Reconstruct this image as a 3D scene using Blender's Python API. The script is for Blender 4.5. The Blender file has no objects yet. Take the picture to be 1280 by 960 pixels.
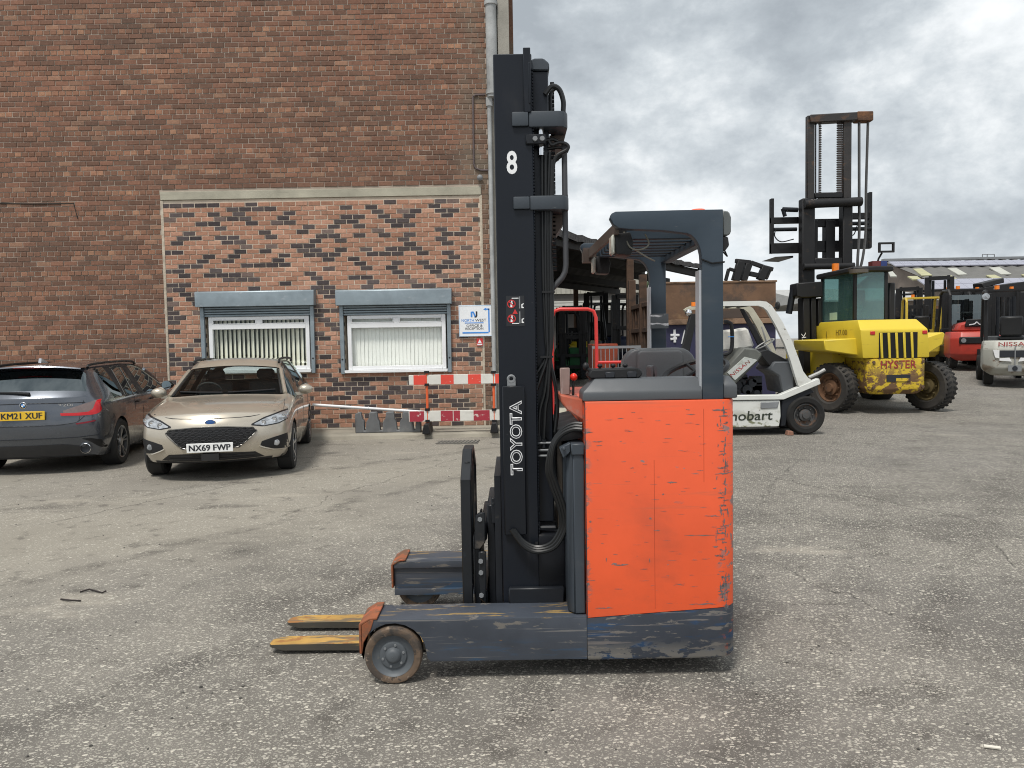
import bpy, bmesh, math, random
from mathutils import Vector, Matrix
from mathutils.bvhtree import BVHTree
random.seed(11)
S = bpy.context.scene
rad = math.radians
# ---------------------------------------------------------------- camera, world, sun, exposure
CAM_H = 1.63
FPX = 961.0
cd = bpy.data.cameras.new("camera"); cam = bpy.data.objects.new("camera", cd)
S.collection.objects.link(cam); S.camera = cam
cd.sensor_width = 36.0; cd.lens = 36.0 * FPX / 1280.0; cd.clip_end = 2000.0; cd.clip_start = 0.05
CAMR = Matrix.Rotation(rad(90 - 3.1), 3, 'X') @ Matrix.Rotation(rad(-1.0), 3, 'Z')
cam.matrix_world = Matrix.Translation((0, 0, CAM_H)) @ CAMR.to_4x4()
S.view_settings.view_transform = 'Standard'; S.view_settings.look = 'None'
S.view_settings.exposure = 0.42; S.view_settings.gamma = 1.0
S.render.engine = 'CYCLES'; S.cycles.filter_width = 1.05

def at(px, py, Y):
    """world point seen at photo pixel (1280 wide) at depth Y"""
    d = CAMR @ Vector(((px - 640) / FPX, -(py - 480) / FPX, -1))
    return Vector((0, 0, CAM_H)) + d * (Y / d.y)

W = bpy.data.worlds.new("World"); S.world = W; W.use_nodes = True
def nd(t, kind, **kw):
    n = t.nodes.new(kind)
    for k, v in kw.items():
        if k in ('loc',): continue
        if hasattr(n, k) and k not in n.inputs: setattr(n, k, v)
        else: n.inputs[k].default_value = v
    return n
def mth(t, op, a, b=None, c=None, clamp=False):
    n = t.nodes.new('ShaderNodeMath'); n.operation = op; n.use_clamp = clamp
    for i, v in enumerate((a, b, c)):
        if v is None: continue
        if isinstance(v, (int, float)): n.inputs[i].default_value = v
        else: t.links.new(v, n.inputs[i])
    return n.outputs[0]
def mixc(t, fac, a, b, blend='MIX'):
    n = t.nodes.new('ShaderNodeMix'); n.data_type = 'RGBA'; n.blend_type = blend
    for sock, v in ((n.inputs[0], fac), (n.inputs[6], a), (n.inputs[7], b)):
        if isinstance(v, (int, float)): sock.default_value = v
        elif isinstance(v, (tuple, list)): sock.default_value = (*v[:3], 1)
        else: t.links.new(v, sock)
    return n.outputs[2]
def rng(t, v, a, b, c=0.0, d=1.0, smooth=True):
    n = t.nodes.new('ShaderNodeMapRange'); n.interpolation_type = 'SMOOTHSTEP' if smooth else 'LINEAR'
    t.links.new(v, n.inputs[0])
    for i, x in enumerate((a, b, c, d)): n.inputs[i + 1].default_value = x
    return n.outputs[0]
def noise(t, vec, scale, detail=5, rough=0.55, dist=0.0):
    n = t.nodes.new('ShaderNodeTexNoise'); n.inputs['Scale'].default_value = scale
    n.inputs['Detail'].default_value = detail; n.inputs['Roughness'].default_value = rough; n.inputs['Distortion'].default_value = dist
    t.links.new(vec, n.inputs['Vector']); return n.outputs[0]
def mapv(t, vec, scale=(1, 1, 1), loc=(0, 0, 0)):
    n = t.nodes.new('ShaderNodeMapping'); n.inputs['Scale'].default_value = scale; n.inputs['Location'].default_value = loc
    t.links.new(vec, n.inputs['Vector']); return n.outputs[0]

SUN_EL, SUN_AZ = 62.0, 205.0     # azimuth measured from +Y clockwise (behind the camera, a little to the left)
def build_world():
    t = W.node_tree; t.nodes.clear()
    out = t.nodes.new('ShaderNodeOutputWorld')
    sky = t.nodes.new('ShaderNodeTexSky'); sky.sky_type = 'NISHITA'; sky.sun_disc = False
    sky.sun_elevation = rad(SUN_EL); sky.sun_rotation = rad(SUN_AZ)
    bgs = t.nodes.new('ShaderNodeBackground'); bgs.inputs['Strength'].default_value = 0.1
    skc = mixc(t, 0.55, sky.outputs[0], (6.2, 6.6, 7.0)); t.links.new(skc, bgs.inputs['Color'])
    tc = t.nodes.new('ShaderNodeTexCoord')
    sp = t.nodes.new('ShaderNodeSeparateXYZ'); t.links.new(tc.outputs['Generated'], sp.inputs[0])
    den = mth(t, 'ADD', mth(t, 'MAXIMUM', sp.outputs[2], 0.0), 0.42)
    cb = t.nodes.new('ShaderNodeCombineXYZ')
    t.links.new(mth(t, 'DIVIDE', sp.outputs[0], den), cb.inputs[0]); t.links.new(mth(t, 'DIVIDE', sp.outputs[1], den), cb.inputs[1])
    v = mapv(t, cb.outputs[0], (1, 1, 1), (3.4, 1.7, 0)); dv = mapv(t, tc.outputs['Generated'], (1, 1, 1.55), (2.7, 4.1, .6))
    n1 = noise(t, dv, 2.7, 10, 0.57, 0.1)
    n2 = noise(t, dv, 1.5, 3, 0.5)
    n3 = noise(t, mapv(t, dv, (1, 1, 1), (5.3, 8.1, 2)), 10.5, 9, 0.62, 0.1)
    m = mth(t, 'ADD', mth(t, 'MULTIPLY', n1, 0.66), mth(t, 'ADD', mth(t, 'MULTIPLY', n2, 0.28), mth(t, 'MULTIPLY', n3, 0.30)))
    cr = t.nodes.new('ShaderNodeValToRGB'); e = cr.color_ramp
    e.elements[0].position = 0.475; e.elements[0].color = (0.315, 0.35, 0.385, 1)
    e.elements[1].position = 0.735; e.elements[1].color = (0.82, 0.84, 0.855, 1)
    for p, c in ((0.55, (0.405, 0.445, 0.48)), (0.605, (0.52, 0.56, 0.59)), (0.655, (0.67, 0.70, 0.72))):
        q = e.elements.new(p); q.color = (*c, 1)
    t.links.new(m, cr.inputs[0])
    bgc = t.nodes.new('ShaderNodeBackground'); bgc.inputs['Strength'].default_value = 0.98
    t.links.new(cr.outputs[0], bgc.inputs['Color'])
    gap = rng(t, noise(t, mapv(t, v, (1, 1, 1), (9.1, 2.2, 0)), 1.6, 6, 0.5), 0.54, 0.70, 1.0, 0.15)
    mx = t.nodes.new('ShaderNodeMixShader'); t.links.new(gap, mx.inputs[0])
    t.links.new(bgs.outputs[0], mx.inputs[1]); t.links.new(bgc.outputs[0], mx.inputs[2])
    t.links.new(mx.outputs[0], out.inputs[0])
build_world()
sl = bpy.data.lights.new("sun", 'SUN'); sl.energy = 2.3; sl.angle = rad(12); sl.color = (1.0, 0.955, 0.89)
sun = bpy.data.objects.new("sun", sl); S.collection.objects.link(sun)
sd = Vector((math.sin(rad(SUN_AZ)) * math.cos(rad(SUN_EL)), math.cos(rad(SUN_AZ)) * math.cos(rad(SUN_EL)), math.sin(rad(SUN_EL))))
sun.rotation_euler = sd.to_track_quat('Z', 'Y').to_euler(); sun.location = (0, -5, 20)

# ---------------------------------------------------------------- materials
MATS = {}
def M(name, col, rough=0.5, metal=0.0, var=0.12, vs=3.0, bump=0.0, bs=40.0, coat=0.0, layers=(), spec=0.5, isl=0.0, emit=None):
    """principled material; layers = (colour, scale xyz, threshold, softness, opacity, [gradient axis, from, to]) wear painted over by noise"""
    if name in MATS: return MATS[name]
    m = bpy.data.materials.new(name); m.use_nodes = True; MATS[name] = m
    t = m.node_tree; b = t.nodes['Principled BSDF']
    tc = t.nodes.new('ShaderNodeTexCoord'); oc = tc.outputs['Object']
    b.inputs['Roughness'].default_value = rough; b.inputs['Metallic'].default_value = metal
    b.inputs['Coat Weight'].default_value = coat; b.inputs['Coat Roughness'].default_value = 0.06; b.inputs['Specular IOR Level'].default_value = spec
    c = None
    n = noise(t, oc, vs, 6, 0.6)
    f = rng(t, n, 0.25, 0.75, 1 - var, 1 + var, False)
    if isl:
        oi = t.nodes.new('ShaderNodeObjectInfo'); ge = t.nodes.new('ShaderNodeNewGeometry')
        r = mth(t, 'FRACT', mth(t, 'ADD', oi.outputs['Random'], ge.outputs['Random Per Island']))
        f = mth(t, 'MULTIPLY', f, rng(t, r, 0, 1, 1 - isl, 1 + isl, False))
    vm = t.nodes.new('ShaderNodeVectorMath'); vm.operation = 'SCALE'; vm.inputs[0].default_value = col[:3]; t.links.new(f, vm.inputs['Scale'])
    c = vm.outputs[0]
    rr = None
    for i, L in enumerate(layers):
        lc, sc, th, so, op = L[:5]
        q = noise(t, mapv(t, oc, sc, (i * 3.7 + 1.3, i * 1.9, i * 2.3)), 1.0, 7, 0.62, 0.2)
        k = rng(t, q, th, th + so, 0, op)
        if len(L) > 5:
            ax, a0, a1 = L[5:8]
            sx = t.nodes.new('ShaderNodeSeparateXYZ'); t.links.new(oc, sx.inputs[0])
            k = mth(t, 'MULTIPLY', k, rng(t, sx.outputs[ax], a0, a1))
        c = mixc(t, k, c, lc)
        rr = k if rr is None else mth(t, 'MAXIMUM', rr, k)
    t.links.new(c, b.inputs['Base Color'])
    if rr is not None: t.links.new(rng(t, rr, 0, 1, rough, max(rough, 0.75), False), b.inputs['Roughness'])
    elif rough < 0.6 and var > 0: t.links.new(rng(t, noise(t, oc, vs * 2.3, 5), 0.3, 0.7, rough * 0.8, min(1, rough * 1.25), False), b.inputs['Roughness'])
    if bump:
        bn = t.nodes.new('ShaderNodeBump'); bn.inputs['Strength'].default_value = bump; bn.inputs['Distance'].default_value = 0.01
        t.links.new(noise(t, oc, bs, 6, 0.6), bn.inputs['Height']); t.links.new(bn.outputs[0], b.inputs['Normal'])
    if emit: b.inputs['Emission Color'].default_value = (*emit[:3], 1); b.inputs['Emission Strength'].default_value = emit[3]
    return m
def glass(name, tint, base=0.08, rough=0.015, sheen_mix=0.0, sheen_col=(.3, .42, .40)):
    if name in MATS: return MATS[name]
    m = bpy.data.materials.new(name); m.use_nodes = True; MATS[name] = m; t = m.node_tree; t.nodes.clear()
    o = t.nodes.new('ShaderNodeOutputMaterial'); tr = nd(t, 'ShaderNodeBsdfTransparent', Color=(*tint, 1)); gl = nd(t, 'ShaderNodeBsdfGlossy', Roughness=rough)
    gl.inputs['Color'].default_value = (.78, .90, .94, 1)
    fr = nd(t, 'ShaderNodeFresnel', IOR=1.5); mx = t.nodes.new('ShaderNodeMixShader')
    ge = t.nodes.new('ShaderNodeNewGeometry')
    t.links.new(mth(t, 'MULTIPLY', mth(t, 'ADD', fr.outputs[0], base, clamp=True), mth(t, 'SUBTRACT', 1.0, ge.outputs['Backfacing'])), mx.inputs[0]); t.links.new(tr.outputs[0], mx.inputs[1]); t.links.new(gl.outputs[0], mx.inputs[2])
    if sheen_mix:
        df = nd(t, 'ShaderNodeBsdfDiffuse', Color=(*sheen_col, 1)); m2 = t.nodes.new('ShaderNodeMixShader'); m2.inputs[0].default_value = sheen_mix  # diffuse share standing in for reflections and light seen through the pane
        t.links.new(mx.outputs[0], m2.inputs[1]); t.links.new(df.outputs[0], m2.inputs[2]); mx = m2
    t.links.new(mx.outputs[0], o.inputs[0]); return m

# ---------------------------------------------------------------- mesh helpers
ORG = {}
COLL = S.collection
def resample(pts, n):
    pts = [Vector(p) for p in pts]; d = [0.0]
    for a, b in zip(pts, pts[1:]): d.append(d[-1] + (b - a).length)
    out = []
    for i in range(n + 1):
        s = d[-1] * i / n; k = 0
        while k < len(d) - 2 and d[k + 1] < s: k += 1
        u = (s - d[k]) / max(1e-9, d[k + 1] - d[k]); out.append(pts[k].lerp(pts[k + 1], u))
    return out
def smooth_path(pts, n=6):
    P = [Vector(p) for p in pts]
    if len(P) < 3: return P
    P = [P[0] * 2 - P[1]] + P + [P[-1] * 2 - P[-2]]; out = []
    for i in range(1, len(P) - 2):
        a, b, c, d = P[i - 1:i + 3]
        for k in range(n):
            u = k / n; out.append(0.5 * (2 * b + (c - a) * u + (2 * a - 5 * b + 4 * c - d) * u * u + (3 * b - a - 3 * c + d) * u ** 3))
    out.append(P[-2]); return out
class MB:
    def __init__(s): s.bm = bmesh.new()
    def poly(s, pts):
        return s.bm.faces.new([s.bm.verts.new(p) for p in pts])
    def box(s, x0, x1, y0, y1, z0, z1, M=None):
        v = [Vector((x, y, z)) for x in (x0, x1) for y in (y0, y1) for z in (z0, z1)]
        if M: v = [M @ p for p in v]
        v = [s.bm.verts.new(p) for p in v]
        for f in ((0, 1, 3, 2), (4, 6, 7, 5), (0, 4, 5, 1), (2, 3, 7, 6), (0, 2, 6, 4), (1, 5, 7, 3)): s.bm.faces.new([v[i] for i in f])
        return s
    def prism(s, pts, axis, a, b, M=None):
        def mk(p, h): return Vector({'x': (h, p[0], p[1]), 'y': (p[0], h, p[1]), 'z': (p[0], p[1], h)}[axis])
        A = [mk(p, a) for p in pts]; B = [mk(p, b) for p in pts]
        if M: A = [M @ p for p in A]; B = [M @ p for p in B]
        A = [s.bm.verts.new(p) for p in A]; B = [s.bm.verts.new(p) for p in B]
        s.bm.faces.new(A); s.bm.faces.new(B[::-1])
        n = len(pts)
        for i in range(n): s.bm.faces.new([A[i], B[i], B[(i + 1) % n], A[(i + 1) % n]])
        return s
    def beam(s, p0, p1, w, h, up=(0, 0, 1)):
        """box-section bar from p0 to p1, w across, h along up"""
        p0, p1 = Vector(p0), Vector(p1); d = (p1 - p0).normalized(); u = Vector(up)
        if abs(d.dot(u)) > 0.98: u = Vector((0, 1, 0))
        x = d.cross(u).normalized(); u = x.cross(d).normalized()
        q = [(-w / 2, -h / 2), (w / 2, -h / 2), (w / 2, h / 2), (-w / 2, h / 2)]
        A = [s.bm.verts.new(p0 + x * a + u * b) for a, b in q]; B = [s.bm.verts.new(p1 + x * a + u * b) for a, b in q]
        s.bm.faces.new(A[::-1]); s.bm.faces.new(B)
        for i in range(4): s.bm.faces.new([A[i], A[(i + 1) % 4], B[(i + 1) % 4], B[i]])
        return s
    def tube(s, pts, r, n=8, sm=0, cap=True):
        P = smooth_path(pts, sm) if sm else [Vector(p) for p in pts]
        rings = []; ref = Vector((0.13, 0.21, 0.97)); pu = None
        for i, p in enumerate(P):
            t = (P[min(i + 1, len(P) - 1)] - P[max(i - 1, 0)]).normalized()
            u = pu if pu is not None else (ref - t * ref.dot(t))
            u = (u - t * u.dot(t))
            if u.length < 1e-4: u = t.orthogonal()
            u.normalize(); pu = u; w = t.cross(u)
            rr = r[i] if isinstance(r, (list, tuple)) else r
            rings.append([s.bm.verts.new(p + (u * math.cos(k * 2 * math.pi / n) + w * math.sin(k * 2 * math.pi / n)) * rr) for k in range(n)])
        for a, b in zip(rings, rings[1:]):
            for k in range(n): s.bm.faces.new([a[k], a[(k + 1) % n], b[(k + 1) % n], b[k]])
        if cap: s.bm.faces.new(rings[0][::-1]); s.bm.faces.new(rings[-1])
        return s
    def cyl(s, p0, p1, r, r1=None, n=16):
        P = [Vector(p0), Vector(p1)]; return s.tube(P, [r, r if r1 is None else r1], n)
    def lathe(s, prof, c, axis='x', n=28, a0=0.0, a1=2 * math.pi):
        """prof = [(radius, offset along axis)]"""
        c = Vector(c); rows = []
        full = abs(a1 - a0 - 2 * math.pi) < 1e-6; m = n if full else n + 1
        for r, h in prof:
            row = []
            for k in range(m):
                a = a0 + (a1 - a0) * k / n; p, q = r * math.cos(a), r * math.sin(a)
                row.append(s.bm.verts.new(c + Vector({'x': (h, p, q), 'y': (p, h, q), 'z': (p, q, h)}[axis])))
            rows.append(row)
        for a, b in zip(rows, rows[1:]):
            for k in range(n):
                j = (k + 1) % m
                s.bm.faces.new([a[k], a[j], b[j], b[k]])
        return s
    def ball(s, c, r, u=14, v=8, sc=(1, 1, 1)):
        g = bmesh.ops.create_uvsphere(s.bm, u_segments=u, v_segments=v, radius=r)
        for w in g['verts']: w.co = Vector((w.co.x * sc[0], w.co.y * sc[1], w.co.z * sc[2])) + Vector(c)
        return s
    def grid(s, rows, close=False):
        R = [[s.bm.verts.new(p) for p in r] for r in rows]
        for a, b in zip(R, R[1:]):
            for k in range(len(a) - 1): s.bm.faces.new([a[k], a[k + 1], b[k + 1], b[k]])
        return R
    def build(s, name, mat, parent=None, bev=0.0, seg=1, smooth=38, org=None, keep=False):
        bm = s.bm
        bmesh.ops.remove_doubles(bm, verts=bm.verts, dist=1e-6)
        bmesh.ops.recalc_face_normals(bm, faces=bm.faces)
        if bev:
            ed = [e for e in bm.edges if len(e.link_faces) == 2 and e.calc_face_angle(0) > 0.5]
            try: bmesh.ops.bevel(bm, geom=ed, offset=bev, segments=seg, profile=0.6, affect='EDGES', clamp_overlap=True)
            except Exception: pass
        for f in bm.faces: f.smooth = True
        for e in bm.edges: e.smooth = len(e.link_faces) == 2 and e.calc_face_angle(0) < rad(smooth)
        off = Vector((0, 0, 0))
        if parent is not None: off = ORG.get(parent.name, off)
        else:
            if org is None and bm.verts:
                xs = [v.co.x for v in bm.verts]; ys = [v.co.y for v in bm.verts]; zs = [v.co.z for v in bm.verts]
                org = ((min(xs) + max(xs)) / 2, (min(ys) + max(ys)) / 2, min(zs))
            off = Vector(org or (0, 0, 0))
        if off.length: bmesh.ops.translate(bm, verts=bm.verts, vec=-off)
        me = bpy.data.meshes.new(name); bm.to_mesh(me); bm.free()
        o = bpy.data.objects.new(name, me); COLL.objects.link(o)
        for m in (mat if isinstance(mat, (list, tuple)) else [mat]): me.materials.append(m)
        if parent is not None: o.parent = parent; ORG[o.name] = off
        else: o.location = off
        return o
def obj(name, me, parent=None):
    o = bpy.data.objects.new(name, me); COLL.objects.link(o)
    if parent is not None: o.parent = parent; ORG[o.name] = ORG.get(parent.name, Vector((0, 0, 0)))
    return o
def tag(o, label=None, cat=None, group=None, kind=None):
    for k, v in (('label', label), ('category', cat), ('group', group), ('kind', kind)):
        if v: o[k] = v
    return o
def thing(name, label, cat, loc=(0, 0, 0), rz=0.0, group=None, world=True):
    """Empty at the thing's base; world=True: parts are given in world coordinates"""
    o = bpy.data.objects.new(name, None); COLL.objects.link(o); o.location = loc; o.rotation_euler = (0, 0, rz); o.empty_display_size = 0.3
    ORG[o.name] = Vector(loc) if world else Vector((0, 0, 0))
    return tag(o, label, cat, group)
def copytree(o, parent=None):
    c = o.copy(); COLL.objects.link(c)
    if parent is not None: c.parent = parent
    for ch in list(o.children): copytree(ch, c)
    return c
def text_mesh(txt, off=0.0, ext=0.0):
    cu = bpy.data.curves.new('lettering', 'FONT'); cu.body = txt; cu.offset = off; cu.extrude = ext; cu.resolution_u = 3
    cu.align_x = 'LEFT'
    o = bpy.data.objects.new('lettering', cu); COLL.objects.link(o)
    dg = bpy.context.evaluated_depsgraph_get(); me = bpy.data.meshes.new_from_object(o.evaluated_get(dg))
    bpy.data.objects.remove(o); bpy.data.curves.remove(cu); return me
def lettering(txt, p, right, up, w, h, mat, parent, off=0.0, lift=0.0, shear=0.0, name='lettering'):
    """flat lettering fitted to a w x h box whose lower left corner is p"""
    me = text_mesh(txt, off); me.name = name
    ref = text_mesh(txt, 0.0)
    xs = [v.co.x for v in ref.vertices]; ys = [v.co.y for v in ref.vertices]; x0, x1, y0, y1 = min(xs), max(xs), min(ys), max(ys)
    bpy.data.meshes.remove(ref)
    R, U = Vector(right).normalized(), Vector(up).normalized(); N = R.cross(U)
    base = Vector(p) + N * lift - ORG.get(parent.name, Vector((0, 0, 0)))
    for v in me.vertices:
        a = (v.co.x - x0) / (x1 - x0) * w; b = (v.co.y - y0) / (y1 - y0) * h
        v.co = base + R * (a + shear * b) + U * b
    me.materials.clear(); me.materials.append(mat)
    return obj(name, me, parent)
# ---------------------------------------------------------------- common materials
black_rub = M('rubber', (.018, .0175, .017), .85, spec=.3, var=.3, vs=9, bump=.3, bs=60, layers=[((.075, .066, .056), (3, 3, 3), .55, .25, .5)])
dark_steel = M('dark_steel', (.012, .014, .018), .42, spec=.3, var=.2, vs=5, layers=[((.10, .085, .07), (4, 4, 9), .60, .15, .6)])
black_plast = M('black_plastic', (.013, .0135, .015), .5, spec=.35, var=.15, bump=.15, bs=180)
mid_grey = M('grey_metal', (.2, .21, .22), .5, var=.15)
rust = M('rust', (.16, .075, .035), .9, var=.35, vs=5, bump=.4, bs=30, layers=[((.06, .035, .025), (3, 3, 5), .5, .15, .8)])
chrome = M('chrome', (.75, .76, .78), .12, 1.0, var=.04)
white_paint = M('white_paint', (.72, .73, .74), .45, var=.06, layers=[((.35, .33, .29), (2, 2, 5), .58, .2, .5)])
clear_glass = glass('clear_glass', (.80, .86, .84), .06)
dark_glass = glass('tinted_glass', (.16, .18, .19), .07)
lens_glass = glass('lens_glass', (.9, .92, .94), .05)
amber = M('amber_lens', (.85, .22, .02), .3, var=.05)
hub_metal = M('wheel_metal', (.07, .07, .07), .55, .3, var=.3, layers=[((.16, .08, .04), (8, 8, 8), .5, .15, .7)])

# ---------------------------------------------------------------- ground
def gz(y):
    s = min(1, max(0, (y - 14) / 20)); return .85 * s * s * (3 - 2 * s)
def ground_mat():
    m = bpy.data.materials.new('worn_tarmac'); m.use_nodes = True; t = m.node_tree; b = t.nodes['Principled BSDF']
    tc = t.nodes.new('ShaderNodeTexCoord'); oc = tc.outputs['Object']
    sx = t.nodes.new('ShaderNodeSeparateXYZ'); t.links.new(oc, sx.inputs[0])
    n0 = noise(t, oc, .23, 4, .5); n1 = noise(t, oc, .85, 7, .62, .3); n2 = noise(t, mapv(t, oc, (1, 1, 1), (9, 4, 0)), 4.2, 7, .65); n3 = noise(t, oc, 60, 5, .7); n4 = noise(t, oc, 240, 2, .7)
    # zone of paler, smoother slab towards the brick building
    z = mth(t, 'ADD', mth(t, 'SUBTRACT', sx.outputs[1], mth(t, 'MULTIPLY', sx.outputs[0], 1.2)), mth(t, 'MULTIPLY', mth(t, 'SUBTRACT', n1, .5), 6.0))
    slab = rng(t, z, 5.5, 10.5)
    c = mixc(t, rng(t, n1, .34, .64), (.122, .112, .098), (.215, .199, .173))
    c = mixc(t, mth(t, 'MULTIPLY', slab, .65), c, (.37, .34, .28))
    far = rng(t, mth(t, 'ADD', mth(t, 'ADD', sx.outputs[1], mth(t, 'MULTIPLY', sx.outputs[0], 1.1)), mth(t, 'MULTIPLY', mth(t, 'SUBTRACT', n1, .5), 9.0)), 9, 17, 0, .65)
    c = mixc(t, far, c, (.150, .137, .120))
    c = mixc(t, rng(t, n0, .40, .62, 0, .45), c, (.205, .192, .176))
    c = mixc(t, rng(t, n2, .54, .70, 0, .7), c, (.088, .079, .068))
    c = mixc(t, rng(t, noise(t, mapv(t, oc, (.5, 1.6, 1), (2, 7, 0)), .8, 6, .6), .60, .70, 0, .6), c, (.095, .085, .073))
    c = mixc(t, rng(t, noise(t, mapv(t, oc, (.6, 1.3, 1), (12, 3, 0)), .7, 6, .62), .62, .70, 0, .5), c, (.44, .40, .33))
    c = mixc(t, rng(t, n3, .35, .68, 0, .6), c, mixc(t, .5, c, (.05, .048, .045)))
    c = mixc(t, rng(t, n4, .60, .75, 0, .25), c, (.33, .31, .28))
    for (tx, ty), (ux, uy), tw, wb in TRACKS:
        d = Vector((ux - tx, uy - ty)); L = d.length; d /= L
        px = mth(t, 'SUBTRACT', sx.outputs[0], tx); py = mth(t, 'SUBTRACT', sx.outputs[1], ty)
        ac = mth(t, 'ADD', mth(t, 'SUBTRACT', mth(t, 'MULTIPLY', py, d.x), mth(t, 'MULTIPLY', px, d.y)), mth(t, 'MULTIPLY', mth(t, 'SUBTRACT', n1, .5), wb))
        k = mth(t, 'MULTIPLY', rng(t, mth(t, 'ABSOLUTE', ac), tw * .55, tw, 1, 0), rng(t, n2, .36, .62, 0, .40))
        c = mixc(t, k, c, (.085, .077, .067))
    for sx0, sy0, sr in STAINS:
        px = mth(t, 'SUBTRACT', sx.outputs[0], sx0); py = mth(t, 'SUBTRACT', sx.outputs[1], sy0)
        rr_ = mth(t, 'SQRT', mth(t, 'ADD', mth(t, 'MULTIPLY', px, px), mth(t, 'MULTIPLY', mth(t, 'MULTIPLY', py, py), .5)))
        rr_ = mth(t, 'ADD', rr_, mth(t, 'MULTIPLY', mth(t, 'SUBTRACT', n2, .5), sr * 1.6))
        c = mixc(t, rng(t, rr_, sr * .3, sr, .42, 0), c, (.06, .055, .05))
    # embedded pale stone chips, three sizes
    wob = t.nodes.new('ShaderNodeTexNoise'); wob.inputs['Scale'].default_value = 70; wob.inputs['Detail'].default_value = 2; t.links.new(oc, wob.inputs['Vector'])
    off = t.nodes.new('ShaderNodeVectorMath'); off.operation = 'MULTIPLY_ADD'; off.inputs[1].default_value = (.012, .012, 0)
    t.links.new(wob.outputs['Color'], off.inputs[0]); t.links.new(oc, off.inputs[2])
    height = mth(t, 'MULTIPLY', n3, .35)
    dens = mth(t, 'ADD', mth(t, 'ADD', mth(t, 'MULTIPLY', n1, -.95), mth(t, 'MULTIPLY', n2, .42)), mth(t, 'ADD', mth(t, 'MULTIPLY', slab, .18), .16))
    for sc, th, rad_, colr, az in ((54, .80, .40, (.66, .62, .53), .25), (88, .73, .38, (.58, .545, .47), 1.1), (150, .68, .36, (.50, .47, .41), 2.2)):
        mp = t.nodes.new('ShaderNodeMapping'); mp.inputs['Rotation'].default_value = (0, 0, az); mp.inputs['Scale'].default_value = (.8, 1.2, 0.0); t.links.new(off.outputs[0], mp.inputs['Vector'])
        v = t.nodes.new('ShaderNodeTexVoronoi'); v.voronoi_dimensions = '2D'; v.inputs['Scale'].default_value = sc; v.inputs['Randomness'].default_value = 1; t.links.new(mp.outputs[0], v.inputs['Vector'])
        sc_ = t.nodes.new('ShaderNodeSeparateColor'); t.links.new(v.outputs['Color'], sc_.inputs[0])
        pick = mth(t, 'GREATER_THAN', sc_.outputs[0], mth(t, 'ADD', dens, th))
        size = mth(t, 'MULTIPLY', mth(t, 'ADD', sc_.outputs[1], .35), rad_)
        inside = mth(t, 'MULTIPLY', rng(t, mth(t, 'SUBTRACT', size, v.outputs['Distance']), 0.0, .08), pick)
        tone = mixc(t, sc_.outputs[2], colr, tuple(x * .42 for x in colr))
        c = mixc(t, mth(t, 'MULTIPLY', inside, .92), c, tone)
        height = mth(t, 'ADD', height, mth(t, 'MULTIPLY', inside, .35))
    # cracks: (point a, point b, width, wobble)
    for (ax, ay), (bx, by), w, wb in CRACKS:
        d = Vector((bx - ax, by - ay)); L = d.length; d /= L
        px = mth(t, 'SUBTRACT', sx.outputs[0], ax); py = mth(t, 'SUBTRACT', sx.outputs[1], ay)
        al = mth(t, 'ADD', mth(t, 'MULTIPLY', px, d.x), mth(t, 'MULTIPLY', py, d.y))
        ac = mth(t, 'SUBTRACT', mth(t, 'MULTIPLY', py, d.x), mth(t, 'MULTIPLY', px, d.y))
        ac = mth(t, 'ADD', ac, mth(t, 'MULTIPLY', mth(t, 'SUBTRACT', n1, .5), wb)); ac = mth(t, 'ADD', ac, mth(t, 'MULTIPLY', mth(t, 'SUBTRACT', n2, .5), wb * .35))
        k = mth(t, 'MULTIPLY', rng(t, mth(t, 'ABSOLUTE', ac), 0, w, 1, 0), mth(t, 'MULTIPLY', rng(t, al, 0, .3), rng(t, al, L - .3, L, 1, 0)))
        k = mth(t, 'MULTIPLY', k, rng(t, n3, .3, .55, .45, 1))
        c = mixc(t, mth(t, 'MULTIPLY', k, .62), c, (.04, .037, .033)); height = mth(t, 'SUBTRACT', height, k)
    t.links.new(c, b.inputs['Base Color']); b.inputs['Roughness'].default_value = .88; b.inputs['Specular IOR Level'].default_value = .3
    bn = t.nodes.new('ShaderNodeBump'); bn.inputs['Strength'].default_value = .7; bn.inputs['Distance'].default_value = .012
    t.links.new(height, bn.inputs['Height']); t.links.new(bn.outputs[0], b.inputs['Normal'])
    return m
def g2(px, py):
    q = at(px, py, 5.0); k = CAM_H / (CAM_H - q.z); return (q.x * k, q.y * k)
CRACKS = [(g2(925, 588), g2(1275, 662), .018, .25), (g2(955, 700), g2(1190, 800), .006, .5), (g2(820, 932), g2(950, 965), .008, .3), (g2(30, 660), g2(330, 598), .016, .3),
          (g2(940, 755), g2(1090, 752), .006, .5), (g2(1235, 670), g2(1290, 720), .012, .4), (g2(330, 650), g2(610, 560), .01, .8), (g2(1000, 570), g2(940, 640), .01, .9)]
TRACKS = [(g2(60, 900), g2(700, 640), .16, .5), (g2(960, 900), g2(1150, 560), .15, .6), (g2(1100, 940), g2(1260, 600), .15, .6), (g2(150, 700), g2(560, 600), .14, .5), (g2(700, 905), g2(1270, 850), .12, .5), (g2(0, 640), g2(500, 575), .2, .6)]
STAINS = [(*g2(560, 850), .16), (*g2(905, 845), .15), (*g2(1050, 655), .3), (*g2(300, 690), .22), (*g2(240, 830), .12), (*g2(1180, 745), .2), (*g2(660, 872), .2), (*g2(800, 862), .16), (*g2(430, 880), .1), (*g2(545, 760), .2)]
mb = MB(); ys = [-40, -10, 0, 5, 10, 13] + [14 + i for i in range(0, 22)] + [40, 60, 100, 200, 600]
mb.grid([[(x, y, gz(y)) for x in (-500, -60, -20, -8, 0, 8, 20, 40, 80, 500)] for y in ys])
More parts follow.
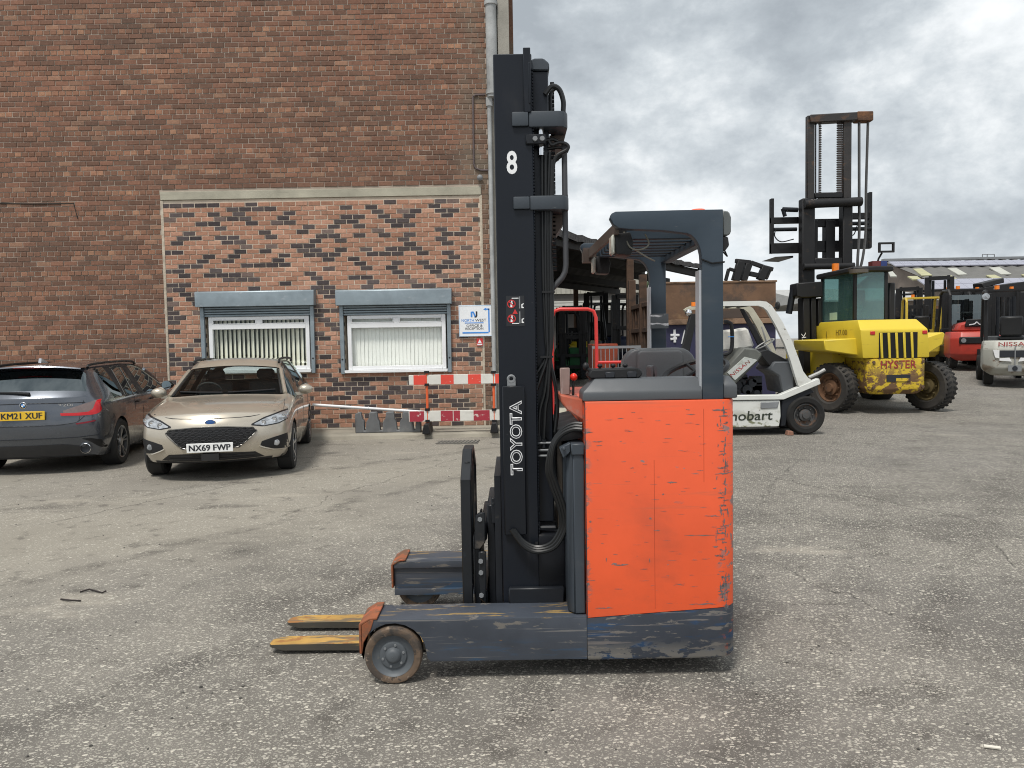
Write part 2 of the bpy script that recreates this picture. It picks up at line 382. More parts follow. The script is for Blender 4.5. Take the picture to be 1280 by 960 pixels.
tag(mb.build('ground', ground_mat(), org=(0, 0, 0)), kind='structure')

# ---------------------------------------------------------------- brick building
WY = 14.2
def X_(px, py, Y=WY): return at(px, py, Y).x
def Z_(px, py, Y=WY): return at(px, py, Y).z
mortar_old = M('mortar_old', (.37, .31, .255), .95, var=.3, vs=2, bump=.5, bs=60, layers=[((.12, .09, .07), (.5, .5, 1.2), .50, .2, .55)])
mortar_new = M('mortar_new', (.53, .45, .36), .95, var=.2, vs=3, bump=.5, bs=60)
def brickmat(name, col, isl, stain, eff):
    m = M(name, col, .9, var=.28, vs=7, bump=.5, bs=55, isl=isl, layers=[stain, eff]); return m
# colours carried by wall-scale noise: use positions of the bricks for the layers (objects are placed individually)
def wall_brick(name, c1, c2, c3, isl=.25, soot=.6):
    m = bpy.data.materials.new(name); m.use_nodes = True; t = m.node_tree; b = t.nodes['Principled BSDF']
    ge = t.nodes.new('ShaderNodeNewGeometry'); oi = t.nodes.new('ShaderNodeObjectInfo'); P = ge.outputs['Position']
    r = mth(t, 'FRACT', mth(t, 'ADD', mth(t, 'MULTIPLY', oi.outputs['Random'], 7.31), ge.outputs['Random Per Island']))
    r2 = mth(t, 'FRACT', mth(t, 'MULTIPLY', r, 17.7))
    big = noise(t, mapv(t, P, (.22, .3, .38)), 1.0, 5, .55)
    k = mth(t, 'ADD', mth(t, 'MULTIPLY', r, .9), mth(t, 'MULTIPLY', mth(t, 'SUBTRACT', big, .5), 1.7))
    c = mixc(t, rng(t, k, .25, .85), c1, c2)
    c = mixc(t, rng(t, r2, .88, .96, 0, .5), c, c3)
    f = mth(t, 'MULTIPLY', rng(t, r2, 0, 1, 1 - isl, 1 + isl, False), rng(t, noise(t, P, 22, 5, .65), .3, .7, .82, 1.18, False))
    vm = t.nodes.new('ShaderNodeVectorMath'); vm.operation = 'SCALE'; t.links.new(c, vm.inputs[0]); t.links.new(f, vm.inputs['Scale'])
    c = mixc(t, rng(t, noise(t, mapv(t, P, (.5, .5, 1.6), (3, 1, 5)), 1.0, 6, .6), .50, .70, 0, soot), vm.outputs[0], (.075, .06, .05))
    c = mixc(t, rng(t, noise(t, mapv(t, P, (9, 9, 14), (1, 1, 2)), 1.0, 4, .6), .64, .78, 0, .45), c, (.34, .27, .21))
    sx = t.nodes.new('ShaderNodeSeparateXYZ'); t.links.new(P, sx.inputs[0])
    edge = mth(t, 'MULTIPLY', rng(t, sx.outputs[0], -1.15, -.45), rng(t, noise(t, mapv(t, P, (1.5, 1, 1.1), (7, 1, 2)), 1.0, 6, .6), .42, .62, .1, .75))
    c = mixc(t, edge, c, (.17, .15, .115))
    t.links.new(c, b.inputs['Base Color']); b.inputs['Roughness'].default_value = .9; b.inputs['Specular IOR Level'].default_value = .25
    bn = t.nodes.new('ShaderNodeBump'); bn.inputs['Strength'].default_value = .5; bn.inputs['Distance'].default_value = .008
    t.links.new(noise(t, P, 70, 5, .7), bn.inputs['Height']); t.links.new(bn.outputs[0], b.inputs['Normal']); MATS[name] = m; return m
b_old = wall_brick('brick_old', (.158, .090, .064), (.235, .120, .081), (.32, .19, .125), .12, .30)
b_head = wall_brick('brick_header', (.195, .104, .070), (.290, .150, .096), (.37, .21, .13), .15, .22)
b_pink = wall_brick('brick_pink', (.35, .185, .125), (.45, .25, .175), (.50, .31, .22), .12, .16)
b_dark = wall_brick('brick_dark', (.068, .056, .058), (.105, .085, .082), (.20, .14, .115), .25, .15)

XL, XR = -12.5, X_(612, 300)
ZT = 9.4
PX0, PX1 = X_(209, 400), X_(603, 400)
PZ1 = Z_(420, 247); LZ1 = Z_(420, 236)
bld = thing('brick_building', 'tall old brown brick building with paler brick infill and two shuttered office windows', 'building', (-5, WY, 0))
FY = WY + .010
wall = MB(); wall.box(XL, PX0, FY, FY + .3, -.2, ZT); wall.box(PX0, PX1, FY, FY + .3, LZ1, ZT); wall.box(PX1, XR, FY, FY + .3, -.2, ZT)
wall.box(XL, XR + .32, FY + .31, FY + .6, 5.2, ZT)
WALL = wall.build('wall', mortar_old, bld)
mb = MB(); mb.box(XR + .30, XR + .50, FY + .5, 38, 5.2, ZT); mb.box(XL, XR + .49, FY + .61, 38, ZT, ZT + .15)
mb.box(XL, XL + .3, FY + .61, 38, -.2, ZT); mb.build('rear_wall', b_old, bld)
W1 = (X_(258, 430), X_(391, 430), Z_(320, 464), Z_(320, 384)); W2 = (X_(431, 430), X_(561, 430), Z_(495, 463), Z_(495, 382))
pan = MB(); z0 = -.2
for a, b_, c, d in ((PX0, W1[0], z0, PZ1), (W1[0], W1[1], z0, W1[2]), (W1[0], W1[1], W1[3], PZ1), (W1[1], W2[0], z0, PZ1), (W2[0], W2[1], z0, W2[2]), (W2[0], W2[1], W2[3], PZ1), (W2[1], PX1, z0, PZ1)):
    pan.box(a, b_, FY - .004, FY + .25, c, d)
PANEL = pan.build('infill_panel', mortar_new, bld)
mb = MB(); mb.box(PX0 - .03, PX1 + .02, WY - .02, FY + .2, PZ1 + .004, LZ1 - .004)
mb.build('lintel', M('old_concrete', (.36, .34, .27), .9, var=.25, vs=2, bump=.4, bs=50, layers=[((.17, .15, .12), (1, 1, 6), .55, .2, .6)]), bld, bev=.006)
mb = MB(); mb.box(PX0 - .035, PX0 + .012, WY - .012, FY + .1, -.2, PZ1)
mb.build('mortar_fillet', M('mortar_pale', (.46, .40, .32), .95, var=.3, vs=6, bump=.8, bs=25), PANEL, bev=.008)
mb = MB(); mb.box(PX1 - .012, PX1 + .035, WY - .010, FY + .1, -.2, PZ1); mb.build('mortar_fillet', M('mortar_pale', ()), PANEL, bev=.008)

def lay(courses, holes, y, mats, parent, keep, dark=None, ox=0.0):
    """courses: (z0, z1, x0, x1, pitch, shift). returns every brick as a box; the nearest ones are objects, the rest one mesh"""
    allb = []
    for ci, (za, zb, xa, xb, pitch, sh) in enumerate(courses):
        cuts = [(h[0], h[1]) for h in holes if h[2] < zb - .01 and h[3] > za + .01]
        n = int((xb - xa) / pitch) + 3
        for k in range(n):
            a = xa + (k - 1) * pitch + sh; b_ = a + pitch - (.016 if pitch < .235 and pitch > .2 else .013)
            segs = [(max(a, xa), min(b_, xb))]
            for c0, c1 in cuts:
                nx = []
                for s0, s1 in segs:
                    if s1 <= c0 or s0 >= c1: nx.append((s0, s1))
                    else:
                        if s0 < c0: nx.append((s0, c0))
                        if s1 > c1: nx.append((c1, s1))
                segs = nx
            for s0, s1 in segs:
                if s1 - s0 > .035: allb.append((s0, s1, za + random.uniform(.005, .008), zb - random.uniform(.005, .008), random.uniform(-.005, .005), ci, k))
    return allb
def brick_mesh(L, H, seed):
    r = random.Random(seed); bm = bmesh.new(); c = .004
    def j(s=.0022): return r.uniform(-s, s)
    f = [(-L / 2 + c + j(), 0, c + j()), (L / 2 - c + j(), 0, c + j()), (L / 2 - c + j(), 0, H - c + j()), (-L / 2 + c + j(), 0, H - c + j())]
    e = [(-L / 2, c, 0), (L / 2, c, 0), (L / 2, c, H), (-L / 2, c, H)]; g = [(x, .05, z) for x, _, z in e]
    F, E, G = ([bm.verts.new(p) for p in q] for q in (f, e, g))
    bm.faces.new(F)
    for i in range(4):
        k = (i + 1) % 4; bm.faces.new([F[i], E[i], E[k], F[k]]); bm.faces.new([E[i], G[i], G[k], E[k]])
    bmesh.ops.recalc_face_normals(bm, faces=bm.faces)
    return bm
BM_CACHE = {}
def place_bricks(allb, parent, matf, y, single):
    """nearest bricks become objects sharing mesh data, all others one joined part per material"""
    cen = lambda q: (((q[0] + q[1]) / 2) ** 2 + (y ** 2) + ((q[2] + q[3]) / 2 - CAM_H) ** 2)
    seen = [q for q in allb if single(q)]
    near = set(map(id, sorted(seen, key=lambda q: (-round((q[1] - q[0]) * 14), cen(q)))[:300]))
    off = ORG[parent.name]; rest = {}
    for q in allb:
        L, H = q[1] - q[0], q[3] - q[2]; mat = matf(q); yy = y + q[4]
        if id(q) in near:
            key = (round(L, 2), round(H, 3), mat.name, random.randrange(3))
            if key not in BM_CACHE:
                bm = brick_mesh(round(L, 3), H, len(BM_CACHE)); me = bpy.data.meshes.new('brick'); bm.to_mesh(me); bm.free(); me.materials.append(mat); BM_CACHE[key] = me
            o = bpy.data.objects.new('brick', BM_CACHE[key]); COLL.objects.link(o); o.parent = parent
            o.location = Vector(((q[0] + q[1]) / 2, yy, q[2])) - off
        else:
            bm = rest.setdefault(mat.name, bmesh.new()); s = brick_mesh(L, H, random.random()); n0 = len(bm.verts)
            me = bpy.data.meshes.new('t'); s.to_mesh(me); s.free(); me.transform(Matrix.Translation(Vector(((q[0] + q[1]) / 2, yy, q[2])) - off)); bm.from_mesh(me); bpy.data.meshes.remove(me)
    for mn, bm in rest.items():
        me = bpy.data.meshes.new('brick'); bm.to_mesh(me); bm.free(); me.materials.append(MATS[mn])
        o = obj('brick', me, parent); o['kind'] = 'stuff'
co = []; z = .02; i = 0
while z < ZT - .05:
    H = i % 4 == 1
    co.append((z, z + .090, XL, XR - .002, .1238 if H else .2475, (.062 if H else (.1238 if i % 2 else 0)) + random.uniform(-.012, .012))); z += .090; i += 1
place_bricks(lay(co, [(PX0 - .03, PX1 + .03, -1, LZ1)], WY, None, WALL, 300), WALL, lambda q: b_head if q[5] % 4 == 1 else b_old, WY, lambda q: -9.3 < q[0] < -.5 and 2.0 < q[2] < 8)
co = []; z = .02; i = 0
while z + .085 < PZ1 + .02:
    co.append((z, min(z + .085, PZ1 - .002), PX0 + .014, PX1 - .014, .2305, .115 if i % 2 else .0)); z += .085; i += 1
dk = {}
def darkpick(q):
    ci, k = q[5], q[6]
    if (ci, k) in dk: return dk[(ci, k)]
    x = (q[0] + q[1]) / 2; v = math.sin(x * 2.1 + ci * .52) + math.sin(x * 1.3 - ci * .33 + 1.0) + .8 * math.sin(x * .8 + ci * .21 + 2)
    p = .44 + .13 * max(-1.0, min(1.4, v))
    up = [dk.get((ci - 1, k + e)) is b_dark for e in (0, (1 if ci % 2 == 0 else -1))]
    p *= .62 if any(up) else 1.0; p *= .7 if all(up) else 1.0
    prev = dk.get((ci, k - 1), b_pink) is b_dark
    r = b_dark if random.random() < p * (.80 if prev else 1.0) else b_pink
    dk[(ci, k)] = r; return r
place_bricks(lay(co, [W1, W2], WY - .003, None, PANEL, 300), PANEL, darkpick, WY - .003, lambda q: q[2] > .35)

win_glass = glass('window_glass', (.99, .995, .99), .0)
galv = M('galvanised', (.25, .30, .33), .45, .4, var=.14, vs=6, layers=[((.40, .44, .47), (5, 5, 9), .58, .12, .5), ((.17, .20, .22), (2, 2, 6), .60, .2, .5)])
upvc = M('upvc', (.80, .81, .82), .35, var=.04)
blind_m = M('blind_fabric', (.90, .90, .76), .8, var=.06)
blind_w = M('blind_white', (.94, .95, .90), .8, var=.05)
room_m = M('room_dark', (.10, .095, .05), .9)
def window(W, closed):
    x0, x1, z0, z1 = W; zc = z1 - .17
    w = MB(); fx0, fx1, fz0, fz1 = x0 + .06, x1 - .05, z0 + .02, zc - .0; y0, y1 = WY - .025, WY + .045; zt = fz1 - .19
    w.box(fx0, fx0 + .07, y0, y1, fz0, fz1); w.box(fx1 - .07, fx1, y0, y1, fz0, fz1); w.box(fx0 + .07, fx1 - .07, y0 + .002, y1, fz0, fz0 + .07); w.box(fx0 + .07, fx1 - .07, y0 + .002, y1, fz1 - .05, fz1)
    w.box(fx0 + .07, fx1 - .07, y0 - .004, y1, zt - .04, zt + .05); mx = (fx0 + fx1) / 2; w.box(mx - .05, mx + .05, y0 - .002, y1, zt + .05, fz1 - .05)
    win = w.build('window', upvc, bld, bev=.005)
    s = MB(); s.box(x0 + .0, x1 - .025, WY - .09, WY + .05, z0 - .035, z0 + .016); s.build('sill', upvc, win, bev=.006)
    for a, b_, c, d in ((fx0 + .07, fx1 - .07, fz0 + .07, zt - .04), (fx0 + .07, mx - .05, zt + .05, fz1 - .05), (mx + .05, fx1 - .07, zt + .05, fz1 - .05)):
        p = MB(); p.box(a, b_, y0 + .03, y0 + .038, c, d); p.build('pane', win_glass, win)
    if 1:
        p = MB(); e = .016
        for a, b_, c, d in ((fx0 + .07, mx - .05, zt + .05, fz1 - .05), (mx + .05, fx1 - .07, zt + .05, fz1 - .05)):
            p.box(a, a + e, y0 - .008, y0 + .05, c, d); p.box(b_ - e, b_, y0 - .008, y0 + .05, c, d); p.box(a + e, b_ - e, y0 - .007, y0 + .05, c, c + e); p.box(a + e, b_ - e, y0 - .007, y0 + .05, d - e, d)
        p.build('sash', upvc, win, bev=.003)
    n = 21 if not closed else 24; pw = (fx1 - fx0 - .1) / n; me = None
    for k in range(n):
        cx = fx0 + .05 + pw * (k + .5); an = rad(-random.uniform(34, 46)) if not closed else rad(-random.uniform(8, 17)); ww = .045 if not closed else .052
        p = MB(); rot = Matrix.Translation((cx, y1 + .012 + .05, 0)) @ Matrix.Rotation(an, 4, 'Z')
        p.box(-ww, ww, -.0015, .0015, fz0 + .06, fz1, M=rot); p.build('blind_slat', blind_m if not closed else blind_w, win)
    r = MB(); r.box(x0 - .3, x1 + .3, WY + .95, WY + 1.0, z0 - .3, z1 + .4); r.box(x0 - .3, x1 + .3, WY + .26, WY + .95, z1 + .35, z1 + .4); r.box(x0 - .3, x1 + .3, WY + .26, WY + .95, z0 - .3, z0 - .25)
    r.box(x0 - .34, x0 - .301, WY + .26, WY + 1.0, z0 - .3, z1 + .4); r.box(x1 + .301, x1 + .34, WY + .26, WY + 1.0, z0 - .3, z1 + .4); r.build('room', room_m if not closed else M('room_light', (.72, .70, .62), .9), win)
    sh = MB(); bx0, bx1 = x0 - .11, x1 + .06 + (.02 if closed else .03); bz0, bz1 = z1 + .01, z1 + .29
    sh.prism([(WY - .005, bz0), (WY - .19, bz0 + .0), (WY - .19, bz1 - .025), (WY - .175, bz1), (WY - .005, bz1 + .012)], 'x', bx0, bx1)
    sh = sh.build('roller_shutter', galv, bld, bev=.006)
    for gx in (x0 - .07, x1 - .02):
        g = MB(); g.box(gx, gx + .07, WY - .075, WY - .004, z0 - .05, bz0 - .003); g.build('guide_rail', galv, sh, bev=.006)
        g = MB(); g.cyl((gx + .035, WY - .078, z0 + .22), (gx + .035, WY - .074, z0 + .22), .016); g.build('bolt_hole', black_plast, sh)
    for k in range(4):
        g = MB(); zz = bz0 - .004 - k * .045 - .04; g.prism([(WY - .035, zz), (WY - .05, zz + .010), (WY - .05, zz + .032), (WY - .035, zz + .041), (WY - .028, zz + .041), (WY - .028, zz)], 'x', x0 + .003, x1 - .023); g.build('slat', galv, sh)
window(W1, False); window(W2, True)

# rainwater pipe, corner column and thin conduit
pipe_m = M('fibre_cement', (.36, .37, .37), .85, var=.25, vs=4, bump=.3, bs=40, layers=[((.12, .12, .11), (3, 3, 1), .55, .2, .6)])
px = XR + .10; mb = MB(); mb.cyl((px, WY - .06, 6.05), (px, WY - .06, ZT), .098, n=20); dp = mb.build('drainpipe', pipe_m, bld)
for zz in (6.1, 7.67): mb = MB(); mb.cyl((px, WY - .06, zz), (px, WY - .06, zz + .07), .118, n=20); mb.build('collar', pipe_m, dp)
mb = MB(); mb.cyl((px - .06, WY - .04, .1), (px - .06, WY - .04, 6.05), .038, n=12); mb.cyl((px - .06, WY - .04, 5.9), (px - .06, WY - .04, 6.06), .06, n=12); mb.build('lower_pipe', pipe_m, dp)
mb = MB(); mb.box(XR + .215, XR + .42, WY - .05, WY + .35, -.2, ZT); mb.box(XR, XR + .21, WY + .05, WY + .3, -.2, ZT); mb.build('corner_column', M('column_concrete', (.30, .285, .25), .9, var=.25, vs=3, bump=.5, bs=40, layers=[((.13, .12, .11), (3, 3, 1), .55, .2, .6)]), bld, bev=.01)
cx, cz0, cz1 = X_(592, 160), Z_(592, 212), Z_(592, 119)
mb = MB(); mb.tube([(XR - .03, WY - .02, cz1), (cx + .05, WY - .02, cz1), (cx, WY - .02, cz1 - .03), (cx - .01, WY - .02, cz0 + .1), (cx + .02, WY - .02, cz0 + .02), (cx + .12, WY - .02, cz0 - .02), (XR, WY - .02, cz0 - .02)], .017); mb.build('conduit', M('conduit', (.10, .075, .075), .7, var=.3), bld)
mb = MB(); mb.ball((X_(600, 223), WY - .06, Z_(600, 223)), .055); mb.cyl((X_(600, 223), WY - .04, Z_(600, 223)), (X_(600, 223), WY + .01, Z_(600, 223)), .035); mb.build('alarm_bell', mid_grey, bld)
# crack in the render line at far left of the wall
mb = MB(); mb.tube([at(0, 254, WY - .004), at(40, 255, WY - .004), at(92, 254, WY - .004), at(97, 273, WY - .004)], .010, 5); mb.build('wall_crack', M('crack', (.03, .026, .022), .9), WALL)

# office sign and warning sign
board = M('sign_white', (.80, .82, .84), .35, var=.03); blue = M('sign_blue', (.05, .25, .68), .4, var=.03); blk = M('sign_black', (.02, .022, .025), .4, var=.03); redm = M('sign_red', (.55, .03, .03), .4)
s0, s1 = at(574, 421, WY - .03), at(616, 381, WY - .03); sx0, sx1, sz0, sz1 = s0.x, s1.x, s0.z, s1.z; Y0 = WY - .045
mb = MB(); mb.box(sx0, sx1, Y0, WY - .008, sz0, sz1)
SG = thing('office_sign', 'square white sign with a blue arrow directing to the office and reception', 'sign', (sx0, WY - .03, sz0)); mb.build('board', board, SG, bev=.004)
sw, shh = sx1 - sx0, sz1 - sz0
def sgb(u0, u1, v0, v1, m=blue, name='arrow_line', lift=.002):
    q = MB(); q.box(sx0 + u0 * sw, sx0 + u1 * sw, Y0 - lift - .001, Y0 + .002, sz0 + v0 * shh, sz0 + v1 * shh); return q.build(name, m, SG)
sgb(.86, .90, .13, .885); sgb(.10, .86, .10, .145); sgb(.78, .90, .845, .886)
q = MB(); q.prism([(sx0 + .72 * sw, sz0 + .866 * shh), (sx0 + .80 * sw, sz0 + .91 * shh), (sx0 + .80 * sw, sz0 + .822 * shh)], 'y', Y0 - .0035, Y0 + .002); q.build('arrow_head', blue, SG)
for u0, u1, v0, v1 in ((0.01, .99, .012, .025), (.01, .99, .975, .988), (.01, .022, .025, .975), (.978, .99, .025, .975)): sgb(u0, u1, v0, v1, M('sign_pale_blue', (.35, .55, .75), .4), 'border')
q = MB(); f = lambda u, v: (sx0 + u * sw, sz0 + v * shh)
q.prism([f(.35, .62), f(.35, .79), f(.40, .80), f(.46, .74), f(.44, .72), f(.40, .755), f(.40, .62)], 'y', Y0 - .003, Y0 + .002); q.prism([f(.40, .80), f(.44, .795), f(.50, .66), f(.46, .62)], 'y', Y0 - .004, Y0 + .002); q.build('logo_mark', blue, SG)
q = MB(); q.prism([f(.50, .80), f(.545, .80), f(.545, .66), f(.52, .61), f(.46, .60), f(.475, .64), f(.50, .66)], 'y', Y0 - .0035, Y0 + .002); q.build('logo_mark', blk, SG)
sgb(.17, .72, .422, .45, blue, 'band', .002)
R_, U_ = (1, 0, 0), (0, 0, 1); PP = lambda u, v: (sx0 + u * sw, Y0 - .002, sz0 + v * shh)
lettering('NORTH', PP(.08, .475), R_, U_, .36 * sw, .085 * shh, blue, SG, .006); lettering('WEST', PP(.48, .475), R_, U_, .32 * sw, .085 * shh, blk, SG, .006)
lettering('OFFICE &', PP(.22, .31), R_, U_, .47 * sw, .075 * shh, blk, SG, .008); lettering('RECEPTION', PP(.19, .215), R_, U_, .52 * sw, .075 * shh, blk, SG, .008)
WS = thing('warning_sign', 'small red warning sign on the bricks below the white office sign', 'sign', (X_(600, 431), WY, Z_(600, 431)))
x0, x1, zz0, zz1 = X_(596, 427), X_(603.5, 427), Z_(600, 432), Z_(600, 423)
mb = MB(); mb.box(x0, x1, WY - .03, WY - .008, zz0, zz1); mb.build('board', redm, WS); mb = MB(); mb.box(x0 + .01, x1 - .01, WY - .032, WY - .028, zz0 + .008, zz0 + .035); mb.build('text_panel', board, WS)
mb = MB(); xm = (x0 + x1) / 2; mb.prism([(xm - .035, zz0 + .05), (xm + .035, zz0 + .05), (xm, zz0 + .115)], 'y', WY - .033, WY - .028); mb.build('warning_triangle', board, WS)

# pavement strip with kerb, drain grate
pav = MB(); py0 = 13.25; pts = []
n = 46
front = [(-14 + i * 14.9 / n, py0 + random.uniform(-.05, .05) + (.25 if i < 6 else 0)) for i in range(n + 1)]
pav.grid([[(x, y - .04, -.02) for x, y in front], [(x, y - .01, .06) for x, y in front], [(x, y + .05, .085 + random.uniform(-.012, .008)) for x, y in front], [(x, 13.75, .10) for x, y in front], [(x, FY + .02, .105) for x, y in front]])
tag(pav.build('pavement', M('pavement_concrete', (.30, .275, .225), .92, var=.3, vs=1.6, bump=.6, bs=30, layers=[((.11, .10, .085), (1.5, 5, 5), .52, .2, .7), ((.46, .43, .36), (3, 3, 3), .60, .12, .5)]), org=(-6, 13.7, 0)), kind='structure')
gx0, gx1, gy = g2(547, 553)[0], g2(598, 553)[0], g2(572, 553)[1]
dg_ = thing('drain_grate', 'flat slotted iron drain grate set in the yard in front of the barrier', 'drain', (gx0, gy, 0))
mb = MB(); mb.box(gx0, gx1, gy - .2, gy + .2, -.05, .006); mb.build('pit', M('grate_pit', (.10, .095, .085), .95), dg_)
for k in range(11):
    mb = MB(); xx = gx0 + .03 + k * (gx1 - gx0 - .06) / 10; mb.beam((xx - .03, gy - .17, .012), (xx + .03, gy + .17, .012), .035, .012); mb.build('bar', M('grate_iron', (.17, .16, .14), .8, var=.3), dg_)

# plank barrier
bar_o = M('barrier_orange', (.75, .13, .04), .5, var=.08); bar_w = M('barrier_white', (.68, .67, .62), .6, var=.1, layers=[((.35, .32, .27), (4, 4, 8), .58, .15, .5)])
bar_r = M('barrier_red', (.72, .07, .045), .5, var=.1, layers=[((.7, .62, .58), (14, 14, 14), .62, .06, .8)]); bar_r2 = M('barrier_dark_red', (.36, .03, .05), .6, var=.1, layers=[((.68, .6, .56), (10, 10, 12), .58, .06, .8)])
BY = 13.3
br = thing('safety_barrier', 'red and white plank barrier on orange posts in front of the brick wall', 'barrier', (at(565, 535, BY).x, BY, .08))
def plank(yt, yb, x0, x1, bands, rm):
    a, b_ = at(x0, yt, BY), at(x1, yb, BY); p = MB(); p.box(a.x, b_.x, BY - .02, BY + .02, b_.z, a.z); p = p.build('plank', bar_w, br, bev=.005)
    for u, v in bands:
        q = MB(); q.box(at(u, yt, BY).x, at(v, yt, BY).x, BY - .024, BY + .024, b_.z + .002, a.z - .002); q.build('red_band', rm, p)
plank(469, 479, 511, 636, ((517, 533), (551, 567), (585, 601), (619, 634)), bar_r)
plank(514, 525, 511, 636, ((512, 530), (551, 566), (567, 575), (592, 612)), bar_r2)
for xx in (533.5, 617):
    a, b_ = at(xx, 479, BY), at(xx, 514, BY); p = MB(); p.cyl((a.x, BY, .12), (a.x, BY, a.z + .2), .022, n=12); p.build('post', bar_o, br)
    p = MB()
    for zz in (a.z + .19, a.z - .025, b_.z + .03, b_.z - .17): p.cyl((a.x, BY, zz - .02), (a.x, BY, zz + .022), .045, n=12)
    p.build('clamp', black_plast, br)
    p = MB(); p.prism([(a.x - .07, .095), (a.x + .07, .095), (a.x + .04, .26), (a.x - .04, .26)], 'y', BY - .28, BY + .28); p.build('foot', black_plast, br, bev=.01)
bk = MB(); P0 = at(445, 537, 13.45); sc = 13.45 / FPX
prof = [(0, 0), (0, 24), (4, 26), (7, 26), (9, 17), (11, 15), (11, 3)]
for k in range(3):
    o_ = 13 + k * 21; prof += [(o_, 3), (o_ + 1, 14), (o_ + 4, 18), (o_ + 5, 26), (o_ + 14, 26), (o_ + 15, 18), (o_ + 17, 14), (o_ + 18, 3)]
prof += [(75, 3), (76, 15), (79, 18), (82, 18), (82, 0)]
bk.prism([(P0.x + u * sc, .09 + v * sc) for u, v in prof], 'y', 13.38, 13.52)
tag(bk.build('plastic_block', M('recycled_plastic', (.13, .135, .14), .6, var=.25, vs=6, layers=[((.26, .25, .24), (6, 6, 6), .55, .2, .5)]), bev=.012), 'low grey plastic block with scalloped top standing on the pavement by the wall', 'plastic block')
pl = MB(); a = at(391, 506, 13.75); b_ = at(545, 516, 13.62); pl.cyl(a, b_, .026, n=10); pl.cyl(a.lerp(b_, .45), a.lerp(b_, .455), .034, n=10)
tag(pl.build('white_pole', white_paint), 'long thin white pole lying along the foot of the brick wall', 'pole')
# ---------------------------------------------------------------- the reach truck
t_orange = M('truck_orange', (.70, .092, .025), .46, var=.10, vs=2.5, bump=.12, bs=3.0, layers=[
    ((.30, .06, .03), (1.5, 1.5, 2.4), .50, .2, .32), ((.40, .10, .05), (1.2, 2, 26), .60, .12, .45), ((.13, .11, .105), (7, 7, 70), .68, .03, .8), ((.16, .15, .15), (13, 13, 30), .70, .03, .9),
    ((.17, .155, .15), (13, 13, 17), .56, .03, .9, 0, .60, .675), ((.12, .09, .08), (2, 2, 3), .60, .25, .25), ((.15, .12, .11), (14, 14, 26), .53, .06, .8, 0, .032, -.008)])
t_skirt = M('truck_skirt', (.046, .055, .073), .5, var=.2, vs=4, layers=[((.02, .065, .15), (3, 3, 20), .52, .1, .8), ((.18, .165, .15), (9, 11, 40), .585, .02, .9), ((.24, .225, .20), (15, 15, 34), .47, .03, .85, 2, .20, .10), ((.20, .18, .17), (2.5, 3, 75), .61, .03, .75), ((.42, .09, .04), (16, 16, 26), .56, .03, .9, 0, .62, .71)])
t_arm = M('truck_arm', (.052, .061, .078), .48, var=.25, vs=4, layers=[((.025, .085, .17), (2.5, 2.5, 22), .50, .08, .55, 2, .22, .13), ((.17, .155, .135), (5, 5, 20), .59, .03, .85), ((.16, .155, .15), (1.3, 3, 70), .60, .03, .75), ((.26, .13, .05), (9, 9, 20), .68, .05, .8), ((.34, .22, .07), (3, 22, 9), .56, .05, .75, 2, .298, .306)])
t_cap = M('truck_end_cap', (.27, .085, .035), .75, var=.25, vs=8, layers=[((.13, .07, .04), (6, 6, 6), .45, .10, .85), ((.42, .10, .04), (9, 9, 9), .55, .06, .7), ((.40, .22, .08), (14, 14, 14), .62, .06, .6)])
t_mast = M('truck_mast', (.008, .0105, .016), .34, spec=.28, bump=.06, bs=5, var=.15, vs=2, layers=[((.035, .036, .038), (3, 3, 1.2), .58, .2, .35), ((.05, .045, .04), (5, 5, .7), .60, .1, .5), ((.16, .15, .14), (30, 30, 60), .73, .03, .6)])
t_grey = M('truck_grey', (.042, .052, .064), .48, spec=.4, var=.1, vs=3, layers=[((.2, .2, .2), (14, 14, 40), .70, .04, .6), ((.10, .10, .10), (2, 2, 4), .55, .2, .4)])
t_guard = M('truck_guard', (.032, .048, .066), .46, spec=.4, var=.1, vs=3, layers=[((.15, .15, .15), (9, 9, 40), .70, .04, .6), ((.07, .08, .09), (1, 1, 6), .5, .2, .6)])
t_plast = M('truck_plastic', (.075, .082, .090), .5, var=.1, vs=3, bump=.12, bs=250)
fork_top = M('fork_worn_yellow', (.46, .27, .07), .6, var=.25, vs=7, layers=[((.11, .095, .07), (3, 16, 8), .48, .10, .85), ((.30, .13, .04), (9, 14, 9), .53, .06, .85), ((.14, .12, .09), (4, 40, 9), .58, .05, .8), ((.5, .37, .16), (3, 20, 20), .6, .1, .6)])
hose_m = M('hose', (.010, .011, .012), .36, spec=.4, var=.1)
letter_w = M('lettering_white', (.80, .81, .82), .5, var=.04)
letter_k = M('lettering_black', (.015, .018, .024), .45, var=.04)
alu = M('aluminium_trim', (.45, .47, .50), .4, .3, var=.1)
def bynormal(o, m2, zmin=.5):
    o.data.materials.append(m2)
    for p in o.data.polygons:
        if p.normal.z > zmin: p.material_index = 1
RT = thing('reach_truck', 'orange and dark grey warehouse reach truck with tall lowered mast marked 8', 'reach truck', (.35, 4.24, 0))
NY, FY2 = 3.63, 4.85
plan = [(.342, NY), (.97, NY), (1.005, NY + .005), (1.035, NY + .022), (1.058, NY + .05), (1.072, NY + .10), (1.077, NY + .2), (1.077, FY2 - .2), (1.06, FY2 - .04), (.98, FY2), (.342, FY2)]
sl_z = lambda x: .300 + (x - .342) * .062
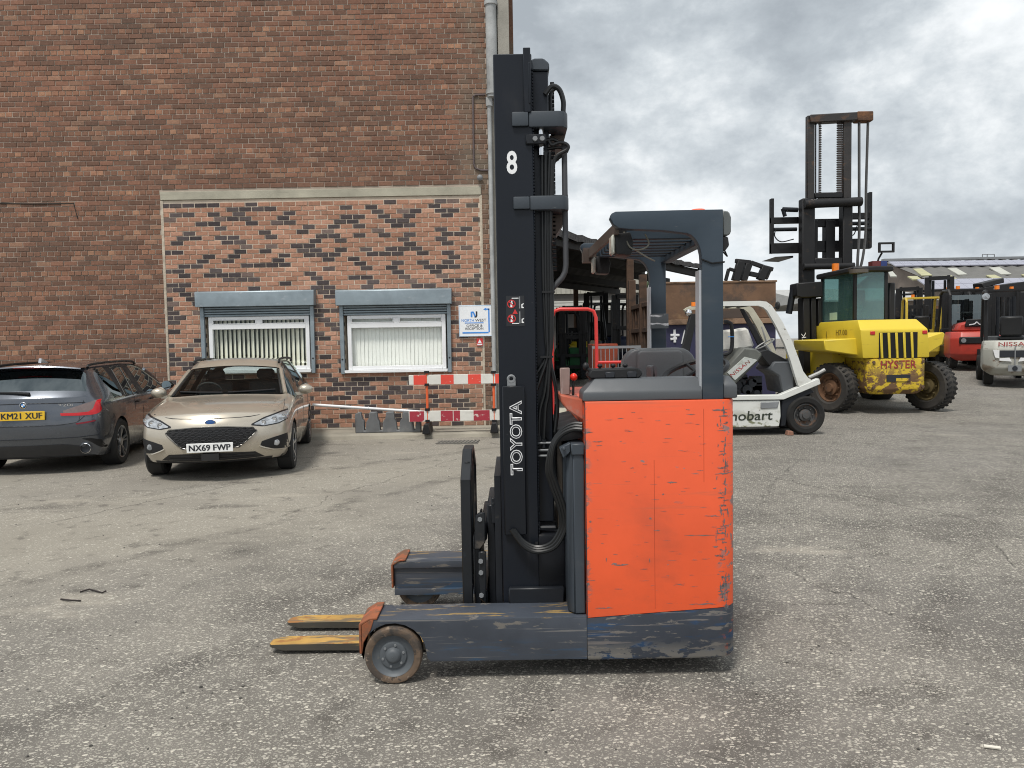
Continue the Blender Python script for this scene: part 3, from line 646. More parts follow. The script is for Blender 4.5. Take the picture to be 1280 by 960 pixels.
def hull(rows, cap=True):
    m = MB(); R = [[m.bm.verts.new((x, y, z(x) if callable(z) else z)) for x, y in (plan if not s else [((x - .7) * s + .7, (y - 4.24) * s + 4.24) for x, y in plan])] for z, s in rows]; n = len(plan)
    for a, b in zip(R, R[1:]):
        for k in range(n): m.bm.faces.new([a[k], a[(k + 1) % n], b[(k + 1) % n], b[k]])
    m.bm.faces.new(R[0][::-1]); m.bm.faces.new(R[-1]); return m
body = hull([(lambda x: sl_z(x) + .0015, 0), (1.336, 0), (1.343, .992)]).build('body', t_orange, RT)
sk = hull([(.092, .985), (.105, 0), (lambda x: sl_z(x) - .0015, 0)]).build('skirt', t_skirt, RT)
mb = MB(); mb.box(.3415, .3445, NY - .0015, NY + .01, .30, 1.34); mb.build('panel_seam', letter_k, body)
# scuffs scraped through the orange paint: every mark its own ragged shape
rs = random.Random(17); sc_m = M('scuff_primer', (.15, .14, .14), .7, var=.35, vs=40); mb = MB()
def skin_y(x):
    for (xa, ya), (xb, yb) in zip(plan, plan[1:6]):
        if xa <= x <= xb: return ya + (yb - ya) * (x - xa) / (xb - xa) - .0009
    return NY - .0009
def scuff(px, py, L, H, vert=False):
    c0 = at(px, py, NY); n = 9; a, b_ = [], []
    for i in range(n + 1):
        u = i / n; w = H * (math.sin(math.pi * min(1, max(.04, u))) ** .7) * rs.uniform(.25, 1); j = rs.uniform(-.3, .3) * H
        x, z = (c0.x + (u - .5) * L, c0.z + j) if not vert else (c0.x + j, c0.z + (u - .5) * L)
        x = min(x, 1.05); a.append((x, z + w / 2) if not vert else (x + w / 2, z)); b_.append((x, z - w / 2) if not vert else (x - w / 2, z))
    A = [mb.bm.verts.new((p[0], skin_y(p[0]), p[1])) for p in a]; B = [mb.bm.verts.new((p[0], skin_y(p[0]), p[1])) for p in b_]
    for i in range(n): mb.bm.faces.new([A[i], A[i + 1], B[i + 1], B[i]])
for q in ((747, 552, .05, .005), (749, 557, .03, .004), (840, 603, .05, .009), (813, 648, .012, .016), (821, 663, .03, .005), (777, 706, .07, .010), (768, 705, .03, .012), (756, 760, .09, .007), (795, 768, .07, .005), (876, 669, .16, .005), (905, 592, .09, .009), (891, 645, .08, .007), (880, 755, .14, .007),
          (903, 512, .10, .006), (897, 513, .05, .005), (905, 520, .05, .008), (903, 660, .06, .009), (860, 512, .02, .004), (905, 632, .03, .012), (735, 730, .02, .018), (735, 540, .05, .008), (738, 652, .012, .014), (829, 618, .01, .010), (790, 585, .02, .005), (812, 700, .006, .03), (758, 700, .006, .03), (868, 700, .03, .004), (850, 730, .05, .004)): scuff(*q)
for cy_, n_, sp_ in ((560, 9, 16), (600, 6, 10), (655, 12, 18), (676, 8, 8), (726, 22, 16), (742, 16, 10), (515, 8, 8), (630, 8, 10)):
    for _ in range(n_): scuff(rs.gauss(906, 3.5), rs.gauss(cy_, sp_), rs.uniform(.012, .05), rs.uniform(.004, .011), rs.random() < .5)
for q in ((895, 672, .07, .006, True), (906, 560, .05, .007, True), (908, 726, .09, .008, True)): scuff(*q)
for _ in range(70): scuff(rs.uniform(736, 905), rs.uniform(510, 755), rs.uniform(.006, .05), rs.uniform(.0012, .004))
for _ in range(24): scuff(rs.uniform(893, 911), rs.uniform(505, 760), rs.uniform(.008, .035), rs.uniform(.003, .010), rs.random() < .4)
tag(mb.build('scuff', sc_m, body), kind='stuff')
sm_m = M('seam_orange', (.40, .05, .014), .6)
for x, z0, z1 in ((.668, .34, 1.06), (.905, .95, 1.30)): mb = MB(); mb.box(x, x + .0022, NY - .0004, NY + .004, z0, z1); mb.build('panel_seam', sm_m, body)
# dashboard along the near side, rear cap
def ringloft(rings, name, mat, par, bev=0):
    m = MB(); R = [[m.bm.verts.new(p) for p in r] for r in rings]; n = len(R[0])
    for a, b in zip(R, R[1:]):
        for k in range(n): m.bm.faces.new([a[k], a[(k + 1) % n], b[(k + 1) % n], b[k]])
    m.bm.faces.new(R[0][::-1]); m.bm.faces.new(R[-1]); return m.build(name, mat, par, bev=bev, seg=2)
rg = lambda x0, x1, y0, y1, z: [(x0, y0, z), (x1, y0, z), (x1, y1, z), (x0, y1, z)]
dash = ringloft([rg(.334, .902, 3.638, 3.84, 1.345), rg(.336, .902, 3.640, 3.84, 1.387), rg(.398, .902, 3.685, 3.82, 1.448)], 'dashboard', t_plast, RT, .008)
ringloft([rg(1.006, 1.075, 3.65, 3.95, 1.346), rg(1.006, 1.074, 3.65, 3.95, 1.41), rg(1.006, 1.045, 3.69, 3.9, 1.452)], 'rear_cover', t_plast, RT, .012)
mb = MB(); mb.prism([(.232, 1.375), (.342, 1.347), (.342, 1.245), (.262, 1.30), (.236, 1.34)], 'y', 3.69, 4.05)
fr_ = mb.build('front_cowl', M('faded_orange', (.42, .10, .055), .6, var=.2, vs=6, layers=[((.35, .22, .18), (5, 5, 5), .55, .1, .7)]), RT, bev=.006)
mb = MB(); mb.box(.238, .287, 3.80, 3.812, 1.365, 1.50); mb.build('deflector_plate', M('scuffed_plastic', (.25, .17, .15), .5, var=.2, vs=8, layers=[((.45, .4, .38), (30, 30, 9), .5, .2, .5)]), RT, bev=.004)
mb = MB(); mb.cyl((.305, 3.84, 1.36), (.308, 3.84, 1.435), .006); lv = mb.build('lever', black_plast, RT)
mb = MB(); mb.ball((.309, 3.84, 1.452), .019); mb.build('knob', M('red_knob', (.75, .03, .012), .3), lv)
# control pod
mb = MB(); mb.prism([(.375, 1.448), (.368, 1.468), (.385, 1.492), (.605, 1.498), (.626, 1.487), (.630, 1.462), (.61, 1.446)], 'y', 3.70, 3.86); pod = mb.build('control_pod', black_plast, RT, bev=.006)
for x in (.45, .555): mb = MB(); mb.box(x, x + .045, 3.692, 3.72, 1.452, 1.480); mb.build('switch', letter_k, pod, bev=.003)
mb = MB(); mb.cyl((.385, 3.76, 1.48), (.366, 3.76, 1.50), .010); mb.ball((.362, 3.76, 1.507), .016, sc=(1, 1, 1.2)); mb.build('joystick', black_plast, pod)
for x in (.435, .50, .56): mb = MB(); mb.cyl((x, 3.79, 1.48), (x, 3.79, 1.502), .007); mb.ball((x, 3.79, 1.507), .013, sc=(1, 1, .8)); mb.build('joystick', black_plast, pod)
# seat facing the near side
vinyl = M('seat_vinyl', (.095, .099, .105), .38, var=.12, bump=.15, bs=160)
def rpoly(x0, x1, z0, z1, r, n=5, r2=None):
    out = []
    for cx, cz, a0, rr in ((x1, z0, -90, .02), (x1, z1, 0, r), (x0, z1, 90, r2 or r), (x0, z0, 180, .02)):
        for k in range(n + 1):
            a = rad(a0 + 90 * k / n); sx = -1 if cx == x1 else 1; sz = -1 if cz == z1 else 1
            out.append((cx + sx * rr + rr * math.cos(a), cz + sz * rr + rr * math.sin(a)))
    return out
mb = MB(); mb.prism(rpoly(.655, 1.085, 1.28, 1.582, .10), 'y', 4.52, 4.64); seat = mb.build('seat_back', vinyl, RT, bev=.03, seg=3)
mb = MB(); mb.prism(rpoly(.735, 1.005, 1.28, 1.568, .03), 'y', 4.500, 4.53); mb.build('back_cushion', vinyl, seat, bev=.014, seg=3)
mb = MB(); mb.box(.69, 1.05, 4.25, 4.55, 1.345, 1.405); mb.build('seat_cushion', vinyl, RT, bev=.03, seg=3)
mb = MB(); mb.prism(rpoly(.752, .786, 1.40, 1.49, .015), 'y', 4.15, 4.30); mb.build('armrest', t_plast, RT, bev=.008)
# steering wheel
sw_ = MB(); c = Vector((.955, 4.0, 1.462)); nrm = Vector((-.28, -.22, .93)).normalized(); u = nrm.cross(Vector((0, 1, 0))).normalized(); v = nrm.cross(u)
sw_.tube([c + (u * math.cos(a) + v * math.sin(a)) * .165 for a in [k * math.pi / 16 for k in range(33)]], .014, 8, cap=False)
for a in (.5, 2.6, 4.7): sw_.tube([c, c + (u * math.cos(a) + v * math.sin(a)) * .16], .01, 6)
sw_.tube([c, c - nrm * .12], .02, 8); sw_.build('steering_wheel', black_plast, RT)
# overhead guard
def guard_plate(y0, y1, dx=0.0):
    P = [(.474, 2.205), (.482, 2.226), (.50, 2.234), (.80, 2.236), (1.004, 2.236), (1.004, 1.344), (.904, 1.344), (.904, 2.0)]
    for k in range(1, 8): a = rad(k * 90 / 8); P.append((.904 - .085 * (1 - math.cos(a)), 2.0 + .13 * math.sin(a)))
    P += [(.72, 2.143), (.56, 2.152), (.515, 2.157), (.49, 2.175)]
    m = MB(); m.prism([(x + dx, z) for x, z in P], 'y', y0, y1); return m
og = guard_plate(3.642, 3.700).build('overhead_guard', t_guard, RT, bev=.004, seg=2)
guard_plate(4.78, 4.84, -.04).build('guard_side', t_guard, og, bev=.010, seg=2)
for a in ((.893, .9035, 3.655, 3.73), (.853, .8635, 4.745, 4.83)): mb = MB(); mb.box(*a, 1.345, 1.955); mb.build('column_trim', alu, og)
for k in range(7):
    y = 3.83 + k * .128; mb = MB(); mb.box(.53, .93, y, y + .035, 2.125, 2.185); mb.build('roof_bar', t_guard, og, bev=.006)
mb = MB(); mb.box(.93, .99, 3.703, 4.779, 2.10, 2.20); mb.build('roof_bar', t_guard, og, bev=.006)
mb = MB(); mb.beam((.515, 3.702, 2.165), (.49, 4.77, 2.165), .018, .055); mb.box(.45, .53, 4.74, 4.84, 2.115, 2.20); mb.build('front_bar', M('brown_bar', (.095, .070, .058), .6, var=.2), og)
mb = MB(); mb.prism([(1.0055, 2.235), (1.038, 2.228), (1.048, 2.20), (1.047, 2.13), (1.035, 2.115), (1.0055, 2.115)], 'y', 3.66, 3.80); rl = mb.build('rear_lamp', M('smoky_lens', (.10, .11, .11), .25), RT, bev=.006)
mb = MB(); mb.prism([(1.0055, 2.112), (1.034, 2.112), (1.04, 2.07), (1.02, 2.045), (1.0055, 2.045)], 'y', 3.665, 3.79); mb.build('lamp_housing', black_plast, rl, bev=.005)
mb = MB(); mb.lathe([(0, .012), (.03, .010), (.045, 0)], (.90, 3.70, 2.236), 'z', 16); mb.build('beacon', amber if False else t_orange, RT)
mb = MB(); mb.tube([(.90, 3.639, 2.005), (.95, 3.638, 1.985), (1.008, 3.638, 1.99), (1.01, 3.72, 1.992)], .004, 5); mb.tube([(1.02, 3.68, 2.05), (1.03, 3.67, 2.02), (1.008, 3.66, 2.04)], .004, 5); mb.build('cable', hose_m, RT)
def worklamp(x, y, z, k=1.0):
    m = MB(); m.prism([(x, z), (x - .005, z + .10 * k), (x + .07 * k, z + .11 * k), (x + .085 * k, z + .06 * k), (x + .075 * k, z - .005)], 'y', y - .055, y + .055); L = m.build('work_lamp', black_plast, RT, bev=.012, seg=2)
    m = MB(); m.box(x - .022, x - .003, y - .05, y + .05, z + .004, z + .098 * k); m.build('lens', M('lamp_lens', (.45, .45, .40), .15, var=.1, vs=30), L, bev=.008)
    m = MB(); m.box(x + .02, x + .055, y - .03, y + .03, z + .10 * k, z + .15 * k); m.build('bracket', black_plast, L)
worklamp(.515, 3.80, 2.045); worklamp(.52, 4.70, 2.035)
mb = MB(); mb.tube([(.555, 3.76, 2.155), (.58, 3.74, 2.08), (.63, 3.73, 2.065), (.67, 3.73, 2.09), (.655, 3.74, 2.14)], .004, 5, 5); mb.tube([(.60, 3.74, 2.07), (.66, 3.735, 2.03), (.70, 3.735, 2.01)], .004, 5, 4); mb.build('loose_wire', M('loose_wire', (.16, .15, .12), .5), RT)
# scuffed tape on the far post
mb = MB(); mb.box(.858, .968, 4.736, 4.738, 1.70, 1.79); mb.build('tape', M('old_tape', (.07, .08, .09), .3, var=.3, layers=[((.55, .57, .6), (9, 9, 60), .56, .05, .8)]), og)

# mast
def rails(y, s, par=RT):
    m = MB(); m.box(-.066, .124, y, y + s * .02, .25, 3.05); m.box(-.066, -.044, y + s * .021, y + s * .10, .25, 3.05); m.box(.102, .124, y + s * .021, y + s * .10, .25, 3.05)
    m.box(-.02, .005, y + s * .10, y + s * .16, .35, 3.02); return m
mast = rails(3.87, 1).build('mast', t_mast, RT, bev=.005)
rails(4.60, -1).build('mast_rail', t_mast, mast, bev=.005)
mb = MB(); mb.box(.082, .118, 3.850, 3.868, 2.76, 3.072); mb.box(.106, .118, 3.846, 3.852, 2.80, 3.0); mb.build('rail_stop', t_mast, mast, bev=.003)
for yy in (3.93, 4.44):
    m = MB(); m.box(.126, .208, yy, yy + .10, .7, 2.985); m.build('inner_rail', t_mast, mast, bev=.006)
    m = MB(); m.prism([(.118, 2.985), (.118, 3.03), (.135, 3.045), (.185, 3.045), (.214, 3.02), (.214, 2.985)], 'y', yy - .01, yy + .11); m.build('rail_cap', t_grey, mast, bev=.006)
def band(z0, z1, zb):
    P = [(.105, 3.856), (.25, 3.856), (.275, 3.862), (.293, 3.882), (.30, 3.91), (.30, 4.56), (.28, 4.60), (.105, 4.61), (.105, 4.48), (.24, 4.46), (.24, 4.01), (.105, 3.99)]
    m = MB(); m.prism(P, 'z', z0, z1); m.prism([(.022, 3.850), (.104, 3.850), (.104, 3.868), (.022, 3.868)], 'z', z0 + .004, z1 - .004); b = m.build('cross_tie', t_grey, mast, bev=.008, seg=2)
    m = MB(); m.prism([(.215, z0), (.295, z0), (.29, z0 - .03), (.225, z0 - zb)], 'y', 4.02, 4.44); m.build('gusset', M('brown_bar', ()), b)
band(2.69, 2.768, .07); band(2.285, 2.355, .13)
m = MB(); m.box(.20, .2995, 3.93, 4.5, 2.355, 2.37); m.build('tie_plate', t_grey, mast)
mb = MB(); mb.tube([(.284, 3.93, 2.62), (.284, 3.93, 2.02), (.280, 3.93, 1.985), (.265, 3.93, 1.955), (.205, 3.93, 1.89)], .0145, 10); mb.build('guard_tube', M('guard_tube', (.05, .052, .058), .5), mast)
mb = MB(); mb.box(.088, .19, 3.852, 3.90, 2.605, 2.655); ck = mb.build('hose_clamp', dark_steel, mast, bev=.006)
for x in (.135, .17): mb = MB(); mb.lathe([(0, -.012), (.012, -.012), (.014, 0)], (x, 3.852, 2.63), 'y', 8); mb.build('bolt', mid_grey, ck)
mb = MB(); mb.cyl((.15, 3.99, 1.0), (.15, 3.99, 2.70), .026); mb.build('lift_cylinder', dark_steel, mast); mb = MB(); mb.cyl((.165, 3.90, 2.56), (.165, 3.90, 2.69), .016); mb.build('piston_rod', chrome, mast)
mb = MB(); rw = random.Random(8)
for k in range(150): z = .66 + k * .0155; mb.box(.1235, .1275 + rw.random() * .002, 3.872, 3.882, z, z + .009)
tag(mb.build('weld_bead', t_mast, mast), kind='stuff')
# chain behind the rail
mb = MB(); rr = random.Random(3)
for z in [2.0 + i * .022 for i in range(44)]: mb.box(.223, .243, 4.03, 4.045, z, z + .017); mb.box(.226, .240, 4.02, 4.055, z + .004, z + .013)
mb.build('chain', dark_steel, mast)
def px_path(pts, Y, dY=0.0): return [at(x, y, Y + dY * i) for i, (x, y) in enumerate(pts)]
def hose(pts, Y, r=.010, sm=6, n=8, dY=0.0):
    m = MB(); m.tube(px_path(pts, Y, dY), r, n, sm); return m.build('hose', hose_m, mast)
hose([(681, 118), (690, 108), (699, 112), (704, 126), (704, 140)], 3.92, .013); hose([(688, 140), (688, 118), (694, 110)], 4.0, .010)
hose([(686, 176), (690, 181), (700, 178), (709, 181), (709, 187), (695, 196), (691, 215), (689, 260)], 3.90, .009); hose([(684, 186), (700, 184), (709, 188), (700, 196), (692, 205), (687, 240)], 3.93, .009); hose([(680, 176), (690, 174), (697, 176)], 3.9, .009)
for i, P in enumerate([[(678, 186), (678, 240), (679, 340), (682, 420), (683, 445), (668, 472), (662, 489), (660, 515), (661, 560)], [(682, 190), (682, 260), (682, 350), (684, 420), (684, 447), (674, 478), (668, 499), (667, 528), (668, 560)],
                      [(687, 190), (685, 260), (685, 350), (686, 420), (685, 451), (681, 489), (675, 514), (674, 545)], [(690, 200), (688, 260), (688, 350), (688, 420), (687, 453), (685, 493), (682, 510), (680, 548)], [(692, 230), (687, 290), (690, 350), (690, 420), (688, 449), (693, 476), (697, 507), (694, 540)]]):
    hose(P, 3.905 - .006 * (i % 2), .0095)
for i, o_ in enumerate((0, 5, 10)):
    hose([(728, 530 + o_ * .7), (716, 530 + o_ * .7), (702, 538 + o_ * .6), (690 + o_ * .3, 556 + o_ * .2), (684 + o_ * .6, 585), (689 + o_ * .7, 606), (699 + o_ * .7, 635), (701 + o_ * .7, 658), (690 + o_ * .5, 678 + o_ * .5), (672, 684 + o_ * .6), (655 - o_ * .1, 677 + o_ * .5), (642 - o_ * .3, 662)], 3.69 - .006 * i, .0112, dY=.0125)
hose([(696, 505), (692, 560), (694, 600)], 3.95, .011)
mb = MB()
for (x, y) in ((686, 365), (684, 446)): p = at(x, y, 3.90); mb.box(p.x - .035, p.x + .03, 3.885, 3.92, p.z - .005, p.z + .005)
p = at(671, 686, 3.835); mb.box(p.x - .006, p.x + .006, 3.822, 3.86, p.z - .022, p.z + .03); mb.build('cable_tie', black_plast, mast)
for (x, y) in ((661, 528), (667, 540), (674, 548), (680, 552), (668, 512), (661, 512)):
    p = at(x, y, 3.91); mb = MB(); mb.cyl(p - Vector((0, 0, .03)), p + Vector((0, 0, .03)), .013, n=8); mb.cyl(p - Vector((0, 0, .012)), p + Vector((0, 0, .012)), .017, n=6); mb.build('hose_fitting', dark_steel, mast)
for y_ in (554, 563, 570, 660):
    p = at(664, y_, 3.90); mb = MB(); mb.cyl((.07, 3.90, p.z), (.21, 3.90, p.z), .006 if y_ < 600 else .014, n=8); mb.build('pipe', mid_grey if y_ < 600 else dark_steel, mast)
# cover plate with the maker's name up the rail
mb = MB(); mb.box(-.050, .062, 3.842, 3.866, .655, 1.412); cov = mb.build('cover_plate', M('cover_black', (.008, .010, .014), .38, spec=.3, var=.15, layers=[((.08, .08, .08), (9, 9, 40), .68, .05, .5)]), mast, bev=.005)
TL, TB = at(638, 502, 3.842), at(653, 593, 3.842)
for off_, m_, li in ((.035, letter_w, .0015), (-.013, letter_k, .0028)): lettering('TOYOTA', (.044, 3.842, TB.z), (0, 0, 1), (-1, 0, 0), TL.z - TB.z, .056, m_, cov, off_, li)
mb = MB(); mb.box(-.024, .018, 3.85, 3.869, 1.413, 1.44); mb.tube([Vector((-.003, 3.855, 1.447)) + Vector((math.cos(a), 0, math.sin(a))) * .016 for a in [k * math.pi / 8 for k in range(17)]], .007, 6, cap=False); mb.build('lifting_eye', mid_grey, mast)
E8 = at(634, 217, 3.87); lettering('8', (E8.x, 3.87, E8.z), (1, 0, 0), (0, 0, 1), .048, .108, letter_w, mast, .02, .001)
# pictogram decal
dec = MB(); D0 = at(633, 408, 3.87); dec.box(D0.x, D0.x + .092, 3.868, 3.871, D0.z, D0.z + .152); dec = dec.build('decal', M('decal_black', (.012, .014, .018), .5), mast)
def ring(cx, cz, r, w, m, par, y=3.8665):
    q = MB(); n = 24; A = [(cx + r * math.cos(k * 2 * math.pi / n), y, cz + r * math.sin(k * 2 * math.pi / n)) for k in range(n + 1)]; B = [(cx + (r - w) * math.cos(k * 2 * math.pi / n), y, cz + (r - w) * math.sin(k * 2 * math.pi / n)) for k in range(n + 1)]; q.grid([A, B]); return q.build('ring', m, par)
def flat(pts, m, par, name='mark', y=3.8668):
    q = MB(); q.poly([(x, y, z) for x, z in pts]); return q.build(name, m, par)
for cz in (.112, .038):
    x0, z0 = D0.x + .027, D0.z + cz; ring(x0, z0, .021, .0045, redm, dec)
    flat([(x0 - .016, z0 + .012), (x0 - .012, z0 + .016), (x0 + .016, z0 - .012), (x0 + .012, z0 - .016)], redm, dec, y=3.8660)
    flat([(x0 - .006, z0 - .018), (x0 + .004, z0 - .018), (x0 + .007, z0 + .006), (x0 - .003, z0 + .009)], letter_w, dec); q = MB(); q.lathe([(0, 0), (.004, 0)], (x0 + .002, 3.8668, z0 + .013), 'y', 10); q.build('mark', letter_w, dec)
    flat([(x0 + .038, z0 - .024), (x0 + .044, z0 - .024), (x0 + .044, z0 + .036), (x0 + .038, z0 + .036)], mid_grey, dec); 
    flat([(x0 + .050, z0 - .022), (x0 + .062, z0 - .022), (x0 + .062, z0 - .018), (x0 + .055, z0 - .014), (x0 + .055, z0 - .006), (x0 + .062, z0 - .002), (x0 + .062, z0 + .002), (x0 + .050, z0 - .002)], letter_w, dec)
    flat([(x0 + .002, z0 - .026 if cz < .1 else z0 + .026), (x0 + .036, z0 - .026 if cz < .1 else z0 + .026), (x0 + .036, z0 - .022 if cz < .1 else z0 + .030), (x0 + .002, z0 - .022 if cz < .1 else z0 + .030)], letter_w, dec)
flat([(D0.x + .032, D0.z + .062), (D0.x + .058, D0.z + .062), (D0.x + .045, D0.z + .086)], redm, dec)
# foot of the mast, battery panel
mb = MB(); mb.box(-.045, .258, 3.873, 4.597, .262, .652); mb.build('mast_base', M('mast_base_black', (.007, .008, .011), .5, spec=.3, var=.2, layers=[((.09, .085, .08), (5, 5, 30), .62, .08, .5)]), RT, bev=.02, seg=2)
mb = MB(); mb.box(-.035, .246, 3.835, 3.872, .30, .385); mb.build('foot_plate', dark_steel, RT, bev=.006)
mb = MB(); mb.box(.285, .338, 3.655, 4.82, .312, 1.122); mb.prism([(.256, 3.70), (.284, 3.655), (.284, 4.8), (.256, 4.8)], 'z', .312, 1.10); bp_ = mb.build('battery_panel', t_grey, RT, bev=.006)
mb = MB(); mb.box(.276, .341, 3.645, 3.78, 1.085, 1.142); mb.build('bracket', t_grey, bp_, bev=.006)
mb = MB(); mb.box(.224, .2555, 3.97, 4.75, .60, 1.13); mb.build('battery', M('battery_case', (.05, .042, .034), .35, var=.4, vs=2.5), RT, bev=.004)
mb = MB(); mb.prism([(.222, 1.12), (.275, 1.145), (.275, 1.10), (.24, 1.07)], 'y', 3.66, 3.72); mb.cyl((.243, 3.655, 1.118), (.243, 3.64, 1.118), .008); mb.build('hinge', t_grey, RT, bev=.004)
mb = MB(); mb.prism([(.225, 1.19), (.34, 1.215), (.34, 1.155), (.225, 1.14)], 'y', 3.75, 4.6); mb.build('battery_cover', black_plast, RT)
# straddle arms with load wheels
def arm_poly():
    P = [(-.742, .135), (-.742, .285), (-.70, .308), (.3405, .308), (.3405, .098), (-.415, .098), (-.43, .115)]
    for k in range(0, 11): a = rad(0 + 172 * k / 10); P.append((-.593 + .158 * math.cos(a), .137 + .152 * math.sin(a)))
    return P
for y0, y1 in ((3.632, 3.848), (4.625, 4.848)):
    near = y0 < 4; m = MB()
    if near: m.prism(arm_poly(), 'y', y0, y1)
    else: m.prism([(-.742, .10), (-.742, .285), (-.70, .308), (.3405, .308), (.3405, .098), (-.74, .098)], 'y', y0 + .02, y1); m.box(-.74, .34, y0, y0 + .019, .265, .306); m.box(-.74, .34, y0, y0 + .019, .098, .135)
    arm = m.build('straddle_arm', t_arm, RT, bev=.014, seg=2)
    m = MB(); m.prism([(-.757, .145), (-.757, .290), (-.705, .320), (-.668, .322), (-.668, .3105), (-.702, .3095), (-.744, .285), (-.744, .145)], 'y', y0 - .006, y1 + .006)
    if near: m.prism([(-.743, .15), (-.743, .286), (-.70, .312), (-.685, .31), (-.70, .26), (-.735, .20)], 'y', y0 - .006, y0 - .0005)
    m.build('end_cap', t_cap, arm, bev=.003)
    cy = 3.605 if near else 4.66
    m = MB(); m.lathe([(.100, 0.006), (.118, .0), (.132, .003), (.138, .014), (.138, .086), (.132, .097), (.10, .10)], (-.593, cy, .138), 'y', 40); wh = m.build('load_wheel', M('worn_tyre', (.12, .082, .055), .8, var=.35, vs=9, bump=.3, bs=50, layers=[((.05, .042, .036), (9, 9, 9), .44, .12, .85), ((.26, .20, .15), (24, 12, 24), .58, .06, .7), ((.03, .028, .026), (30, 30, 30), .58, .05, .8)]), RT)
    m = MB(); m.lathe([(.101, .004), (.094, .010), (.088, .016), (.066, .020), (.064, .012), (.060, .010), (.040, .012), (.036, .006), (.030, -.004), (.020, -.008), (.001, -.009)], (-.593, cy, .138), 'y', 36); hb = m.build('hub', M('wheel_hub_grey', (.075, .085, .095), .55, var=.25, vs=9, layers=[((.20, .18, .15), (20, 20, 20), .62, .08, .6)]), wh)
    m = MB()
    for k in range(6): a = k * math.pi / 3 + .3; m.lathe([(.001, -.003), (.006, -.003), (.007, .003)], (-.593 + .052 * math.cos(a), cy + .010, .138 + .052 * math.sin(a)), 'y', 8)
    m.build('bolt', mid_grey, hb)
# forks, carriage and load backrest
for yy in (3.985, 4.305):
    m = MB(); h = .062; n = 8
    outline = [(-1.314, yy + .03), (-1.314, yy + .085), (-1.30, yy + .105), (-1.24, yy + .118), (-.18, yy + .118), (-.18, yy), (-1.24, yy), (-1.30, yy + .012)]
    top = [m.bm.verts.new((x, y, .050 + (0 if x < -1.29 else .006))) for x, y in outline]; bot = [m.bm.verts.new((x, y, .036 if x < -1.29 else (.024 if x < -1 else .008))) for x, y in outline]
    m.bm.faces.new(top); m.bm.faces.new(bot[::-1])
    for k in range(8): m.bm.faces.new([top[k], top[(k + 1) % 8], bot[(k + 1) % 8], bot[k]])
    fk = m.build('fork', M('fork_side', (.05, .045, .036), .6, var=.3, layers=[((.30, .20, .06), (4, 9, 30), .6, .08, .7)]), RT); bynormal(fk, fork_top)
    m = MB(); m.box(-.218, -.178, yy, yy + .118, .057, .62); m.build('fork_shank', dark_steel, fk, bev=.006)
bk_m = M('backrest_black', (.014, .016, .019), .4, spec=.35, var=.25, vs=5, layers=[((.12, .10, .08), (6, 6, 6), .58, .12, .6), ((.05, .09, .13), (6, 6, 6), .6, .1, .5)])
m = MB(); O = [(3.94, .245), (3.94, .925), (4.17, 1.055), (4.34, 1.055), (4.56, .925), (4.56, .245)]; I = [(3.968, .245), (3.968, .908), (4.18, 1.027), (4.33, 1.027), (4.532, .908), (4.532, .245)]
for k in range(5): m.prism([O[k], O[k + 1], I[k + 1], I[k]], 'x', -.276, -.222)
m.box(-.272, -.226, 3.969, 4.531, .30, .34); br_ = m.build('load_backrest', bk_m, RT, bev=.005)
for y in (4.07, 4.17, 4.25, 4.33, 4.43): m = MB(); m.box(-.262, -.232, y - .012, y + .012, .341, 1.0); m.build('upright', bk_m, br_, bev=.003)
m = MB(); m.box(-.176, -.145, 3.96, 4.54, .60, .69); m.box(-.176, -.145, 3.96, 4.54, .22, .33); m.box(-.142, -.10, 4.0, 4.5, .2, .78); m.prism([(-.205, .245), (-.205, .60), (-.19, .70), (-.178, .70), (-.178, .245)], 'y', 4.12, 4.29); car = m.build('fork_carriage', dark_steel, RT, bev=.006)
m = MB(); m.prism([(-.215, .56), (-.20, .74), (-.175, .755), (-.150, .75), (-.150, .60), (-.18, .56)], 'y', 3.93, 3.958); m.prism([(-.19, .30), (-.19, .55), (-.15, .55), (-.155, .27)], 'y', 3.935, 3.957); m.build('side_plate', bk_m, car, bev=.006)
for z in (.72, .50, .44, .32): m = MB(); m.cyl((-.178, 3.925, z), (-.178, 3.934, z), .013, n=6); m.build('bolt', mid_grey, car)
m = MB(); m.box(-.118, -.098, 3.92, 4.0, .70, .83); m.cyl((-.108, 3.918, .80), (-.108, 3.925, .80), .008); m.build('stop_lug', dark_steel, mast, bev=.003)
m = MB(); m.box(-.10, -.068, 3.9, 4.57, .2, .95); m.build('mast_roller_plate', dark_steel, mast)
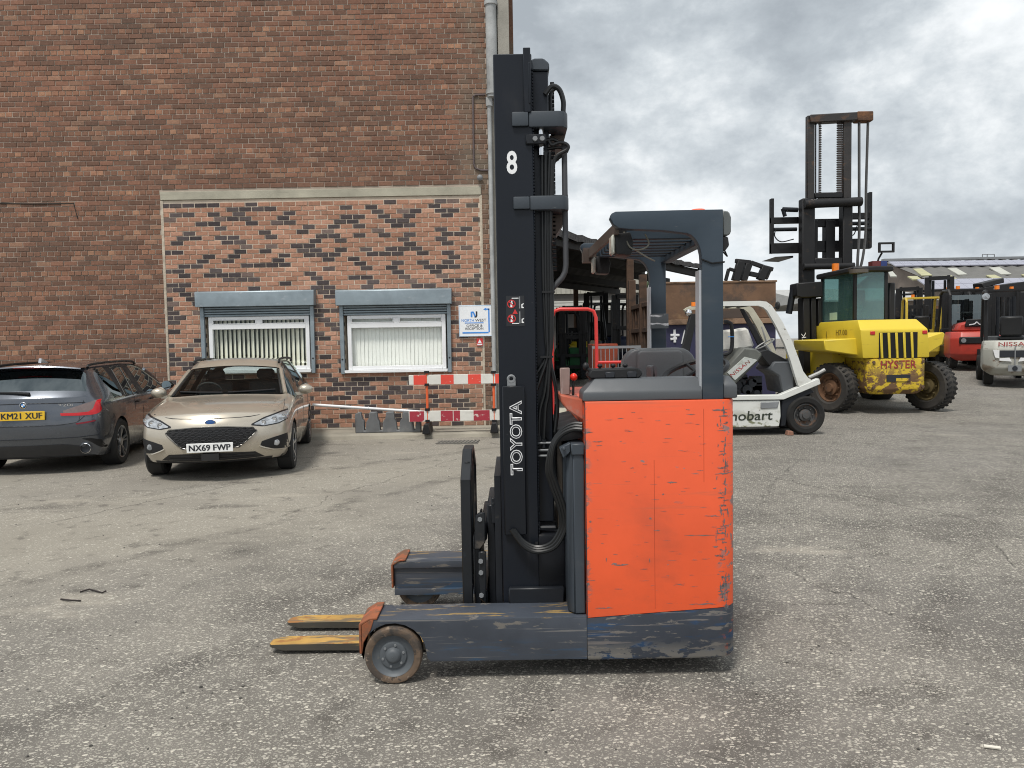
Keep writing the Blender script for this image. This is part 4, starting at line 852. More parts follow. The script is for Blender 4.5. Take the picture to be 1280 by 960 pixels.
# ---------------------------------------------------------------- parked cars
FR = [-1, -.68, -.35, 0, .35, .68, 1]
def car_shell(st, matf, arches, R, y_len):
    bm = bmesh.new(); V = {}
    N = len(st) - 1
    def vert(k, i, j):
        if (k, i, j) in V: return V[(k, i, j)]
        s = st[k]; w, z, dy = (tuple(s['L'][j]) + (0,))[:3]; x = FR[i] * w
        if j == 4: z += s.get('crown', .03) * (1 - FR[i] ** 2)
        y = s['y'] + dy + s.get('bow', 0) * (x / .91) ** 2
        V[(k, i, j)] = bm.verts.new((x, y, z)); return V[(k, i, j)]
    def face(q, mi):
        f = bm.faces.new([vert(*a) for a in q]); f.material_index = mi
    for k in range(N):
        for j in range(4):
            face([(k, 0, j), (k + 1, 0, j), (k + 1, 0, j + 1), (k, 0, j + 1)], matf('side', k, j, -1)); face([(k, 6, j), (k, 6, j + 1), (k + 1, 6, j + 1), (k + 1, 6, j)], matf('side', k, j, 1))
        for i in range(6):
            face([(k, i, 4), (k + 1, i, 4), (k + 1, i + 1, 4), (k, i + 1, 4)], matf('top', k, i, 0)); face([(k, i, 0), (k, i + 1, 0), (k + 1, i + 1, 0), (k + 1, i, 0)], 5)
    for k in (0, N):
        for i in range(6):
            for j in range(4): face([(k, i, j), (k, i, j + 1), (k, i + 1, j + 1), (k, i + 1, j)], 0)
    bmesh.ops.recalc_face_normals(bm, faces=bm.faces)
    cl = bm.edges.layers.float.new('crease_edge')
    inv = {v: k for k, v in V.items()}
    for e in bm.edges:
        a, b = inv[e.verts[0]], inv[e.verts[1]]
        if a[2] == b[2] == 0 and a[1] == b[1] and a[1] in (0, 6): e[cl] = .6
        if a[2] == b[2] == 4 and a[1] == b[1] and a[1] in (0, 6): e[cl] = .35
        if a[2] == b[2] == 3 and a[1] == b[1] and a[1] in (0, 6): e[cl] = .45
        if a[0] == b[0] and a[0] in (0, N) and a[2] == b[2] and a[2] in (0, 4): e[cl] = .5
        if st[a[0]].get('crease') and a[0] == b[0] and a[2] == b[2] == 4: e[cl] = st[a[0]]['crease']
    me = bpy.data.meshes.new('shell'); bm.to_mesh(me); bm.free()
    for _ in range(6): me.materials.append(black_plast)
    o = bpy.data.objects.new('shell', me); COLL.objects.link(o); md = o.modifiers.new('s', 'SUBSURF'); md.levels = 3; md.render_levels = 3
    dg = bpy.context.evaluated_depsgraph_get(); m2 = bpy.data.meshes.new_from_object(o.evaluated_get(dg)); bpy.data.objects.remove(o)
    bm = bmesh.new(); bm.from_mesh(m2); bpy.data.meshes.remove(m2)
    bvh = BVHTree.FromBMesh(bm)
    for (ay, az) in arches:
        d = lambda p: math.hypot(p.y - ay, p.z - az)
        kill = [f for f in bm.faces if abs(f.calc_center_median().x) > .52 and d(f.calc_center_median()) < R and f.calc_center_median().z > .0]
        bmesh.ops.delete(bm, geom=kill, context='FACES')
        for v in bm.verts:
            if abs(v.co.x) > .5 and any(len(e.link_faces) == 1 for e in v.link_edges) and abs(d(v.co) - R) < .07 and d(v.co) > .01:
                s = R / d(v.co); v.co.y = ay + (v.co.y - ay) * s; v.co.z = az + (v.co.z - az) * s
    return bm, bvh
def split_mat(bm, idx, name, mat, parent, thick=0):
    b2 = bm.copy(); bmesh.ops.delete(b2, geom=[f for f in b2.faces if f.material_index not in idx], context='FACES')
    for f in b2.faces: f.smooth = True; f.material_index = 0
    for e in b2.edges: e.smooth = not (len(e.link_faces) == 2 and e.calc_face_angle(0) > rad(35))
    me = bpy.data.meshes.new(name); b2.to_mesh(me); b2.free(); me.materials.append(mat); return obj(name, me, parent)
def lining(bm, car):
    b2 = bm.copy(); bmesh.ops.delete(b2, geom=[f for f in b2.faces if f.material_index not in (0, 5) or f.calc_center_median().z < .45], context='FACES')
    b2.normal_update(); N = {v: v.normal.copy() for v in b2.verts}
    for v in b2.verts: v.co -= N[v] * .018
    me = bpy.data.meshes.new('cabin_lining'); b2.to_mesh(me); b2.free(); me.materials.clear(); me.materials.append(M('lining', (.05, .055, .058), .9))
    for p in me.polygons: p.material_index = 0
    obj('cabin_lining', me, car)
def split_side(bm, mat, car):
    for s in (-1, 1):
        b2 = bm.copy(); bmesh.ops.delete(b2, geom=[f for f in b2.faces if f.calc_center_median().x * s < 0], context='FACES'); split_mat(b2, (2,), 'side_window', mat, car); b2.free()
def patch(name, bvh, top, bot, mat, parent, view='y', rows=5, cols=12, off=.004, depth=.012, org=-3.0):
    """thin fitted panel: a 4-sided outline in front (x,z) or side (y,z) view laid onto the car body"""
    T = resample([(a, b, 0) for a, b in top], cols); B = resample([(a, b, 0) for a, b in bot], cols)
    d = Vector((0, 1, 0)) if view == 'y' else Vector((-1, 0, 0)) if view == '+x' else Vector((1, 0, 0))
    F, G = [], []
    for r in range(rows + 1):
        fr, gr = [], []
        for c in range(cols + 1):
            p = T[c].lerp(B[c], r / rows)
            o = Vector((p.x, org, p.y)) if view == 'y' else Vector((3 if view == '+x' else -3, p.x, p.y))
            h = bvh.ray_cast(o, d)
            if h[0] is None: h = bvh.find_nearest(o + d * 2.2)
            n = h[1]; n = n if n.dot(d) < 0 else -n
            fr.append(h[0] + n * off * .5 - d * off * .5); gr.append(h[0] + d * depth)
        F.append(fr); G.append(gr)
    m = MB(); a = m.grid(F); b = m.grid([g for g in G]) if False else None
    loop = [(0, c) for c in range(cols + 1)] + [(r, cols) for r in range(1, rows + 1)] + [(rows, c) for c in range(cols - 1, -1, -1)] + [(r, 0) for r in range(rows - 1, 0, -1)]
    V = [m.bm.verts.new(G[r][c]) for r, c in loop]
    for k in range(len(loop)):
        j = (k + 1) % len(loop); m.bm.faces.new([a[loop[k][0]][loop[k][1]], a[loop[j][0]][loop[j][1]], V[j], V[k]])
    return m.build(name, mat, parent, smooth=50)
def mirror(pts): return [(-x, z) for x, z in pts]
alloy = M('alloy', (.42, .43, .44), .3, .8, var=.1); alloy_d = M('alloy_dark', (.03, .031, .033), .35, .3, var=.1)
def car_wheel(par, c, s, r, w, spokes, twin=False):
    """s = +1 / -1: which side of the car faces outward"""
    t = MB(); rr = r * .70
    t.lathe([(rr, w * .46 * s), (rr + .02, w * .5 * s), (r - .02, w * .5 * s), (r, w * .38 * s), (r, -w * .38 * s), (r - .02, -w * .5 * s), (rr, -w * .5 * s)], c, 'x', 40); wh = t.build('wheel', M('tyre', (.022, .022, .022), .8, var=.2, bump=.2, bs=80), par)
    t = MB(); t.lathe([(rr + .003, w * .46 * s), (rr - .012, w * .44 * s), (rr - .03, w * .10 * s), (.07, w * .05 * s), (.001, w * .06 * s)], c, 'x', 32); t.build('barrel', alloy_d, wh)
    t = MB(); cx = c[0] + w * .40 * s
    for k in range(spokes):
        for da in ((-.16, .16) if twin else (0,)):
            a = 2 * math.pi * k / spokes + .2; b_ = a + da
            p0 = Vector((cx - .02 * s, c[1] + .035 * math.cos(a), c[2] + .035 * math.sin(a))); p1 = Vector((cx + .01 * s, c[1] + (rr - .012) * math.cos(b_), c[2] + (rr - .012) * math.sin(b_)))
            t.beam(p0, p1, .020 if twin else .034, .025, up=(1, 0, 0))
    t.lathe([(rr - .016, w * .45 * s), (rr + .001, w * .475 * s), (rr + .004, w * .45 * s)], c, 'x', 40)
    t.lathe([(.06, w * .30 * s), (.055, w * .42 * s), (.001, w * .43 * s)], c, 'x', 20); t.build('rim', alloy, wh)
def arch_liner(par, ay, az, R):
    for s in (-1, 1):
        t = MB(); t.lathe([(R - .001, .86 * s), (R + .004, .60 * s), (.01, .56 * s)], (0, ay, az), 'x', 28, -.35, math.pi + .35); t.build('arch_liner', M('arch_black', (.008, .008, .008), .95), par)
def mirror_door(par, x, y, z, s, paint, front):
    m = MB(); 
    R = []
    for h, k in ((0, .8), (.03, 1), (.10, 1), (.125, .75), (.135, .3)):
        R.append([(x + s * (.05 + .19 * (i := 0) + h * 0 + .0) , 0, 0)])
    m = MB(); m.ball((x + s * .135, y, z + .01), .1, 16, 10, (1.05, .85, .72)); m.prism([(y - .02, z - .07), (y + .05, z - .07), (y + .04, z - .03), (y - .02, z - .03)], 'x', min(x - s * .05, x + s * .1), max(x - s * .05, x + s * .1))
    o = m.build('door_mirror', paint, par)
    g = MB(); yy = y + (.072 if front else -.072); g.lathe([(0.001, .012 if front else -.012), (.075, .012 if front else -.012)], (x + s * .135, yy, z + .01), 'y', 20); q = g.build('mirror_glass', M('mirror', (.6, .63, .65), .03, 1, var=0), o); return o

# --- gold estate, facing the camera
gold = M('paint_gold', (.47, .425, .35), .30, .5, var=.02, vs=1, coat=1.0)
st = [dict(y=0, bow=.34, crown=.035, L=[(.72, .235, .07), (.84, .36, .0), (.84, .60, .0), (.80, .73, .05), (.66, .795, .14)]),
      dict(y=.34, bow=.22, crown=.045, L=[(.82, .23), (.895, .36), (.905, .62), (.875, .78), (.735, .855)]),
      dict(y=.80, bow=.10, crown=.045, L=[(.84, .22), (.905, .38), (.915, .65), (.885, .85), (.755, .91)]),
      dict(y=1.06, bow=.14, crown=.04, crease=.35, L=[(.84, .22), (.90, .38), (.912, .66), (.885, .885), (.775, .935)]),
      dict(y=1.16, bow=.16, crown=.035, crease=.7, L=[(.84, .22), (.90, .38), (.912, .66), (.885, .90), (.775, .955)]),
      dict(y=2.05, bow=.10, crown=.045, L=[(.84, .22), (.90, .38), (.912, .66), (.885, .945), (.60, 1.39)]),
      dict(y=2.32, bow=.03, crown=.045, L=[(.84, .17), (.90, .36), (.912, .66), (.885, .95), (.60, 1.425)]),
      dict(y=2.40, crown=.045, L=[(.84, .17), (.90, .36), (.912, .66), (.885, .95), (.60, 1.43)]),
      dict(y=3.25, crown=.045, L=[(.84, .17), (.90, .36), (.912, .66), (.885, .965), (.60, 1.42)]),
      dict(y=3.33, crown=.045, L=[(.84, .17), (.90, .36), (.912, .66), (.885, .97), (.60, 1.42)]),
      dict(y=4.05, bow=-.05, crown=.04, L=[(.84, .18), (.89, .38), (.90, .66), (.87, .98), (.585, 1.38)]),
      dict(y=4.30, bow=-.1, crown=.04, L=[(.82, .2), (.87, .38), (.885, .66), (.86, .98), (.56, 1.33)]),
      dict(y=4.64, bow=-.2, crown=.02, L=[(.72, .28), (.84, .4), (.85, .66), (.80, .95), (.64, 1.04)])]
def mf(kind, k, a, s):
    if kind == 'top': return 1 if k == 4 else (4 if k == 11 else 0)
    if a == 3: return {4: 2, 5: 2, 6: 5, 7: 2, 8: 5, 9: 2}.get(k, 0)
    return 0
FA, FZ = [(.89, .315), (3.59, .315)], .315
bm, bvh = car_shell(st, mf, FA, .355, 4.64)
fp = at(263, 570, 9.2)
car = thing('parked_car', 'gold estate car parked facing the camera in front of the left office window', 'car', (fp.x, 9.2, 0), rad(10.5), world=False)
split_mat(bm, (0,), 'body', gold, car); split_mat(bm, (1,), 'windscreen', glass('screen_glass', (.70, .76, .74), -.03), car); split_side(bm, dark_glass, car); split_mat(bm, (4,), 'rear_window', glass('rear_glass', (.7, .75, .74), .05), car); split_mat(bm, (5,), 'pillar_trim', black_plast, car)
for s in (-1, 1):
    pe = sorted({tuple(v.co) for e in bm.edges if len(e.link_faces) == 2 and {f.material_index for f in e.link_faces} == {1, 2} for v in e.verts if v.co.x * s > 0}, key=lambda p: p[1])
    m = MB(); m.tube([Vector(p) * 1 for p in pe], .030, 8); m.build('pillar', gold, car)
    pe = [p for p in pe]; m = MB(); m.tube([Vector(p) + Vector((-.045 * s, -.02, .0)) for p in pe], .016, 6); m.build('screen_seal', black_plast, car)
    m = MB(); m.tube([(.595 * s, 2.12, 1.395), (.592 * s, 2.25, 1.440), (.592 * s, 3.0, 1.45), (.585 * s, 3.9, 1.425), (.58 * s, 4.02, 1.38)], .018, 8, 4); m.build('roof_rail', black_plast, car)
for e in bm.verts: pass
for ay, az in FA:
    arch_liner(car, ay, az, .355)
    for s in (-1, 1): car_wheel(car, (.80 * s, ay, az), s, .315, .205, 5)
for s in (-1, 1): mirror_door(car, .86 * s, 1.75, 1.0, s, gold, True)
lining(bm, car)
# front details
blk_gloss = M('gloss_black', (.010, .010, .011), .2, var=.02)
grille_m = M('grille_black', (.012, .012, .013), .45, var=.1)
gt, gb = [(-.53, .605), (-.46, .645), (-.2, .668), (0, .672), (.2, .668), (.46, .645), (.53, .605)], [(-.53, .595), (-.38, .455), (-.30, .415), (0, .405), (.30, .415), (.38, .455), (.53, .595)]
patch('grille', bvh, gt, gb, grille_m, car, off=.004, cols=20)
m = MB()
for r in range(5):
    for q in range(-7, 8):
        x = q * .078 + (.039 if r % 2 else 0); z = .632 - r * .05
        lim = .47 - max(0, (.58 - z)) * .95
        if abs(x) > lim: continue
        h = bvh.ray_cast(Vector((x, -3, z)), Vector((0, 1, 0)))
        if h[0] is None: continue
        y = h[0].y - .012; P = [Vector((x + .034 * math.cos(a), y, z + .019 * math.sin(a))) for a in [k * math.pi / 3 + 0 for k in range(7)]]
        m.tube(P, .0055, 5, cap=False)
m.build('grille_mesh', M('grille_bar', (.022, .022, .024), .45, var=.05), car)
tr = [(a, b) for a, b in gb]; m = MB(); m.tube([bvh.ray_cast(Vector((x, -3, z)), Vector((0, 1, 0)))[0] + Vector((0, -.006, 0)) for x, z in resample([(a, b, 0) for a, b in (gt + gb[::-1] + gt[:1])], 60) for z_ in (0,) for x, z in [(x, z)]] if False else [bvh.ray_cast(Vector((p.x, -3, p.y)), Vector((0, 1, 0)))[0] + Vector((0, -.006, 0)) for p in resample([(a, b, 0) for a, b in (gt + gb[::-1] + gt[:1])], 70)], .008, 6); m.build('grille_surround', M('satin_silver', (.16, .155, .145), .3, .7, var=.03), car)
patch('lower_grille', bvh, [(-.50, .345), (0, .365), (.50, .345)], [(-.60, .272), (0, .262), (.60, .272)], grille_m, car, cols=16)
m = MB()
for z in (.29, .32): m.tube([bvh.ray_cast(Vector((x, -3, z)), Vector((0, 1, 0)))[0] + Vector((0, -.008, 0)) for x in [-.5 + k * .1 for k in range(11)]], .006, 5)
m.box(-.10, .10, -.02, .03, .275, .355); m.build('intake_slat', grille_m, car)
lamp_in = M('lamp_inner', (.50, .52, .54), .14, .6, var=.3, vs=14, layers=[((.14, .15, .16), (9, 9, 16), .52, .06, .7)])
for s in (-1, 1):
    f = (lambda p: p) if s > 0 else mirror
    patch('headlight_bezel', bvh, f([(.465, .685), (.60, .755), (.80, .815), (.88, .825)]), f([(.465, .668), (.60, .645), (.78, .665), (.89, .715)]), blk_gloss, car, off=.003, cols=14)
    L = patch('headlight', bvh, f([(.50, .686), (.61, .738), (.80, .795), (.865, .804)]), f([(.50, .675), (.61, .657), (.77, .677), (.875, .725)]), lamp_in, car, off=.008, cols=14)
    for hx_, hz_, hr in ((.60, .692, .034), (.72, .715, .038), (.82, .745, .030)):
        q = bvh.ray_cast(Vector((hx_ * s, -3, hz_)), Vector((0, 1, 0)))[0]; m = MB(); m.lathe([(.001, -.014), (hr * .5, -.016), (hr * .6, -.012)], q, 'y', 14); m.build('lamp_bulb', chrome, L); m = MB(); m.lathe([(hr * .62, -.012), (hr, -.013), (hr * 1.02, -.004)], q, 'y', 18); m.build('lamp_ring', mid_grey, L)
    patch('fog_pocket', bvh, f([(.58, .465), (.70, .50), (.86, .535)]), f([(.56, .415), (.70, .355), (.87, .34)]), black_plast, car, off=.004)
    h = bvh.ray_cast(Vector((.74 * s, -3, .43)), Vector((0, 1, 0)))[0]
    m = MB(); m.lathe([(.001, -.022), (.032, -.020), (.036, -.005), (.040, .005)], h, 'y', 18); m.build('fog_lamp', lamp_in, car)
    m = MB(); m.tube([bvh.ray_cast(Vector((x * s, -3, z)), Vector((0, 1, 0)))[0] + Vector((0, -.006, 0)) for x, z in ((.55, .41), (.60, .385), (.70, .348), (.80, .338), (.87, .345))], .012, 6); m.build('pocket_trim', gold, car)
def plate(par, txt, x0, x1, z0, z1, y, col, slope=0.0):
    m = MB(); m.box(x0, x1, y - .012, y, z0, z1); p = m.build('number_plate', col, par, bev=.003)
    lettering(txt, (x0 + .03, y - .012, z0 + .020), (1, 0, 0), (0, 0, 1), x1 - x0 - .06, z1 - z0 - .038, letter_k, p, .0, .002)
    for dx, li in ((-.0035, .0024), (.0035, .0028)): lettering(txt, (x0 + .03 + dx, y - .012, z0 + .020), (1, 0, 0), (0, 0, 1), x1 - x0 - .06, z1 - z0 - .038, letter_k, p, .0, li)
    return p
yp = bvh.ray_cast(Vector((0, -3, .43)), Vector((0, 1, 0)))[0].y
plate(car, 'NX69 FWP', -.265, .265, .375, .485, yp - .022, M('plate_white', (.80, .81, .80), .35, var=.03))
m = MB(); h = bvh.ray_cast(Vector((0, -3, .73)), Vector((0, 1, 0)))[0]; m.lathe([(.001, -.012), (.030, -.010), (.033, 0)], (0, 0, 0), 'y', 24); bd = m.build('badge', M('badge_blue', (.03, .10, .30), .25), car)
bd.scale = (1.75, 1, .8); bd.location = h + Vector((0, -.004, 0))
m = MB(); m.lathe([(.032, -.010), (.036, -.010), (.037, .0)], (0, 0, 0), 'y', 24); bd2 = m.build('badge_rim', chrome, car); bd2.scale = (1.75, 1, .8); bd2.location = h + Vector((0, -.004, 0))
m = MB(); pts = [bvh.ray_cast(Vector((x, -3, z)), Vector((0, 1, 0)))[0] + Vector((0, -.002, 0)) for x, z in ((-.72, .815), (-.45, .775), (0, .768), (.45, .775), (.72, .815))]; m.tube(pts, .005, 5, 4); m.build('bonnet_gap', letter_k, car)
down = Vector((0, 0, -1))
for s in (-1, 1):
    m = MB(); m.tube([bvh.ray_cast(Vector((a * s, y, 3)), down)[0] + Vector((0, -.01, .012)) for a, y in ((.05 if s < 0 else .02, 1.21), (.35, 1.26), (.62, 1.36))], .011, 6); m.build('wiper', black_plast, car)
    m = MB(); 
    for y, z in ((2.36, .86), (3.28, .87)): q = bvh.ray_cast(Vector((3 * s, y - .2, z)), Vector((-s, 0, 0)))[0]; m.tube([q + Vector((.0, -.1, 0)), q + Vector((.03 * s, -.06, .005)), q + Vector((.03 * s, .08, .01)), q + Vector((0, .12, .01))], .011, 6)
    m.build('door_handle', gold, car)
    m = MB(); m.tube([bvh.ray_cast(Vector((x * s, y, 3)), down)[0] for x, y in ((.80, .52), (.80, .7), (.79, .9), (.77, 1.04))], .004, 4); m.build('bonnet_gap', letter_k, car)
    m = MB()
    for y in (1.42, 2.36, 3.29): m.tube([bvh.ray_cast(Vector((3 * s, y, z)), Vector((-s, 0, 0)))[0] for z in (.30, .5, .7, .9)], .004, 4)
    m.build('door_gap', letter_k, car)
patch('front_lip', bvh, [(-.80, .268), (0, .255), (.80, .268)], [(-.78, .242), (0, .236), (.78, .242)], black_plast, car, off=.01)
# cabin seen through the windscreen
cab = M('cabin_dark', (.045, .047, .05), .8)
m = MB(); m.box(-.75, .75, 1.35, 1.7, .75, .95); m.box(-.80, .80, 1.4, 4.2, .4, .6); m.build('dashboard', cab, car, bev=.05)
for x in (-.36, .36): m = MB(); m.box(x - .24, x + .24, 2.35, 2.5, .6, 1.12); m.box(x - .13, x + .13, 2.42, 2.5, 1.14, 1.30); m.build('seat', cab, car, bev=.05)
m = MB(); m.box(-.6, .6, 3.2, 3.35, .6, 1.1); m.build('rear_seat', cab, car, bev=.05)
m = MB(); m.tube([(-.36 + .18 * math.cos(a), 1.95 - .07 * math.sin(a), .97 + .16 * math.sin(a)) for a in [k * math.pi / 12 for k in range(25)]], .014, 6, cap=False); m.build('steering_wheel', cab, car)
bm.free()

# --- dark grey estate, seen from behind
grey = M('paint_grey', (.085, .096, .115), .26, .6, var=.02, vs=1, coat=1.0)
st = [dict(y=0, bow=.20, crown=.01, crease=.5, L=[(.74, .24, .14), (.86, .40, .02), (.868, .70, .0), (.835, .90, .05), (.70, 1.00, .085)]),
      dict(y=.13, bow=.17, crown=.02, crease=.2, L=[(.81, .21), (.895, .40), (.902, .72), (.870, .925), (.715, 1.045)]),
      dict(y=.46, bow=.10, crown=.04, crease=.2, L=[(.83, .19), (.905, .40), (.914, .74), (.885, .945), (.605, 1.375)]),
      dict(y=.68, bow=.03, crown=.045, L=[(.83, .18), (.905, .40), (.915, .75), (.888, .945), (.612, 1.40)]),
      dict(y=1.20, crown=.045, L=[(.83, .18), (.905, .40), (.915, .75), (.888, .945), (.615, 1.41)]),
      dict(y=1.27, crown=.045, L=[(.83, .18), (.90, .40), (.912, .75), (.888, .945), (.615, 1.41)]),
      dict(y=1.98, crown=.045, L=[(.83, .18), (.895, .40), (.910, .75), (.886, .94), (.618, 1.42)]),
      dict(y=2.06, crown=.045, L=[(.83, .18), (.895, .40), (.910, .75), (.886, .94), (.618, 1.42)]),
      dict(y=2.80, crown=.045, L=[(.83, .18), (.895, .40), (.910, .75), (.884, .93), (.61, 1.40)]),
      dict(y=3.02, crown=.045, L=[(.83, .18), (.90, .40), (.910, .75), (.882, .925), (.60, 1.37)]),
      dict(y=3.66, crown=.04, L=[(.83, .18), (.905, .40), (.912, .74), (.88, .91), (.75, 1.01)]),
      dict(y=3.90, crown=.04, L=[(.83, .18), (.905, .40), (.912, .72), (.875, .88), (.74, .95)]),
      dict(y=4.40, bow=-.2, crown=.03, L=[(.80, .18), (.89, .36), (.90, .62), (.85, .78), (.70, .84)]),
      dict(y=4.70, bow=-.3, crown=.02, L=[(.70, .2), (.80, .34), (.82, .52), (.78, .66), (.64, .72)])]
def mf(kind, k, a, s):
    if kind == 'top': return 4 if k == 1 else (1 if k == 9 else 0)
    if a == 3: return {3: 2, 4: 5, 5: 2, 6: 5, 7: 2, 8: 2, 9: 2}.get(k, 0)
    return 0
BA = [(.93, .32), (3.78, .32)]
bm, bvh = car_shell(st, mf, BA, .362, 4.7)
bp = at(29, 560, 9.85)
car = thing('parked_car', 'dark grey estate car with yellow rear plate parked nose to the brick wall', 'car', (bp.x, 9.85, 0), rad(10.0), world=False)
split_mat(bm, (0,), 'body', grey, car); split_mat(bm, (4,), 'rear_window', glass('privacy_glass', (.04, .045, .05), .12), car); split_side(bm, glass('privacy_glass', (.06, .065, .07), .10), car); split_mat(bm, (1,), 'windscreen', dark_glass, car); split_mat(bm, (5,), 'pillar_trim', black_plast, car)
for s in (-1, 1):
    m = MB(); m.tube([(.60 * s, .62, 1.385), (.597 * s, .75, 1.425), (.60 * s, 1.6, 1.445), (.60 * s, 2.5, 1.435), (.60 * s, 2.72, 1.395)], .018, 8, 4); m.build('roof_rail', black_plast, car)
    # window chrome line
    pe = sorted({(round(v.co.x, 4), round(v.co.y, 4), round(v.co.z, 4)) for e in bm.edges if len(e.link_faces) == 2 and {f.material_index for f in e.link_faces} in ({0, 2}, {0, 5}) for v in e.verts if v.co.x * s > 0 and v.co.z < 1.0 and v.co.y > .7}, key=lambda p: p[1])
    if len(pe) > 3: m = MB(); m.tube([Vector(p) + Vector((.004 * s, 0, 0)) for p in pe], .007, 5); m.build('window_trim', M('satin_dark', (.10, .10, .10), .3, .6, var=.02), car)
    a = sorted({tuple(v.co) for e in bm.edges if len(e.link_faces) == 2 and {f.material_index for f in e.link_faces} == {1, 2} for v in e.verts if v.co.x * s > 0}, key=lambda p: p[1]); m = MB(); m.tube([Vector(p) for p in a], .03, 8); m.build('pillar', grey, car)
    for y0 in (1.235, 1.62):
        q = [bvh.ray_cast(Vector((3 * s, y0 + .16 * (1 - t), z)), Vector((-s, 0, 0)))[0] + Vector((.004 * s, 0, 0)) for t, z in ((1, .955), (.7, 1.07), (.35, 1.2), (0, 1.34))]
        m = MB(); m.tube(q, .007, 5); m.build('window_bar', M('satin_silver', ()), car)
for ay, az in BA:
    arch_liner(car, ay, az, .362)
    for s in (-1, 1): car_wheel(car, (.80 * s, ay, az), s, .325, .235, 5, True)
for s in (-1, 1): mirror_door(car, .86 * s, 3.12, 1.0, s, blk_gloss, False)
lining(bm, car)
# spoiler, lamps, bumper
m = MB(); rows = []
for x in [-.60 + k * .1 for k in range(13)]:
    b = .045 * (x / .6) ** 2
    rows.append([(x, .60 + b, 1.442 - b * .8), (x, .33 + b, 1.428 - b * .9), (x, .32 + b, 1.412 - b * .9), (x, .44 + b, 1.39 - b * .8)])
m.grid(rows); sp = m.build('spoiler', grey, car); 
m = MB(); m.box(-.22, .22, .345, .36, 1.398, 1.410); m.build('brake_light', M('lamp_red', (.50, .012, .018), .18, var=.1, vs=30), sp)
lr = M('lamp_red', ()); ld = M('lamp_dark', (.17, .13, .125), .15, var=.2, vs=25)
for s in (-1, 1):
    f = (lambda p: p) if s > 0 else mirror
    patch('tail_light', bvh, f([(.46, .84), (.62, .895), (.74, .935), (.82, .965), (.845, .965)]), f([(.46, .775), (.62, .77), (.76, .775), (.86, .785), (.897, .80)]), ld, car, off=.006, cols=16)
    patch('lamp_strip', bvh, f([(.43, .808), (.62, .805), (.74, .812), (.79, .85), (.815, .955), (.842, .965)]), f([(.44, .775), (.62, .768), (.74, .768), (.82, .775), (.862, .80), (.870, .84)]), lr, car, off=.013, cols=18)
    patch('reflector', bvh, f([(.60, .67), (.72, .685), (.82, .70)]), f([(.61, .652), (.73, .665), (.81, .682)]), M('reflector_red', (.22, .008, .02), .3), car, off=.006)
    patch('bumper_vent', bvh, f([(.66, .46), (.76, .46), (.86, .43)]), f([(.74, .42), (.80, .36), (.87, .30)]), black_plast, car, off=.006)
    h = bvh.ray_cast(Vector((.69 * s, -3, .33)), Vector((0, 1, 0)))[0]
    m = MB(); m.lathe([(.062, -.06), (.068, -.055), (.068, .08), (.060, .08), (.058, -.05)], h, 'y', 24); ex = m.build('exhaust_tip', chrome, car); m = MB(); m.lathe([(.001, -.02), (.059, -.02)], h, 'y', 20); m.build('bore', letter_k, ex)
patch('diffuser', bvh, [(-.64, .36), (-.45, .40), (0, .40), (.45, .40), (.64, .36)], [(-.68, .25), (0, .245), (.68, .25)], M('diffuser_grey', (.03, .031, .034), .55), car, off=.006, cols=18)
for P, r_ in (([(-.84, .50), (-.6, .485), (0, .485), (.6, .485), (.84, .50)], .008), ([(-.75, .665), (-.4, .655), (0, .655), (.4, .655), (.62, .68), (.70, .76)], .005), ([(-.70, .935), (0, .945), (.70, .935)], .006)):
    m = MB(); m.tube([bvh.ray_cast(Vector((p.x, -3, p.y)), Vector((0, 1, 0)))[0] + Vector((0, -.001, 0)) for p in resample([(a, b, 0) for a, b in P], 24)], r_, 5); m.build('panel_gap', letter_k, car)
for s in (-1, 1):
    m = MB(); m.tube([bvh.ray_cast(Vector((x * s, -3, z)), Vector((0, 1, 0)))[0] + Vector((0, -.001, 0)) for x, z in ((.68, .96), (.665, .85), (.635, .70))], .004, 5); m.build('panel_gap', letter_k, car)
    m = MB()
    for y in (1.62, 2.02, 3.0): m.tube([bvh.ray_cast(Vector((3 * s, y if z > .7 else y + (.0), z)), Vector((-s, 0, 0)))[0] for z in ((.30, .5, .7, .92) if y != 1.62 else (.72, .82, .92))], .004, 4)
    m.build('door_gap', letter_k, car)
    m = MB()
    for y in (1.75, 2.5): q = bvh.ray_cast(Vector((3 * s, y, .83)), Vector((-s, 0, 0)))[0]; m.tube([q + Vector((0, -.1, 0)), q + Vector((.03 * s, -.06, .005)), q + Vector((.03 * s, .08, .01)), q + Vector((0, .12, .01))], .012, 6)
    m.build('door_handle', blk_gloss, car)
yp = min(bvh.ray_cast(Vector((0, -3, z)), Vector((0, 1, 0)))[0].y for z in (.74, .84))
pl_ = plate(car, 'KM21 XUF', -.27, .27, .735, .85, yp - .008, M('plate_yellow', (.72, .46, .03), .35, var=.03))
h = bvh.ray_cast(Vector((0, -3, .925)), Vector((0, 1, 0)))[0]
for r0, r1, mm, nm, dy in ((.001, .041, letter_k, 'badge', 0), (.036, .041, chrome, 'badge_rim', -.003)):
    m = MB(); m.lathe([(r0, -.010 + dy), (r1, -.008 + dy), (r1 + .002, .002)], h, 'y', 24); m.build(nm, mm, car)
for q in range(4):
    m = MB(); m.lathe([(.001, -.012), (.024, -.012)], h, 'y', 6, q * math.pi / 2, (q + 1) * math.pi / 2); m.build('badge_quarter', M('badge_sky', (.05, .25, .65), .3) if q % 2 else letter_w, car)
h = bvh.ray_cast(Vector((.50, -3, .88)), Vector((0, 1, 0)))[0]; lettering('320i', (.40, h.y - .012, .895), (1, .12, 0), (0, 0, 1), .17, .034, chrome, car, .008, .0)
